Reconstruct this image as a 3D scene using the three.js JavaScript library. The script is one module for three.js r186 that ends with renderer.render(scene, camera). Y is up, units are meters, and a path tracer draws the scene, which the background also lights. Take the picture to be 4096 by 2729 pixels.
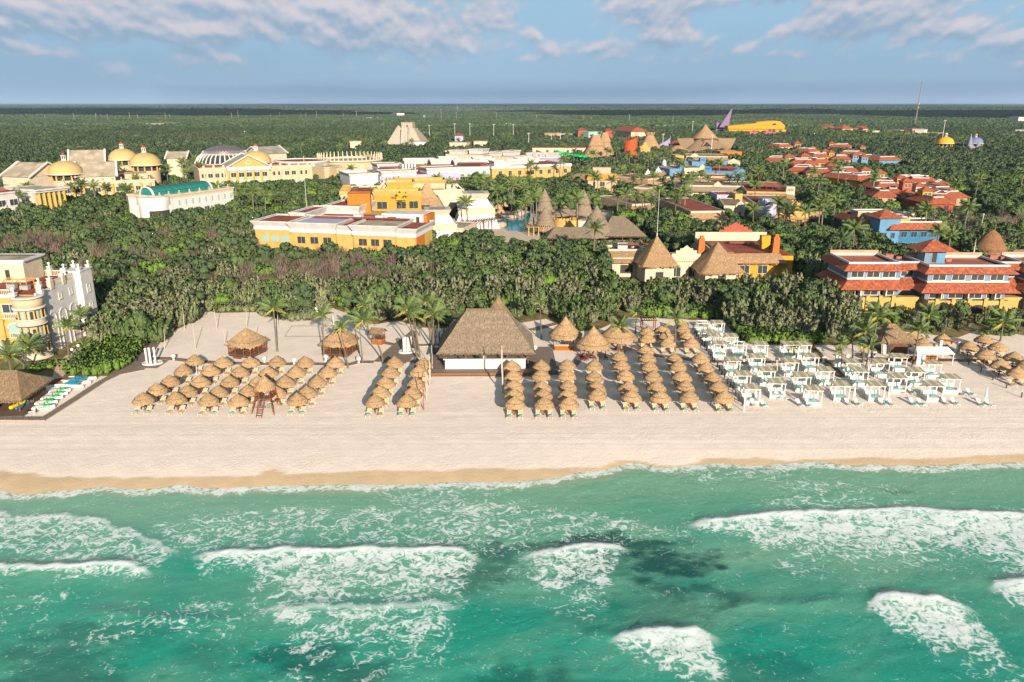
import * as THREE from 'three';
import { mergeGeometries, toCreasedNormals } from 'three/addons/utils/BufferGeometryUtils.js';

// ---------------------------------------------------------------- camera, renderer, sun
const scene = new THREE.Scene();
const camera = new THREE.PerspectiveCamera(47.45, 1024 / 682, 1, 120000);
camera.position.set(0, 44, 0);
camera.rotation.order = 'YXZ';
camera.rotation.x = -17.08 * Math.PI / 180;
const renderer = new THREE.WebGLRenderer({ antialias: true });
renderer.toneMapping = THREE.LinearToneMapping;
renderer.toneMappingExposure = 2.05;
renderer.shadowMap.enabled = true;
renderer.shadowMap.type = THREE.PCFSoftShadowMap;

const sunAz = 16.5 * Math.PI / 180, sunEl = 17.5 * Math.PI / 180;   // low morning sun over the sea, behind the drone and a little to its right
const SUN = new THREE.Vector3(Math.sin(sunAz) * Math.cos(sunEl), Math.sin(sunEl), Math.cos(sunAz) * Math.cos(sunEl));
const sun = new THREE.DirectionalLight(new THREE.Color().setRGB(1.0, 0.85, 0.68), 4.9);
sun.position.copy(SUN).multiplyScalar(400).add(new THREE.Vector3(0, 0, -200));
sun.target.position.set(0, 0, -200);
sun.castShadow = true;
sun.shadow.mapSize.set(4096, 4096);
Object.assign(sun.shadow.camera, { left: -260, right: 260, top: 260, bottom: -260, near: 1, far: 1500 });
sun.shadow.radius = 1.2;
scene.add(sun, sun.target);

scene.fog = new THREE.FogExp2(new THREE.Color().setRGB(0.48, 0.68, 0.95), 0.00005);   // thin blue morning haze

// ---------------------------------------------------------------- small maths
function rand(seed) { let a = seed >>> 0; return () => { a = (a + 0x6D2B79F5) | 0; let t = Math.imul(a ^ (a >>> 15), 1 | a); t = (t + Math.imul(t ^ (t >>> 7), 61 | t)) ^ t; return ((t ^ (t >>> 14)) >>> 0) / 4294967296; }; }
const clamp = (x, a = 0, b = 1) => x < a ? a : x > b ? b : x;
const mix = (a, b, t) => a + (b - a) * t;
const step3 = (a, b, x) => { const t = clamp((x - a) / (b - a)); return t * t * (3 - 2 * t); };
const NT = new Float32Array(65536); { const r = rand(77); for (let i = 0; i < 65536; i++) NT[i] = r(); }
function vn(x, y) {                                     // value noise, 0 to 1
const xi = Math.floor(x), yi = Math.floor(y); let fx = x - xi, fy = y - yi;
fx = fx * fx * (3 - 2 * fx); fy = fy * fy * (3 - 2 * fy);
const a = (xi & 255), b = ((xi + 1) & 255), c = (yi & 255) << 8, d = ((yi + 1) & 255) << 8;
const p = NT[a | c], q = NT[b | c], r = NT[a | d], s = NT[b | d];
return p + (q - p) * fx + (r - p + (p - q - r + s) * fx) * fy;
}
function fbm(x, y, n = 4) { let s = 0, a = 0.5, t = 0; for (let i = 0; i < n; i++) { s += a * vn(x, y); t += a; a *= 0.5; const u = x * 1.62 + y * 1.18 + 17.3; y = y * 1.62 - x * 1.18 + 5.1; x = u; } return s / t; }
function curve(pts, x) {                                // piecewise straight line through [x, y] points
if (x <= pts[0][0]) return pts[0][1];
for (let i = 1; i < pts.length; i++) if (x <= pts[i][0]) { const t = (x - pts[i - 1][0]) / (pts[i][0] - pts[i - 1][0]); return mix(pts[i - 1][1], pts[i][1], t * t * (3 - 2 * t)); }
return pts[pts.length - 1][1];
}
const ordinal = ['first', 'second', 'third', 'fourth', 'fifth', 'sixth', 'seventh', 'eighth', 'ninth', 'tenth', 'eleventh', 'twelfth', '13th', '14th', '15th', '16th', '17th', '18th', '19th', '20th', '21st', '22nd', '23rd', '24th', '25th', '26th', '27th', '28th'];

// ---------------------------------------------------------------- sky: pale morning air with banks of cumulus
{
const W = 4096, Hh = 2048, d = new Float32Array(W * Hh * 4);
const lin = (r, g, b) => [r, g, b].map(c => Math.pow(c / 255, 2.2) / 2.05);
const lowC = lin(150, 178, 206), midC = lin(164, 204, 228), topC = lin(122, 178, 220);
const hz = lowC;
// banks: [azimuth right of the sea-to-land axis, elevation, half width, half height, weight] in degrees
const banks = [[-28, 5.6, 9, 1.5, 0.46], [-20, 4.4, 8, 1.1, 0.36], [-8, 5.6, 9, 1.3, 0.44], [-6, 4.0, 8, 0.7, 0.28], [-13, 6.6, 2.2, 1.4, -0.3], [4, 3.4, 5, 0.5, 0.2], [2.5, 6.2, 2.8, 1.6, -0.4], [9, 6.4, 4, 0.7, 0.25], [15.5, 5.6, 3.2, 1.6, -0.25],
[10, 4.2, 3.5, 0.5, 0.22], [22, 5.4, 6, 1.6, 0.42], [19, 3.1, 4, 0.35, 0.18], [29, 3.8, 5, 0.6, 0.2], [31, 6, 2.2, 1.0, -0.25], [17, 1.2, 40, 1.0, -0.25]];
const dens = (a, e) => {
const s = 1 / (1 + Math.max(0, e - 3) * 0.045);
let n = fbm(a * 0.20 * s + 40, e * 0.62 * s + 9, 2) * 0.52 + fbm(a * 0.78 * s + 3, e * 1.45 * s + 31, 5) * 0.52 - 0.02;
n += 0.05 * step3(2, 6, e) - 0.15 * step3(2.4, 0.6, e) - 0.08 * step3(25, 70, e);
for (const b of banks) { const u = (a - b[0]) / b[2], v = (e - b[1]) / b[3], q = u * u + v * v; if (q < 6) n += b[4] * 0.55 * Math.exp(-q); }
return n;
};
for (let j = 0; j < Hh; j++) {
const e = (j + 0.5) / Hh * 180 - 90;
for (let i = 0; i < W; i++) {
const k = (j * W + i) * 4;
let c;
if (e <= 0) c = hz;
else {
const t = 1 - Math.exp(-e / 4.5), u = 1 - Math.exp(-e / 40);
c = [0, 1, 2].map(q => mix(mix(lowC[q], midC[q], t), topC[q], u));
let az = (i + 0.5) / W * 360 - 180;            // atan2(z, x); straight inland (-z) is -90
let a = az + 90; if (a > 180) a -= 360;
if (e < 75) {
const n = dens(a, e), cov = step3(0.47, 0.66, n) * (0.5 + 0.5 * step3(1.5, 5, e));
if (cov > 0.003) {
const up = dens(a + 0.1, e + 0.35 + e * 0.02), lit = clamp(0.42 + (n - up) * 3.4 + (fbm(a * 1.9, e * 3.2, 3) - 0.5) * 0.7);
const B = lin(146, 172, 197), T = lin(222, 212, 217);
const cc = [0, 1, 2].map(q => mix(B[q], T[q], lit));
c = c.map((x, q) => mix(x, cc[q], cov * 0.86));
}
}
}
d[k] = c[0]; d[k + 1] = c[1]; d[k + 2] = c[2]; d[k + 3] = 1;
}
}
const tex = new THREE.DataTexture(d, W, Hh, THREE.RGBAFormat, THREE.FloatType);
tex.mapping = THREE.EquirectangularReflectionMapping; tex.magFilter = THREE.LinearFilter; tex.minFilter = THREE.LinearFilter; tex.needsUpdate = true;
scene.background = tex; scene.environment = tex;
}

// ---------------------------------------------------------------- naming and assembling
const taken = new Map();
function numbered(name) { const n = taken.get(name) || 0; taken.set(name, n + 1); return n ? `${name}_${String(n).padStart(3, '0')}` : name; }
function tag(o, label, category, group, kind) { o.userData = {}; if (label) o.userData.label = label; if (category) o.userData.category = category; if (group) o.userData.group = group; if (kind) o.userData.kind = kind; return o; }
function shadows(o) { o.castShadow = o.receiveShadow = true; return o; }
function part(name, geometry, material, parent) { const m = shadows(new THREE.Mesh(Array.isArray(geometry) ? merge(geometry) : geometry, material)); m.name = name; parent.add(m); return m; }
function thing(name, label, category, x = 0, y = 0, z = 0, turn = 0, group) { const g = new THREE.Group(); g.name = numbered(name); g.position.set(x, y, z); g.rotation.y = turn; tag(g, label, category, group); scene.add(g); return g; }
function single(name, geometry, material, label, category, x = 0, y = 0, z = 0, turn = 0, group) { const m = part('x', geometry, material, scene); m.name = numbered(name); m.position.set(x, y, z); m.rotation.y = turn; tag(m, label, category, group); return m; }
function structure(name, geometry, material) { const m = part('x', geometry, material, scene); m.name = numbered(name); tag(m, null, null, null, 'structure'); return m; }
function copy(o, label, x, y, z, turn = 0, s = 1, group) { const c = o.clone(); c.name = numbered(o.name.replace(/_\d{3}$/, '')); c.userData = { ...o.userData }; if (label) c.userData.label = label; if (group) c.userData.group = group; c.position.set(x, y, z); c.rotation.y = turn; if (Array.isArray(s)) c.scale.set(...s); else c.scale.setScalar(s); scene.add(c); return c; }

// geometry: everything is brought to plain position / normal / uv (/ colour) triangles so that pieces of one part can be merged
function plain(g, colour) {
let q = g.index ? g.toNonIndexed() : g;
for (const k of Object.keys(q.attributes)) if (!['position', 'normal', 'uv', 'color'].includes(k)) q.deleteAttribute(k);
if (!q.attributes.normal) q.computeVertexNormals();
if (!q.attributes.uv) metric(q);
return q;
}
function merge(list) { return list.length === 1 ? plain(list[0]) : mergeGeometries(list.map(g => plain(g)), false); }
function metric(g) {                                     // uv in metres, laid on the plane each face is nearest to
const q = g.index ? g.toNonIndexed() : g, p = q.attributes.position, uv = new Float32Array(p.count * 2), a = new THREE.Vector3(), b = new THREE.Vector3(), c = new THREE.Vector3();
for (let i = 0; i < p.count; i += 3) {
a.fromBufferAttribute(p, i); b.fromBufferAttribute(p, i + 1).sub(a); c.fromBufferAttribute(p, i + 2).sub(a); b.cross(c);
const ax = Math.abs(b.x), ay = Math.abs(b.y), az = Math.abs(b.z);
for (let k = i; k < i + 3; k++) { const x = p.getX(k), y = p.getY(k), z = p.getZ(k); const [u, v] = ay >= ax && ay >= az ? [x, z] : ax > az ? [z, y] : [x, y]; uv[2 * k] = u; uv[2 * k + 1] = v; }
}
q.setAttribute('uv', new THREE.BufferAttribute(uv, 2)); return q;
}
function slope(g) {                                      // uv in metres with v running down the slope of each face (thatch, tiles)
const q = g.index ? g.toNonIndexed() : g, p = q.attributes.position, uv = new Float32Array(p.count * 2), a = new THREE.Vector3(), b = new THREE.Vector3(), c = new THREE.Vector3(), t = new THREE.Vector3(), s = new THREE.Vector3(), Y = new THREE.Vector3(0, 1, 0);
for (let i = 0; i < p.count; i += 3) {
a.fromBufferAttribute(p, i); b.fromBufferAttribute(p, i + 1).sub(a); c.fromBufferAttribute(p, i + 2).sub(a); b.cross(c).normalize();
t.crossVectors(Y, b); if (t.lengthSq() < 1e-6) t.set(1, 0, 0); t.normalize(); s.crossVectors(b, t);
for (let k = i; k < i + 3; k++) { a.fromBufferAttribute(p, k); uv[2 * k] = a.dot(t); uv[2 * k + 1] = a.dot(s); }
}
q.setAttribute('uv', new THREE.BufferAttribute(uv, 2)); return q;
}
const box = (x, y, z, w, h, d, turn = 0) => { const g = new THREE.BoxGeometry(w, h, d); if (turn) g.rotateY(turn); g.translate(x, y, z); return metric(g); };   // x, z centre, y centre
const slab = (x0, x1, y0, y1, z0, z1) => box((x0 + x1) / 2, (y0 + y1) / 2, (z0 + z1) / 2, Math.abs(x1 - x0), Math.abs(y1 - y0), Math.abs(z1 - z0));
const rod = (a, b, r0, r1 = r0, n = 6) => { const A = new THREE.Vector3(...a), B = new THREE.Vector3(...b), L = A.distanceTo(B), g = new THREE.CylinderGeometry(r1, r0, L, n, 1); g.translate(0, L / 2, 0); g.applyQuaternion(new THREE.Quaternion().setFromUnitVectors(new THREE.Vector3(0, 1, 0), B.sub(A).normalize())); g.translate(...a); return plain(g); };
const bar = (a, b, w, h = w) => { const A = new THREE.Vector3(...a), B = new THREE.Vector3(...b), L = A.distanceTo(B), g = new THREE.BoxGeometry(w, L, h); g.translate(0, L / 2, 0); g.applyQuaternion(new THREE.Quaternion().setFromUnitVectors(new THREE.Vector3(0, 1, 0), B.sub(A).normalize())); g.translate(...a); return metric(g); };
const ball = (x, y, z, r, sy = 1, n = 8) => { const g = new THREE.SphereGeometry(r, n + 2, n); g.scale(1, sy, 1); g.translate(x, y, z); return plain(g); };
const lathe = (pts, n = 16, x = 0, y = 0, z = 0) => { const g = new THREE.LatheGeometry(pts.map(p => new THREE.Vector2(p[0], p[1])), n); g.translate(x, y, z); return plain(g); };
function tris(list, smoothNormals) { const g = new THREE.BufferGeometry(); g.setAttribute('position', new THREE.Float32BufferAttribute(list, 3)); g.computeVertexNormals(); return g; }
function quads(q) { const o = []; for (const [a, b, c, d] of q) o.push(...a, ...b, ...c, ...(d ? [...a, ...c, ...d] : [])); return metric(tris(o)); }
function prism(points, y0, y1) {                         // upright block over a flat outline of [x, z]
const s = new THREE.Shape(points.map(p => new THREE.Vector2(p[0], -p[1]))), g = new THREE.ExtrudeGeometry(s, { depth: y1 - y0, bevelEnabled: false });
g.rotateX(-Math.PI / 2); g.translate(0, y0, 0); return metric(g);
}
function hip(x0, x1, z0, z1, y0, y1, inset, axis = 'x') {// hipped roof over a rectangle, ridge along x or z (or a point)
const xm = (x0 + x1) / 2, zm = (z0 + z1) / 2;
const A = [x0, y0, z1], B = [x1, y0, z1], C = [x1, y0, z0], D = [x0, y0, z0];
const R = axis === 'x' ? [x0 + inset, y1, zm] : [xm, y1, z1 - inset], S = axis === 'x' ? [x1 - inset, y1, zm] : [xm, y1, z0 + inset];
const f = axis === 'x' ? [[A, B, S, R], [B, C, S], [C, D, R, S], [D, A, R]] : [[A, B, R], [B, C, S, R], [C, D, S], [D, A, R, S]];
return slope(quads(f));
}

// ---------------------------------------------------------------- textures of matter: grain, weave, stains
function grain(w, h, f, srgb) {
const d = new Uint8Array(w * h * 4);
for (let j = 0; j < h; j++) for (let i = 0; i < w; i++) { const v = f(i / w, j / h, i, j), k = 4 * (j * w + i); const [r, g, b] = typeof v === 'number' ? [v, v, v] : v; d[k] = clamp(r) * 255; d[k + 1] = clamp(g) * 255; d[k + 2] = clamp(b) * 255; d[k + 3] = 255; }
const t = new THREE.DataTexture(d, w, h); t.wrapS = t.wrapT = THREE.RepeatWrapping; t.magFilter = THREE.LinearFilter; t.minFilter = THREE.LinearMipmapLinearFilter; t.generateMipmaps = true; if (srgb) t.colorSpace = THREE.SRGBColorSpace; t.needsUpdate = true; return t;
}
const rep = (t, a, b = a) => { const c = t.clone(); c.repeat.set(a, b); c.needsUpdate = true; return c; };
const pn = (u, v, f, s = 0) => { // noise that closes on itself over the unit square
const x = u * f, y = v * f, wx = u, wy = v; return mix(mix(fbm(x + s, y + s, 4), fbm(x - f + s, y + s, 4), wx), mix(fbm(x + s, y - f + s, 4), fbm(x - f + s, y - f + s, 4), wx), wy); };
const TX = {};
TX.thatch = grain(256, 256, (u, v) => 0.5 + 0.42 * (vn(u * 64 + vn(u * 9, v * 7) * 1.5, v * 9) - 0.5) * 2 * 0.75 + 0.35 * (pn(u, v, 6) - 0.5));
TX.plaster = grain(256, 256, (u, v) => 0.95 + 0.22 * (pn(u, v, 5, 3) - 0.5) + 0.08 * (pn(u, v, 30, 8) - 0.5), true);
TX.plank = grain(256, 256, (u, v) => { const k = Math.floor(v * 16), e = Math.abs(v * 16 - k - 0.5) > 0.42 ? 0.35 : 1; return e * (0.62 + 0.32 * NT[k * 37 + 5] + 0.25 * (vn(u * 10, v * 128) - 0.5)); }, true);
TX.tile = grain(256, 256, (u, v) => { const r = Math.abs(Math.sin(u * Math.PI * 8)); const row = (v * 8) % 1; return 0.3 + 0.5 * r + 0.2 * row; });
TX.tileC = grain(256, 256, (u, v) => { const i = Math.floor(u * 16), j = Math.floor(v * 16); return 0.72 + 0.3 * NT[(i * 61 + j * 131) & 65535] * 1 + 0.2 * (pn(u, v, 6, 4) - 0.5) - ((v * 16) % 1 < 0.12 ? 0.22 : 0); }, true);
TX.roof = grain(256, 256, (u, v) => 0.86 + 0.5 * (pn(u, v, 4, 9) - 0.5) + 0.15 * (pn(u, v, 24, 1) - 0.5), true);
TX.bark = grain(64, 256, (u, v) => 0.6 + 0.3 * (vn(u * 8, v * 60) - 0.5) + 0.25 * (((v * 40) % 1) < 0.25 ? -1 : 0.3), true);
function mat(r, g, b, o = {}) { const c = new THREE.Color().setRGB(r, g, b); const m = new THREE.MeshStandardMaterial({ color: c, roughness: 0.85, side: THREE.DoubleSide, ...o }); return m; }
const wall = (r, g, b) => mat(r * 0.71, g * 0.71, b * 0.71, { map: rep(TX.plaster, 0.16) });
const thatch = (r, g, b) => mat(r, g, b, { map: rep(TX.thatch, 0.45, 0.4), bumpMap: rep(TX.thatch, 0.9, 0.5), bumpScale: 0.09, roughness: 0.95 });
const M = {
thatchGold: thatch(0.74, 0.48, 0.25), thatchTan: thatch(0.60, 0.38, 0.20), thatchGrey: thatch(0.43, 0.33, 0.225), thatchBrown: thatch(0.47, 0.315, 0.18),
white: wall(0.78, 0.76, 0.73), cream: wall(0.66, 0.52, 0.32), creamLight: wall(0.70, 0.60, 0.44), yellow: wall(0.66, 0.42, 0.12), yellowDeep: wall(0.70, 0.36, 0.015), orange: wall(0.62, 0.20, 0.01), sandstone: wall(0.55, 0.44, 0.31),
pink: wall(0.60, 0.37, 0.24), red: wall(0.44, 0.08, 0.035), blue: wall(0.13, 0.32, 0.52), blueDeep: wall(0.035, 0.20, 0.36), lilac: wall(0.50, 0.50, 0.66), mint: wall(0.46, 0.62, 0.58), grey: wall(0.42, 0.41, 0.39), purple: wall(0.30, 0.18, 0.36), violet: wall(0.42, 0.34, 0.62), concrete: wall(0.50, 0.46, 0.39),
roofRed: mat(0.30, 0.055, 0.032, { map: rep(TX.roof, 0.09) }), roofPink: mat(0.42, 0.13, 0.09, { map: rep(TX.roof, 0.12) }), roofGrey: mat(0.34, 0.32, 0.28, { map: rep(TX.roof, 0.1) }), roofTan: mat(0.45, 0.38, 0.28, { map: rep(TX.roof, 0.1) }),
tile: mat(0.40, 0.105, 0.045, { map: rep(TX.tileC, 0.16), bumpMap: rep(TX.tile, 0.4), bumpScale: 0.08 }), tileOld: mat(0.34, 0.10, 0.05, { map: rep(TX.tileC, 0.16), bumpMap: rep(TX.tile, 0.4), bumpScale: 0.08 }),
wood: mat(0.21, 0.13, 0.085, { map: rep(TX.plank, 0.4) }), redwood: mat(0.33, 0.09, 0.02, { map: rep(TX.plank, 0.5) }), orangewood: mat(0.55, 0.18, 0.02, { map: rep(TX.plank, 0.5) }), pole: mat(0.27, 0.20, 0.13, { map: rep(TX.bark, 1, 0.3) }), deck: mat(0.34, 0.265, 0.215, { map: rep(TX.plank, 0.42) }), post: mat(0.42, 0.36, 0.28),
glass: mat(0.035, 0.045, 0.05, { roughness: 0.12 }), glassGreen: mat(0.012, 0.17, 0.15, { roughness: 0.12 }), curtain: mat(0.20, 0.34, 0.32), dark: mat(0.03, 0.028, 0.025), black: mat(0.02, 0.02, 0.022, { roughness: 0.5 }), rope: mat(0.08, 0.05, 0.03), metal: mat(0.45, 0.45, 0.46, { roughness: 0.4, metalness: 0.6 }), silver: mat(0.16, 0.14, 0.15, { roughness: 0.4, metalness: 0.3 }),
plastic: mat(0.60, 0.58, 0.55, { roughness: 0.5 }), sling: mat(0.48, 0.37, 0.20), towel: mat(0.02, 0.42, 0.42), mattress: mat(0.40, 0.50, 0.45), canvas: mat(0.62, 0.59, 0.54), slat: mat(0.36, 0.32, 0.21), cushion: mat(0.40, 0.52, 0.48),
};


// ---------------------------------------------------------------- shore line (x, z where the still sea meets the sand), wet sand edge
const shore = [[-400, -80], [-61.31, -83.54], [-58.77, -82.79], [-53.90, -83.32], [-49.42, -84.75], [-44.58, -83.98], [-40.28, -84.98], [-36.82, -84.20], [-27.86, -84.98], [-17.35, -85.31], [-9.42, -85.65], [-0.00, -86.00], [3.50, -86.69], [10.42, -88.70], [15.71, -91.04], [20.02, -90.10], [26.45, -91.36], [30.77, -90.73], [39.96, -91.36], [43.23, -90.41], [51.81, -90.29], [66.16, -91.23], [400, -97]];
const wetEdge = [[-400, -89], [-64.43, -88.58], [-59.39, -87.68], [-57.46, -86.91], [-47.28, -87.03], [-31.80, -87.50], [-30.43, -89.31], [-28.17, -88.10], [-17.90, -88.58], [-0.00, -89.31], [10.54, -89.93], [14.71, -92.02], [20.09, -90.55], [26.76, -92.67], [36.85, -92.21], [54.05, -92.60], [67.63, -93.66], [400, -101]];
const treeLine = [[-260, -150], [-80.47, -123.68], [-75.03, -121.90], [-68.04, -123.08], [-66.75, -128.04], [-69.62, -141.37], [-71.98, -152.04], [-70.95, -158.42], [-69.18, -164.29], [-67.30, -166.33], [-64.50, -163.88], [-55.98, -164.69], [-49.55, -158.42], [-42.64, -159.18], [-40.00, -168.43], [-39.60, -167.58], [-34.50, -162.29], [-28.66, -154.71], [-23.91, -157.66], [-18.70, -152.57], [-13.36, -151.87], [-12.32, -159.18], [2.29, -156.18], [7.22, -159.18], [12.93, -149.11], [18.21, -151.87], [24.01, -159.94], [28.10, -159.94], [34.23, -159.94], [37.90, -158.04], [43.96, -158.04], [44.67, -156.92], [44.04, -143.24], [46.25, -140.76], [58.13, -140.46], [64.25, -140.76], [66.74, -144.51], [74.44, -150.78], [79.53, -149.18], [87.25, -145.32], [94.31, -150.78], [100.07, -148.39], [101.14, -146.84], [150, -165], [300, -165]];
function beachY(x, z) {
const d = curve(shore, x) - z;                         // metres inland of the shore line
const y = d > 0 ? -0.62 + 0.62 * (1 - Math.exp(-d / 5.5)) : Math.max(-3, -0.62 + 0.07 * d);
return y;
}
function gridSheet(xs, zs, fy, fuv, fcol) {
const nx = xs.length, nz = zs.length, p = new Float32Array(nx * nz * 3), uv = new Float32Array(nx * nz * 2), col = fcol ? new Float32Array(nx * nz * 3) : null, ix = [];
for (let j = 0; j < nz; j++) for (let i = 0; i < nx; i++) {
const k = j * nx + i, x = xs[i], z = zs[j]; p.set([x, fy(x, z), z], 3 * k); uv.set(fuv(x, z), 2 * k); if (col) col.set(fcol(x, z), 3 * k);
if (i && j) ix.push(k - nx - 1, k - 1, k - nx, k - nx, k - 1, k);
}
const g = new THREE.BufferGeometry(); g.setAttribute('position', new THREE.BufferAttribute(p, 3)); g.setAttribute('uv', new THREE.BufferAttribute(uv, 2)); if (col) g.setAttribute('color', new THREE.BufferAttribute(col, 3)); g.setIndex(ix); g.computeVertexNormals(); return g;
}
const range = (a, b, s) => { const o = []; for (let x = a; x < b - s / 2; x += s) o.push(x); o.push(b); return o; };

// ---------------------------------------------------------------- inland ground and sand
{
const soilT = grain(256, 256, (u, v) => { const n = pn(u, v, 7, 2), m = pn(u, v, 40, 5); return [0.42 + 0.5 * (n - 0.5) + 0.25 * (m - 0.5), 0.40 + 0.3 * (n - 0.5) + 0.25 * (m - 0.5), 0.27 + 0.2 * (n - 0.5) + 0.15 * (m - 0.5)]; }, true);
structure('ground', new THREE.PlaneGeometry(160000, 80000).rotateX(-Math.PI / 2).translate(0, -0.06, -40000 - 150), mat(0.30, 0.42, 0.26, { map: rep(soilT, 3000, 1500), roughness: 1 }));
const sandB = grain(512, 512, (u, v) => { let s = pn(u, v, 40, 1) * 0.7 + pn(u, v, 12, 6) * 0.5; return s * 0.8; });
const sandC = grain(512, 512, (u, v) => 0.95 + 0.10 * (pn(u, v, 6, 11) - 0.5) + 0.07 * (pn(u, v, 60, 4) - 0.5), true);
const xs = [-600, -350, -200, ...range(-120, 140, 1), 220, 380, 600], zs = [...range(-215, -135, 2), ...range(-134.5, -118, 0.5), ...range(-117.8, -84, 0.2), ...range(-83.5, -55, 0.5), -20, 60, 300];
const dry = [0.79, 0.68, 0.595], wet = [0.57, 0.42, 0.26];
structure('beach_sand', gridSheet(xs, zs, (x, z) => beachY(x, z) + (z < -112 ? 0.10 * (fbm(x * 0.35, z * 0.35, 3) - 0.5) : 0.03 * (fbm(x * 0.25, z * 0.5, 2) - 0.5)) * step3(-92, -98, z), (x, z) => [x / 9, z / 9], (x, z) => {
const e = curve(wetEdge, x) + (fbm(x * 0.5, z * 0.5 + 9, 4) - 0.5) * 1.2, w = step3(e - 0.25, e + 0.35, z);
const rake = step3(-112, -108, z) * step3(-92, -95, z + 0) ;
const k = 1 + rake * (0.15 * (vn(x * 0.015 + 3, z * 2.1 + 0.02 * x) - 0.5) + 0.08 * (vn(x * 0.03, z * 4.5 - 0.05 * x) - 0.5)) + 0.08 * (fbm(x * 0.06, z * 0.09, 3) - 0.5);
return [0, 1, 2].map(i => mix(dry[i], wet[i] * (0.9 + 0.25 * fbm(x * 0.4, z * 0.4 + 50, 3)), w) * k);
}), mat(1, 1, 1, { vertexColors: true, map: sandC, bumpMap: rep(sandB, 1), bumpScale: 0.08, roughness: 0.95 }));
// leaf litter and soil from the tree line on: a sheet lying just over the sand
const edge = treeLine;
const outline = [...edge, [300, -230], [-260, -230]];
structure('leaf_litter', prism(outline, -0.02, 0.085), mat(0.95, 0.84, 0.62, { map: rep(soilT, 0.12), roughness: 1 }));
}

structure('garden_path', prism([[-76.50, -121.32], [-79.48, -128.04], [-80.95, -133.36], [-81.47, -138.36], [-80.34, -141.37], [-77.62, -143.71], [-75.39, -142.92], [-76.77, -140.61], [-78.09, -136.17], [-77.82, -129.99], [-75.62, -123.68], [-74.78, -120.74]], 0.0, 0.097), mat(0.55, 0.42, 0.29, { map: rep(TX.plaster, 0.3) }));
structure('hotel_lawn', prism([[-100, -110], [-82.08, -118.47], [-83.59, -125.52], [-83.15, -129.33], [-85.43, -129.99], [-90, -127], [-100, -127]], 0.0, 0.092), mat(0.12, 0.19, 0.04, { map: rep(TX.roof, 0.5), roughness: 1 }));
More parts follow.
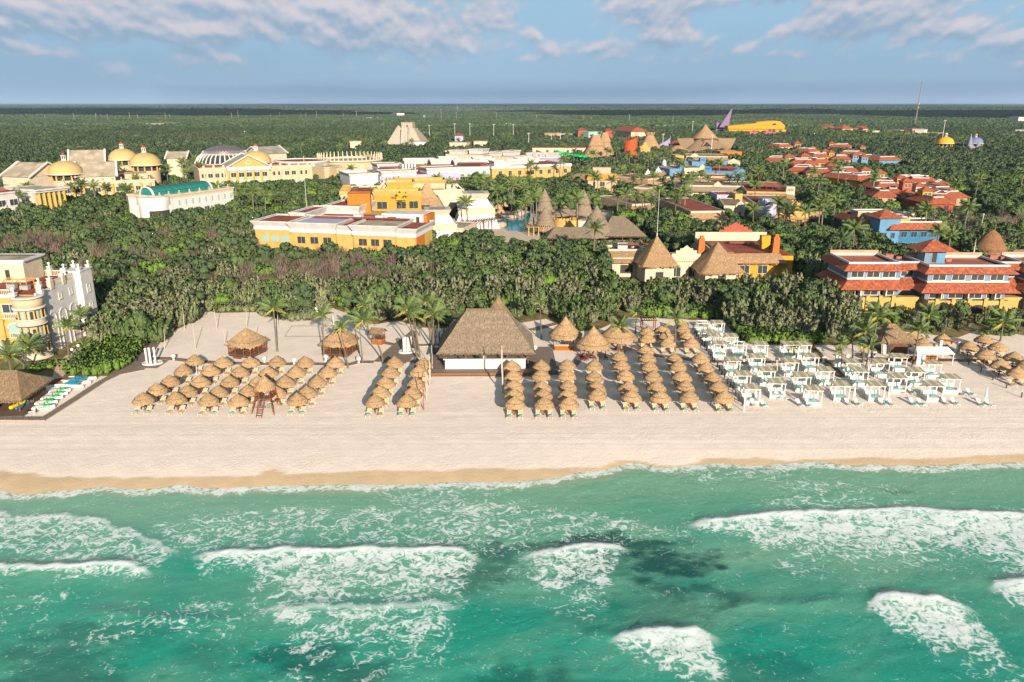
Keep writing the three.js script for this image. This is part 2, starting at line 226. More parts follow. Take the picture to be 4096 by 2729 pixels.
// ---------------------------------------------------------------- sea: turbid turquoise water with breakers and lacy foam
{
const L = -0.6;
// breakers: crest line, metres of foam trailing behind it (seaward) at each point, how dense, how high
const waves = [
{ c: [[-55.33, -67.24], [-51.33, -67.78], [-48.58, -67.55], [-44.66, -67.55], [-41.81, -67.93], [-40.18, -68.16], [-37.23, -67.47], [-35.16, -66.31]], b: [2, 2, 1.6, 2, 2.4, 2.6, 1.8, 0.8], d: 0.62, h: 0.62 },
{ c: [[-63.10, -78.54], [-58.00, -78.29], [-55.93, -77.33], [-51.41, -77.52], [-46.76, -77.05], [-42.63, -75.01], [-38.13, -72.37], [-35.49, -71.03], [-33.93, -70.09]], b: [2, 2, 9, 11.5, 11, 9, 6, 3.2, 1.5], d: 0.56, h: 0.22 },
{ c: [[-33.30, -69.58], [-30.37, -70.10], [-25.95, -70.30], [-24.12, -71.00], [-21.49, -70.47], [-14.77, -70.67], [-8.01, -70.88], [-5.28, -70.55], [-2.74, -68.78]], b: [1, 3, 3.2, 9.5, 11, 11.5, 11.5, 9, 4], d: 0.68, h: 0.6 },
{ c: [[-23.41, -60.78], [-21.13, -61.17], [-17.10, -61.11], [-12.12, -61.27], [-7.15, -61.76], [-4.11, -61.59]], b: [2, 5, 9, 10, 9, 6], d: 0.50, h: 0.3 },
{ c: [[0.44, -68.78], [1.34, -69.58], [4.51, -70.55], [7.97, -71.37], [10.96, -71.58], [12.65, -70.71]], b: [2, 7, 9.5, 10.5, 3, 0.5], d: 0.66, h: 0.66 },
{ c: [[18.74, -75.49], [21.78, -76.70], [28.09, -77.56], [34.51, -78.38], [44.60, -78.87], [52.99, -78.38], [57.56, -77.65], [62.78, -76.51]], b: [0.8, 2.4, 6, 9, 10.5, 12.5, 14.5, 12], d: 0.80, h: 0.62 },
{ c: [[45.17, -63.91], [47.49, -64.82], [49.69, -65.18], [52.92, -65.40], [56.64, -64.68]], b: [1, 4.5, 5.5, 6, 5], d: 0.85, h: 0.6 },
{ c: [[32.08, -61.23], [34.64, -62.44], [35.90, -62.95], [39.60, -62.58], [42.11, -61.23], [43.02, -59.55]], b: [1, 4.5, 7, 9.5, 9, 3], d: 0.80, h: 0.72 },
{ c: [[7.96, -56.30], [10.82, -57.24], [13.38, -57.74], [16.22, -57.59], [17.90, -56.72], [18.54, -55.93]], b: [1, 4, 6, 7, 5, 2], d: 0.86, h: 0.74 },
{ c: [[17.31, -60.60], [24.17, -61.50], [32.61, -62.39]], b: [0.1, 0.1, 0.1], d: 0, h: 0.34 }, { c: [[4.72, -56.84], [8.16, -57.12], [11.50, -57.85]], b: [0.1, 0.1, 0.1], d: 0, h: 0.3 }, { c: [[-40.88, -60.60], [-32.50, -59.66], [-23.46, -59.05]], b: [0.1, 0.1, 0.1], d: 0, h: 0.3 },
];
for (const w of waves) { w.x0 = w.c[0][0]; w.x1 = w.c[w.c.length - 1][0]; w.back = w.c.map((p, i) => [p[0], w.b[i]]); }
const ends = (w, x, m) => step3(0, m, x - w.x0) * step3(0, m, w.x1 - x);
const crest = (w, x) => curve(w.c, x) + (fbm(x * 0.55, w.x0, 3) - 0.5) * 1.3;
const height = (x, z) => {
let y = L + 0.10 * (fbm(x * 0.12 + z * 0.05, z * 0.35, 3) - 0.5) + 0.06 * (fbm(x * 0.7, z * 1.1 + 7, 3) - 0.5);
for (const w of waves) { if (x < w.x0 || x > w.x1) continue; const d = crest(w, x) - z, e = ends(w, x, 4); if (d < -16 || d > 3) continue; y += 0.62 * w.h * e * (d < 0 ? Math.exp(d / 2.6) : Math.exp(-(d * d) / 1.1)) * (0.85 + 0.3 * fbm(x * 1.3, w.x0 + z, 2)); }
return y;
};
const X0 = -80, XW = 160, Z0 = -97, ZW = 58, TW = 2048, TH = 1024;
const blots = [[15.35, -68.32, 5.5, 3.0, 0.95], [16.93, -63.55, 3.5, 2.0, 0.7], [11.08, -72.63, 5.5, 1.5, 0.9], [4.54, -71.14, 4, 0.9, 0.7], [6.49, -67.16, 4.5, 2.2, 0.5], [-1.89, -70.31, 3, 2, 0.7], [-3.30, -66.41, 4, 2.2, 0.6], [-7.16, -71.56, 2.5, 1.0, 0.5], [-36.23, -57.49, 5, 1.6, 0.45], [-39.88, -54.95, 4, 1.4, 0.5], [-35.28, -53.87, 3.5, 1.4, 0.5], [-26.23, -55.22, 3, 2, 0.35], [-17.36, -54.41, 5, 2.0, 0.65], [-13.46, -53.09, 4, 1.5, 0.6], [1.58, -51.82, 4, 2, 0.6], [21.15, -52.83, 3, 2, 0.4], [46.57, -83.58, 2, 0.6, 0.35], [12.36, -60.88, 6, 2.0, 0.4], [-32.69, -58.09, 6, 1.2, 0.35], [-35.96, -51.82, 5, 1.5, 0.5]];
const col = new Uint8Array(TW * TH * 4), rou = new Uint8Array(TW * TH * 4);
const C = { deep: [0.000, 0.225, 0.175], mid: [0.012, 0.285, 0.205], milk: [0.175, 0.365, 0.255], sandy: [0.38, 0.38, 0.235], weed: [0.003, 0.060, 0.062], foam: [0.74, 0.77, 0.78] };
const lace = (x, z) => {                               // webs of foam: creases of warped noise at several sizes
const wx = (fbm(x * 0.8, z * 0.8, 3) - 0.5) * 3.2, wz = (fbm(x * 0.8 + 40, z * 0.8 + 11, 3) - 0.5) * 3.2, rg = (p, q) => 1 - Math.abs(2 * vn(p, q) - 1);
const a = rg(x * 0.8 + wx + z * 0.4, z * 1.1 + wz), b = rg(x * 1.9 + wx * 1.5 + 9, z * 2.3 + wz * 1.5), c = rg(x * 4.3 + wx * 2.4 + 2, z * 4.9 + wz * 2.4), d = rg(x * 9 + wx * 3, z * 9.5 + wz * 3 + 5);
return 0.30 * a + 0.32 * b + 0.25 * c + 0.15 * d;
};
for (let j = 0; j < TH; j++) for (let i = 0; i < TW; i++) {
const x = X0 + XW * (i + 0.5) / TW, z = Z0 + ZW * (j + 0.5) / TH, off = z - curve(shore, x);      // off: metres seaward of the shore line
const n1 = fbm(x * 0.05 + 4, z * 0.09, 3), n2 = fbm(x * 0.11 + z * 0.06, z * 0.2 + 30, 4);
let murk = clamp(step3(13, 1, off + (n2 - 0.5) * 12) * 0.75 + step3(36, 14, off + (n1 - 0.5) * 34) * 0.5 + (n2 - 0.5) * 1.1 + 0.03);
const veil = step3(2.6, 0.2, off + (n2 - 0.5) * 2);
let c = [0, 1, 2].map(q => mix(mix(mix(C.deep[q], C.mid[q], clamp(n1 * 1.7 - 0.35)), C.milk[q], murk), C.sandy[q], veil * 0.9));
let weed = 0; const froth = [0.17, 0.40, 0.31]; for (const b of blots) { const u = (x - b[0]) / b[2], v = (z - b[1]) / b[3], r = Math.sqrt(u * u + v * v); if (r < 1.9) weed = Math.max(weed, b[4] * step3(1.5, 0.35, r + (fbm(x * 0.6 + b[0], z * 0.9, 4) - 0.5) * 2.2)); }
c = c.map((v, q) => mix(v, C.weed[q], weed * 0.92));
// how much foam floats here
let dn = 0, solid = 0;
for (const w of waves) {
if (x < w.x0 - 1 || x > w.x1 + 1 || !w.d) continue;
const d = z - crest(w, x), bk = Math.max(0.3, curve(w.back, x) * (0.95 + 0.55 * fbm(x * 0.3, w.x0 + 5, 3))); if (d < -0.6 || d > bk * 1.5) continue;
const e = ends(w, x, 2.2), t = d / bk;
dn = Math.max(dn, w.d * e * (1 - step3(0.15, 1.35, t)) * (0.8 + 0.45 * fbm(x * 0.35, z * 0.35 + w.x1, 3)));
solid = Math.max(solid, e * (w.h > 0.3 ? 1 : 0.55) * step3(-0.5, -0.15, d) * step3(0.35 + 1.5 * w.d * fbm(x * 0.9, 3 + w.x0, 3), 0.1, d));
}
const drift = step3(0.35, 0.62, fbm(x * 0.06 + z * 0.03 + 20, z * 0.12 + 8, 3));
dn = Math.max(dn, 0.36 * step3(24, 10, off) * drift + 0.10, 0.30 * drift * step3(0.5, 0.7, fbm(x * 0.1 + 60, z * 0.1, 2)) + 0.06);
const sw = step3(1.9, 0.15, Math.abs(off - 0.4) + (fbm(x * 0.8, z * 0.8, 3) - 0.5) * 1.4); dn = Math.max(dn, 0.82 * sw);
const l = lace(x, z); let f = 0.95 * step3(0.90 - dn * 0.60, 1.10 - dn * 0.50, l); f = Math.max(f * 0.92, solid * (0.75 + 0.25 * l)); if (off < -1.2) f *= step3(-2.4, -1.2, off);
const fr = clamp(dn * 0.75) * step3(-0.2, 0.4, off); c = c.map((v, q) => mix(v, froth[q], fr * 0.6 * (1 - weed)));   // bubbles stirred into the water under the foam
const fo = f * (0.86 + 0.2 * (l - 0.5));
const k = 4 * (j * TW + i);
for (let q = 0; q < 3; q++) col[k + q] = 255 * Math.pow(clamp(mix(c[q], C.foam[q], clamp(fo))), 1 / 2.2);
col[k + 3] = 255; rou[k] = rou[k + 1] = rou[k + 2] = 255 * mix(0.16, 0.9, clamp(f)); rou[k + 3] = 255;
}
const mk = (d, s) => { const t = new THREE.DataTexture(d, TW, TH); t.wrapS = t.wrapT = THREE.MirroredRepeatWrapping; t.magFilter = THREE.LinearFilter; if (s) t.colorSpace = THREE.SRGBColorSpace; t.needsUpdate = true; return t; };
const ripple = grain(512, 512, (u, v) => 0.6 * pn(u, v, 14, 2) + 0.4 * pn(u, v, 40, 7));
const xs = [-900, -400, -200, -120, ...range(-82, 84, 0.4), 120, 200, 400, 900], zs = [...range(-104, -38, 0.25), -30, -10, 50, 200, 700];
structure('sea', gridSheet(xs, zs, height, (x, z) => [(x - X0) / XW, (z - Z0) / ZW]), new THREE.MeshPhysicalMaterial({ map: mk(col, true), roughnessMap: mk(rou), roughness: 1, ior: 1.33, bumpMap: rep(ripple, 16, 6), bumpScale: 0.08 }));
}


// ================================================================ the beach
// ---------------------------------------------------------------- thatch: ragged cones and caps
function thatchCone(profile, seg, seed, o = {}) {         // profile: [radius, y] from the tip to the hem; a fringe of straw hangs from the hem
const r = rand(seed), sq = o.square || 0, ring = [], pos = [];
const shape = a => sq ? mix(1, 1 / Math.max(Math.abs(Math.cos(a)), Math.abs(Math.sin(a))), sq) : 1;
for (const [R, y] of profile) { const row = []; for (let i = 0; i < seg; i++) { const a = i / seg * 6.2832 + (o.turn || 0), k = shape(i / seg * 6.2832) * (1 + (r() - 0.5) * 0.07); row.push([Math.cos(a) * R * k * (o.sx || 1), y + (r() - 0.5) * 0.05 * (R > 0.1 ? 1 : 0), Math.sin(a) * R * k]); } ring.push(row); }
for (let j = 1; j < ring.length; j++) for (let i = 0; i < seg; i++) { const A = ring[j - 1][i], B = ring[j - 1][(i + 1) % seg], Cc = ring[j][(i + 1) % seg], D = ring[j][i]; pos.push(...A, ...Cc, ...D, ...A, ...B, ...Cc); }
const last = ring[ring.length - 1], drop = o.drop ?? 0.28;
const n = seg * (o.strands || 3);
for (let i = 0; i < n; i++) {                          // strands of the fringe
const t = i / n * seg, k = Math.floor(t), f = t - k, A = last[k % seg], B = last[(k + 1) % seg], x = mix(A[0], B[0], f), y = mix(A[1], B[1], f) + 0.06, z = mix(A[2], B[2], f), w = 3.6 * Math.hypot(B[0] - A[0], B[2] - A[2]) / (o.strands || 3) * 0.5, L = Math.hypot(x, z) || 1, dx = -z / L * w, dz = x / L * w, h = drop * (0.45 + 0.8 * r()), q = 0.94 + 0.1 * r();
pos.push(x - dx, y, z - dz, x + dx, y, z + dz, x * q + dx * 0.5, y - h, z * q + dz * 0.5, x - dx, y, z - dz, x * q + dx * 0.5, y - h, z * q + dz * 0.5, x * q - dx * 0.4, y - h * 0.9, z * q - dz * 0.4);
}
let g = tris(pos); g = toCreasedNormals(g, 0.9); return slope(g);
}
function ropeRing(R, y, seg, seed, sq = 0) { const r = rand(seed), L = []; for (let i = 0; i < seg; i++) { const a = i / seg * 6.2832, k = sq ? mix(1, 1 / Math.max(Math.abs(Math.cos(a)), Math.abs(Math.sin(a))), sq) : 1; L.push([Math.cos(a) * R * k, y + (r() - 0.5) * 0.06, Math.sin(a) * R * k]); } return L.map((p, i) => rod(p, L[(i + 1) % seg], 0.028, 0.028, 4)); }

const parasolKinds = [];
for (let k = 0; k < 4; k++) {
const g = new THREE.Group(), f = 1 + (k - 1.5) * 0.02;
part('thatch_roof', thatchCone([[0.03, 3.05], [0.22, 2.86], [0.62, 2.58], [1.02, 2.28], [1.34, 1.96], [1.54, 1.66]].map(p => [p[0] * f, p[1]]), 22, 100 + k, { drop: 0.3, strands: 4 }), k % 2 ? M.thatchGold : M.thatchTan2 || (M.thatchTan2 = thatch(0.66, 0.43, 0.225)), g);
part('binding_rope', ropeRing(1.19 * f, 2.15, 18, 5 + k), M.rope, g);
part('pole', [rod([0, 0, 0], [0, 2.6, 0], 0.085, 0.07, 8)], M.redwood, g);
part('shelf', [lathe([[0.02, 0.74], [0.36, 0.74], [0.36, 0.79], [0.02, 0.79]], 14)], M.wood, g);
part('rafter', [0, 1, 2, 3, 4, 5].map(i => { const a = i * 1.047; return rod([0, 2.75, 0], [Math.cos(a) * 1.4, 1.82, Math.sin(a) * 1.4], 0.03, 0.03, 4); }), M.wood, g);
g.name = 'thatched_parasol'; parasolKinds.push(g);
}
const loungerKinds = [];
for (const [frame, bed] of [[M.plastic, M.sling], [M.plastic, M.plastic]]) {
const g = new THREE.Group(); g.name = 'sun_lounger';
part('seat', [box(0, 0.34, 0.32, 0.62, 0.05, 1.3)], bed, g);
const back = new THREE.BoxGeometry(0.62, 0.05, 0.78); back.translate(0, 0, -0.39); back.rotateX(0.62); back.translate(0, 0.35, -0.32); part('backrest', [metric(back)], bed, g);
const fr = [box(-0.34, 0.32, 0.1, 0.05, 0.06, 1.75), box(0.34, 0.32, 0.1, 0.05, 0.06, 1.75), bar([-0.34, 0.34, -0.3], [-0.34, 0.8, -0.93], 0.05), bar([0.34, 0.34, -0.3], [0.34, 0.8, -0.93], 0.05)];
for (const x of [-0.34, 0.34]) { for (const z of [-0.7, 0.85]) fr.push(box(x, 0.145, z, 0.055, 0.29, 0.055)); fr.push(bar([x, 0.36, -0.05], [x, 0.56, -0.2], 0.045), box(x, 0.57, -0.36, 0.06, 0.035, 0.45)); }
part('frame', fr, frame, g);
loungerKinds.push(g);
}
const towelG = merge([box(0, 0.03, 0, 0.5, 0.05, 0.34), box(0.03, 0.075, 0.01, 0.4, 0.05, 0.26)]);
const dr = rand(4242);
function lounger(kind, label, x, z, turn, group) { return copy(loungerKinds[kind], label, x, beachY(x, z) + 0.01, z, turn, [0.88, 0.95, 0.97], group), tag(scene.children[scene.children.length - 1], label, 'sun lounger', group); }
function parasol(label, x, z, group, s = 1) { const k = Math.floor(dr() * 4), o = copy(parasolKinds[k], label, x, beachY(x, z) - 0.05, z, dr() * 6.28, [s * (0.96 + dr() * 0.09), 0.98 + dr() * 0.06, s * (0.96 + dr() * 0.09)], group); tag(o, label, 'parasol', group); return o; }
let towelN = 0;
function towel(x, z, turn, label) { return single('towel', towelG, M.towel, label, 'towel', x, beachY(x, z) + 0.375, z, turn, 'teal towels laid out on the loungers'); }

// parasols in rows, each row listed from the sea towards the land; two beige loungers wait under each
const rows = [
['first row from the cream hotel', [[-54.83, -107.77], [-54.47, -111.63], [-54.11, -115.48], [-54.04, -120.49], [-54.29, -125.86]]],
['second row from the cream hotel', [[-49.97, -107.85], [-49.57, -110.92], [-49.24, -115.17], [-49.57, -120.49], [-49.11, -124.92]]],
['third row from the cream hotel', [[-44.96, -107.26], [-44.79, -110.79], [-44.57, -115.17], [-44.61, -120.06], [-44.44, -124.92]]],
['row left of the lifeguard tower', [[-40.50, -107.14], [-40.39, -111.13], [-39.94, -114.81], [-39.83, -119.67], [-40.01, -125.28]]],
['row behind the lifeguard tower', [[-35.84, -110.50], [-35.76, -115.17], [-35.30, -119.81], [-35.09, -124.92]]],
['row right of the lifeguard tower', [[-31.84, -107.46], [-31.23, -110.63], [-30.71, -115.12], [-30.16, -119.77], [-29.95, -124.76]]],
['outer row left of the volleyball court', [[-20.22, -106.75], [-20.12, -110.63], [-19.91, -114.59], [-19.87, -119.57], [-19.89, -124.55]]],
['inner row left of the volleyball court', [[-15.58, -106.98], [-15.13, -110.21], [-15.12, -114.36], [-15.25, -120.06], [-14.96, -123.89]]],
['first row right of the volleyball court', [[0.41, -106.01], [0.35, -109.39], [0.29, -113.27], [0.18, -117.68], [-0.01, -122.62]]],
['second row right of the volleyball court', [[4.71, -106.09], [4.71, -109.67], [4.61, -112.92], [4.69, -118.15], [4.89, -122.87]]],
['third row right of the volleyball court', [[8.32, -106.09], [8.32, -109.26], [8.65, -112.92], [8.87, -118.34], [9.29, -123.38]]],
['fourth row right of the volleyball court', [[12.87, -109.47], [13.04, -112.92], [13.21, -117.54], [13.82, -123.02]]],
['fifth row right of the volleyball court', [[17.97, -109.14], [17.98, -112.75], [18.34, -118.24], [18.37, -123.02], [18.60, -127.73]]],
['third row from the white cabanas', [[22.26, -108.74], [22.37, -112.75], [22.76, -117.68], [22.97, -122.52], [23.36, -127.03], [23.68, -131.16]]],
['second row from the white cabanas', [[26.61, -108.86], [26.91, -113.05], [27.32, -117.68], [27.80, -122.77], [27.98, -126.87]]],
['row next to the white cabanas', [[31.72, -108.45], [32.01, -112.92], [32.18, -117.22], [32.09, -121.62], [32.52, -126.87]]],
];
const back = [[25.33, -138.82], [25.96, -143.16], [28.62, -135.98], [29.17, -140.41], [29.21, -144.50], [32.92, -135.85], [32.98, -140.22], [33.29, -144.98], [33.67, -147.97]];
const backWords = ['nearest the sea, in front of the red pergola', 'right in front of the red pergola', 'nearest the sea, by the tall palm trunk', 'in the middle, by the tall palm', 'farthest inland, by the tall palm', 'nearest the sea, along the rope fence', 'second from the sea along the rope fence', 'third from the sea along the rope fence', 'farthest inland along the rope fence'];
function pairUnder(x, z, where, front) {
for (const s of [-1, 1]) {
const lx = x + s * 0.86 + (dr() - 0.5) * 0.12, lz = z + 0.75 + (dr() - 0.5) * 0.2, t = (dr() - 0.5) * 0.12, side = s < 0 ? 'left' : 'right';
lounger(0, `beige lounger, ${side}, under the ${where}`, lx, lz, t, 'beige loungers under the straw parasols');
if (front && dr() < 0.75) towel(lx, lz + 0.45, t + 0.3, `teal towel, ${side} lounger, ${where}`);
}
}
rows.forEach(([words, spots], n) => spots.forEach(([x, z], i) => {
const nth = i === spots.length - 1 ? 'most inland parasol' : i === 0 ? 'most seaward parasol' : ordinal[i] + ' parasol';
parasol(`straw parasol, ${i === 0 ? 'nearest the sea' : i === spots.length - 1 ? 'farthest inland' : ordinal[i] + ' from the sea'}, ${words}`, x, z, 'straw parasols in rows on the beach');
pairUnder(x, z, `${nth}, ${words}`, i === 0);
}));
back.forEach(([x, z], i) => { parasol(`straw parasol of the inland cluster, ${backWords[i]}`, x, z, 'straw parasols in rows on the beach', 0.95); pairUnder(x, z, `inland parasol ${backWords[i].replace(',', '')}`, false); });
const far = [[75.91, -140.12, 'behind the brown thatched hut'], [75.45, -135.90, 'beside the brown thatched hut, palm in front'], [80.34, -138.27, 'behind the white concrete gateway'], [82.68, -133.88, 'just right of the white concrete gateway'], [87.87, -138.13, 'farthest inland by the bushy palm'], [82.78, -128.90, 'third along the bollards from the white tent'], [87.62, -133.33, 'under the bushy palm'], [82.13, -123.47, 'fourth along the bollards from the white tent'], [86.84, -127.44, 'near the right picture edge, inland one'], [82.35, -119.33, 'at the right picture edge, nearest the sea'], [86.72, -123.77, 'cut by the right picture edge']];
far.forEach(([x, z, w]) => { parasol(`dark straw parasol, far right group, ${w}`, x, z, 'straw parasols of the far right group', 1.08); for (const s of [-1, 1]) lounger(0, `beige lounger, ${s < 0 ? 'left' : 'right'} under far right parasol ${w}`, x + s * 0.95, z + 0.7, (dr() - 0.5) * 0.2, 'beige loungers of the far right group'); });

// ---------------------------------------------------------------- white canopy beds
function makeCabana(open) {
const g = new THREE.Group(); g.name = 'canopy_bed'; const w = 1.08, h = 2.42;
for (const [x, z] of [[-w, w], [w, w], [-w, -w], [w, -w]]) part('post', [box(x, h / 2, z, 0.1, h, 0.1)], M.plastic, g);
part('roof_frame', [box(0, h + 0.06, w, 2.5, 0.12, 0.1), box(0, h + 0.06, -w, 2.5, 0.12, 0.1), box(-w, h + 0.06, 0, 0.12, 0.12, 2.16), box(w, h + 0.06, 0, 0.12, 0.12, 2.16)], M.plastic, g);
if (!open) { const sr = rand(9); for (let i = 0; i < 6; i++) part('slat', [box(-1.06 + i * 0.425, h + 0.145 + sr() * 0.02, -0.02, 0.375, 0.035, 2.62 + sr() * 0.1)], i % 3 === 1 ? M.slatPale || (M.slatPale = mat(0.56, 0.51, 0.37)) : M.slat, g); }
part('bed_base', [box(0, 0.22, 0, 2.04, 0.4, 2.1)], M.plastic, g);
part('mattress', [box(0, 0.5, 0.06, 1.96, 0.17, 1.94)], M.mattress, g);
part('headboard', [box(0, 0.75, -1.03, 2.08, 0.62, 0.09)], M.plastic, g);
for (const x of [-0.52, 0.52]) { const c = new THREE.BoxGeometry(0.96, 0.56, 0.16, 3, 3, 1); c.rotateX(-0.3); c.translate(x, 0.86, -0.84); part('pillow', [metric(c)], M.cushion, g); }
if (!open) for (const [x, z] of [[-w, -w], [w, -w], [-w, w]]) part('curtain', [rod([x + 0.08, 2.35, z], [x + 0.1, 1.25, z], 0.13, 0.06, 6), rod([x + 0.1, 1.3, z], [x + 0.08, 0.35, z], 0.05, 0.12, 6)], M.canvas, g);
return g;
}
const cabanaKinds = [makeCabana(false), makeCabana(true)];
const cabanas = [
[36.56, -110.18, 0, 'seaward row, leftmost, beside the rope fence'], [41.27, -112.61, 0, 'second from the rope fence in the seaward row'], [45.82, -109.57, 0, 'seaward row, nearest the sea in the middle'], [50.76, -111.43, 0, 'seaward row, just right of the middle'], [56.10, -111.43, 0, 'seaward row, third from the right'], [65.06, -111.43, 0, 'seaward row, second from the right'], [69.48, -114.69, 0, 'rightmost of all, by the open sand'],
[36.91, -116.21, 0, 'second line, leftmost by the rope fence'], [41.44, -118.27, 0, 'second line, second from the rope fence'], [46.24, -115.54, 0, 'second line, just left of the dark plank walk'], [51.01, -118.27, 0, 'second line, right at the dark plank walk'], [56.47, -118.04, 0, 'second line, fifth from the rope fence'], [61.19, -114.95, 0, 'second line, in front of the leaning palm'], [65.46, -117.85, 0, 'second line, right of the leaning palm'],
[37.27, -123.36, 0, 'third line, leftmost by the rope fence'], [41.99, -125.14, 0, 'third line, second from the rope fence'], [46.83, -122.71, 0, 'third line, third from the rope fence'], [51.26, -125.40, 0, 'third line, beside the plank walk'], [56.98, -122.36, 0, 'third line, in front of the palm clump'], [61.82, -122.26, 0, 'third line, in front of the brown hut'], [66.24, -125.28, 0, 'third line, touching the white tent'], [70.18, -121.75, 0, 'in front of the white tent'],
[37.45, -132.76, 0, 'inland lines, in front by the rope fence'], [41.00, -132.59, 1, 'bare frame without slats at the green hedge'], [44.82, -132.48, 0, 'inland line, alone at the green hedge'], [49.87, -132.48, 0, 'inland line, left of the touching pair'], [52.52, -132.48, 0, 'inland line, right of the touching pair'], [37.73, -137.63, 0, 'inland corner, left one of the second line'], [40.79, -137.51, 0, 'inland corner, right one of the second line'], [37.36, -140.13, 0, 'inland corner, half hidden by the one in front'], [40.67, -146.61, 0, 'inland corner, farthest right at the hedge'], [37.76, -146.75, 1, 'inland corner, bare frame farthest from the sea'],
];
const tr = rand(88);
for (const [x, z, open, w] of cabanas) {
const t = -0.07 + (tr() - 0.5) * 0.08, cz = z - 1.14;
tag(copy(cabanaKinds[open], '', x, beachY(x, cz), cz, t), `white canopy bed, ${w}`, 'canopy bed', 'white canopy beds on the sand');
if (!open && z > -135) single('towel', towelG, M.towel, `teal folded towel on the canopy bed, ${w}`.split(' ').slice(0, 16).join(' '), 'towel', x + (tr() - 0.5) * 0.4, beachY(x, cz) + 0.585, cz + 0.1, tr() * 3, 'teal towels on the canopy beds');
}
// white loungers and closed parasols among the canopy beds
const whiteLoungers = [[36.68, -109.83, 'front left pair'], [38.15, -109.63, 'front left pair'], [41.42, -112.82, 'pair below the second bed'], [42.49, -112.82, 'pair below the second bed'], [43.69, -109.83, 'front pair in the middle'], [44.93, -109.63, 'front pair in the middle'], [51.26, -110.10, 'front pair right of the middle'], [52.57, -110.10, 'front pair right of the middle'], [56.46, -110.10, 'front pair, third from the right'], [57.74, -110.10, 'front pair, third from the right'], [61.12, -110.12, 'front pair, fourth from the right'], [62.31, -110.12, 'front pair, fourth from the right'], [66.26, -110.35, 'front pair, second from the right'], [67.53, -110.35, 'front pair, second from the right'], [71.27, -109.90, 'rightmost front pair'], [72.51, -109.90, 'rightmost front pair'], [70.87, -114.38, 'right rear pair'], [72.19, -114.38, 'right rear pair'], [61.90, -115.11, 'pair before the leaning palm'], [63.14, -115.11, 'pair before the leaning palm'], [66.17, -118.15, 'pair between two beds'], [67.30, -118.41, 'pair between two beds'], [71.02, -121.87, 'pair behind the right beds'], [72.32, -122.04, 'pair behind the right beds'], [51.42, -118.15, 'pair beside the plank walk'], [52.74, -118.15, 'pair beside the plank walk'], [42.00, -119.03, 'single one between the left beds'], [47.18, -122.50, 'single one near the middle beds'], [37.14, -116.39, 'single one by the rope fence'], [46.67, -115.53, 'single one left of the middle bed']];
whiteLoungers.forEach(([x, z, w], i) => { const side = i < 26 ? (i % 2 ? 'right of the ' : 'left of the ') : ''; lounger(1, `white sun lounger, ${side}${w}`, x, z, 0.16 + (tr() - 0.5) * 0.1, 'white loungers among the canopy beds'); if (i < 24 && i % 3) towel(x + 0.1, z + 0.5, 0.3, `pale teal towel on white lounger, ${side}${w}`); });
function closedParasol(label, x, z) { const t = thing('closed_parasol', label, 'parasol', x, beachY(x, z), z, 0, 'closed white parasols'); part('pole', [rod([0, 0, 0], [0, 2.5, 0], 0.03, 0.03, 6)], M.plastic, t); part('canopy', [lathe([[0.03, 2.55], [0.09, 2.3], [0.15, 1.7], [0.2, 1.1], [0.1, 0.95], [0.02, 0.97]], 9)], M.canvas, t); part('foot', [lathe([[0.02, 0.08], [0.28, 0.08], [0.3, 0], [0.02, 0]], 10)], M.plastic, t); }
[[37.72, -110.61, 'front left pair'], [44.59, -111.01, 'middle front pair'], [52.41, -111.20, 'pair right of the middle'], [57.70, -111.20, 'third pair from the right'], [72.40, -110.81, 'rightmost front pair'], [62.89, -116.61, 'pair before the leaning palm'], [67.06, -119.98, 'pair between two beds'], [59.08, -121.60, 'canopy bed beside the palm clump']].forEach(([x, z, w]) => closedParasol(`closed white parasol at the ${w}`, x, z));

// ---------------------------------------------------------------- rope fence bollards
function bollard(x, z, label, group, h = 0.95) { const t = thing('rope_bollard', label, 'bollard', x, beachY(x, z), z, 0, group); part('post', [rod([0, 0, 0], [0, h, 0], 0.1, 0.09, 7)], M.black, t); part('cap', [ball(0, h, 0, 0.13, 0.8, 6)], M.wood, t); }
const fence = [[36.70, -151.17], [36.42, -148.24], [36.32, -146.12], [36.28, -144.31], [36.22, -142.61], [36.16, -140.76], [36.17, -139.25], [36.09, -137.19], [36.03, -135.18], [36.01, -133.67], [35.84, -131.86], [35.72, -129.73], [35.71, -127.81], [35.56, -125.79], [35.48, -123.83], [35.34, -121.65], [35.29, -119.35], [35.32, -117.70], [35.19, -115.83], [35.02, -113.72], [34.97, -111.60], [34.95, -109.71]];
fence.forEach(([x, z], i) => { bollard(x, z, 'dark bollard in the rope fence between straw parasols and canopy beds', 'bollards of the rope fence'); if (i) { const a = fence[i - 1], m = [(a[0] + x) / 2, 0.5, (a[1] + z) / 2]; single('fence_rope', merge([rod([a[0], 0.8, a[1]], m, 0.025, 0.025, 4), rod(m, [x, 0.8, z], 0.025, 0.025, 4)]), M.rope, 'sagging rope between two bollards of the rope fence', 'rope', 0, 0, 0, 0, 'ropes of the rope fence'); } });
[[80.19, -129.08], [80.07, -125.13], [79.76, -121.17], [79.61, -117.27], [79.48, -113.17]].forEach(([x, z], i) => bollard(x, z, `dark bollard by the far right parasols, ${ordinal[i]} counted from the white tent`, 'bollards by the far right parasols', 0.8));

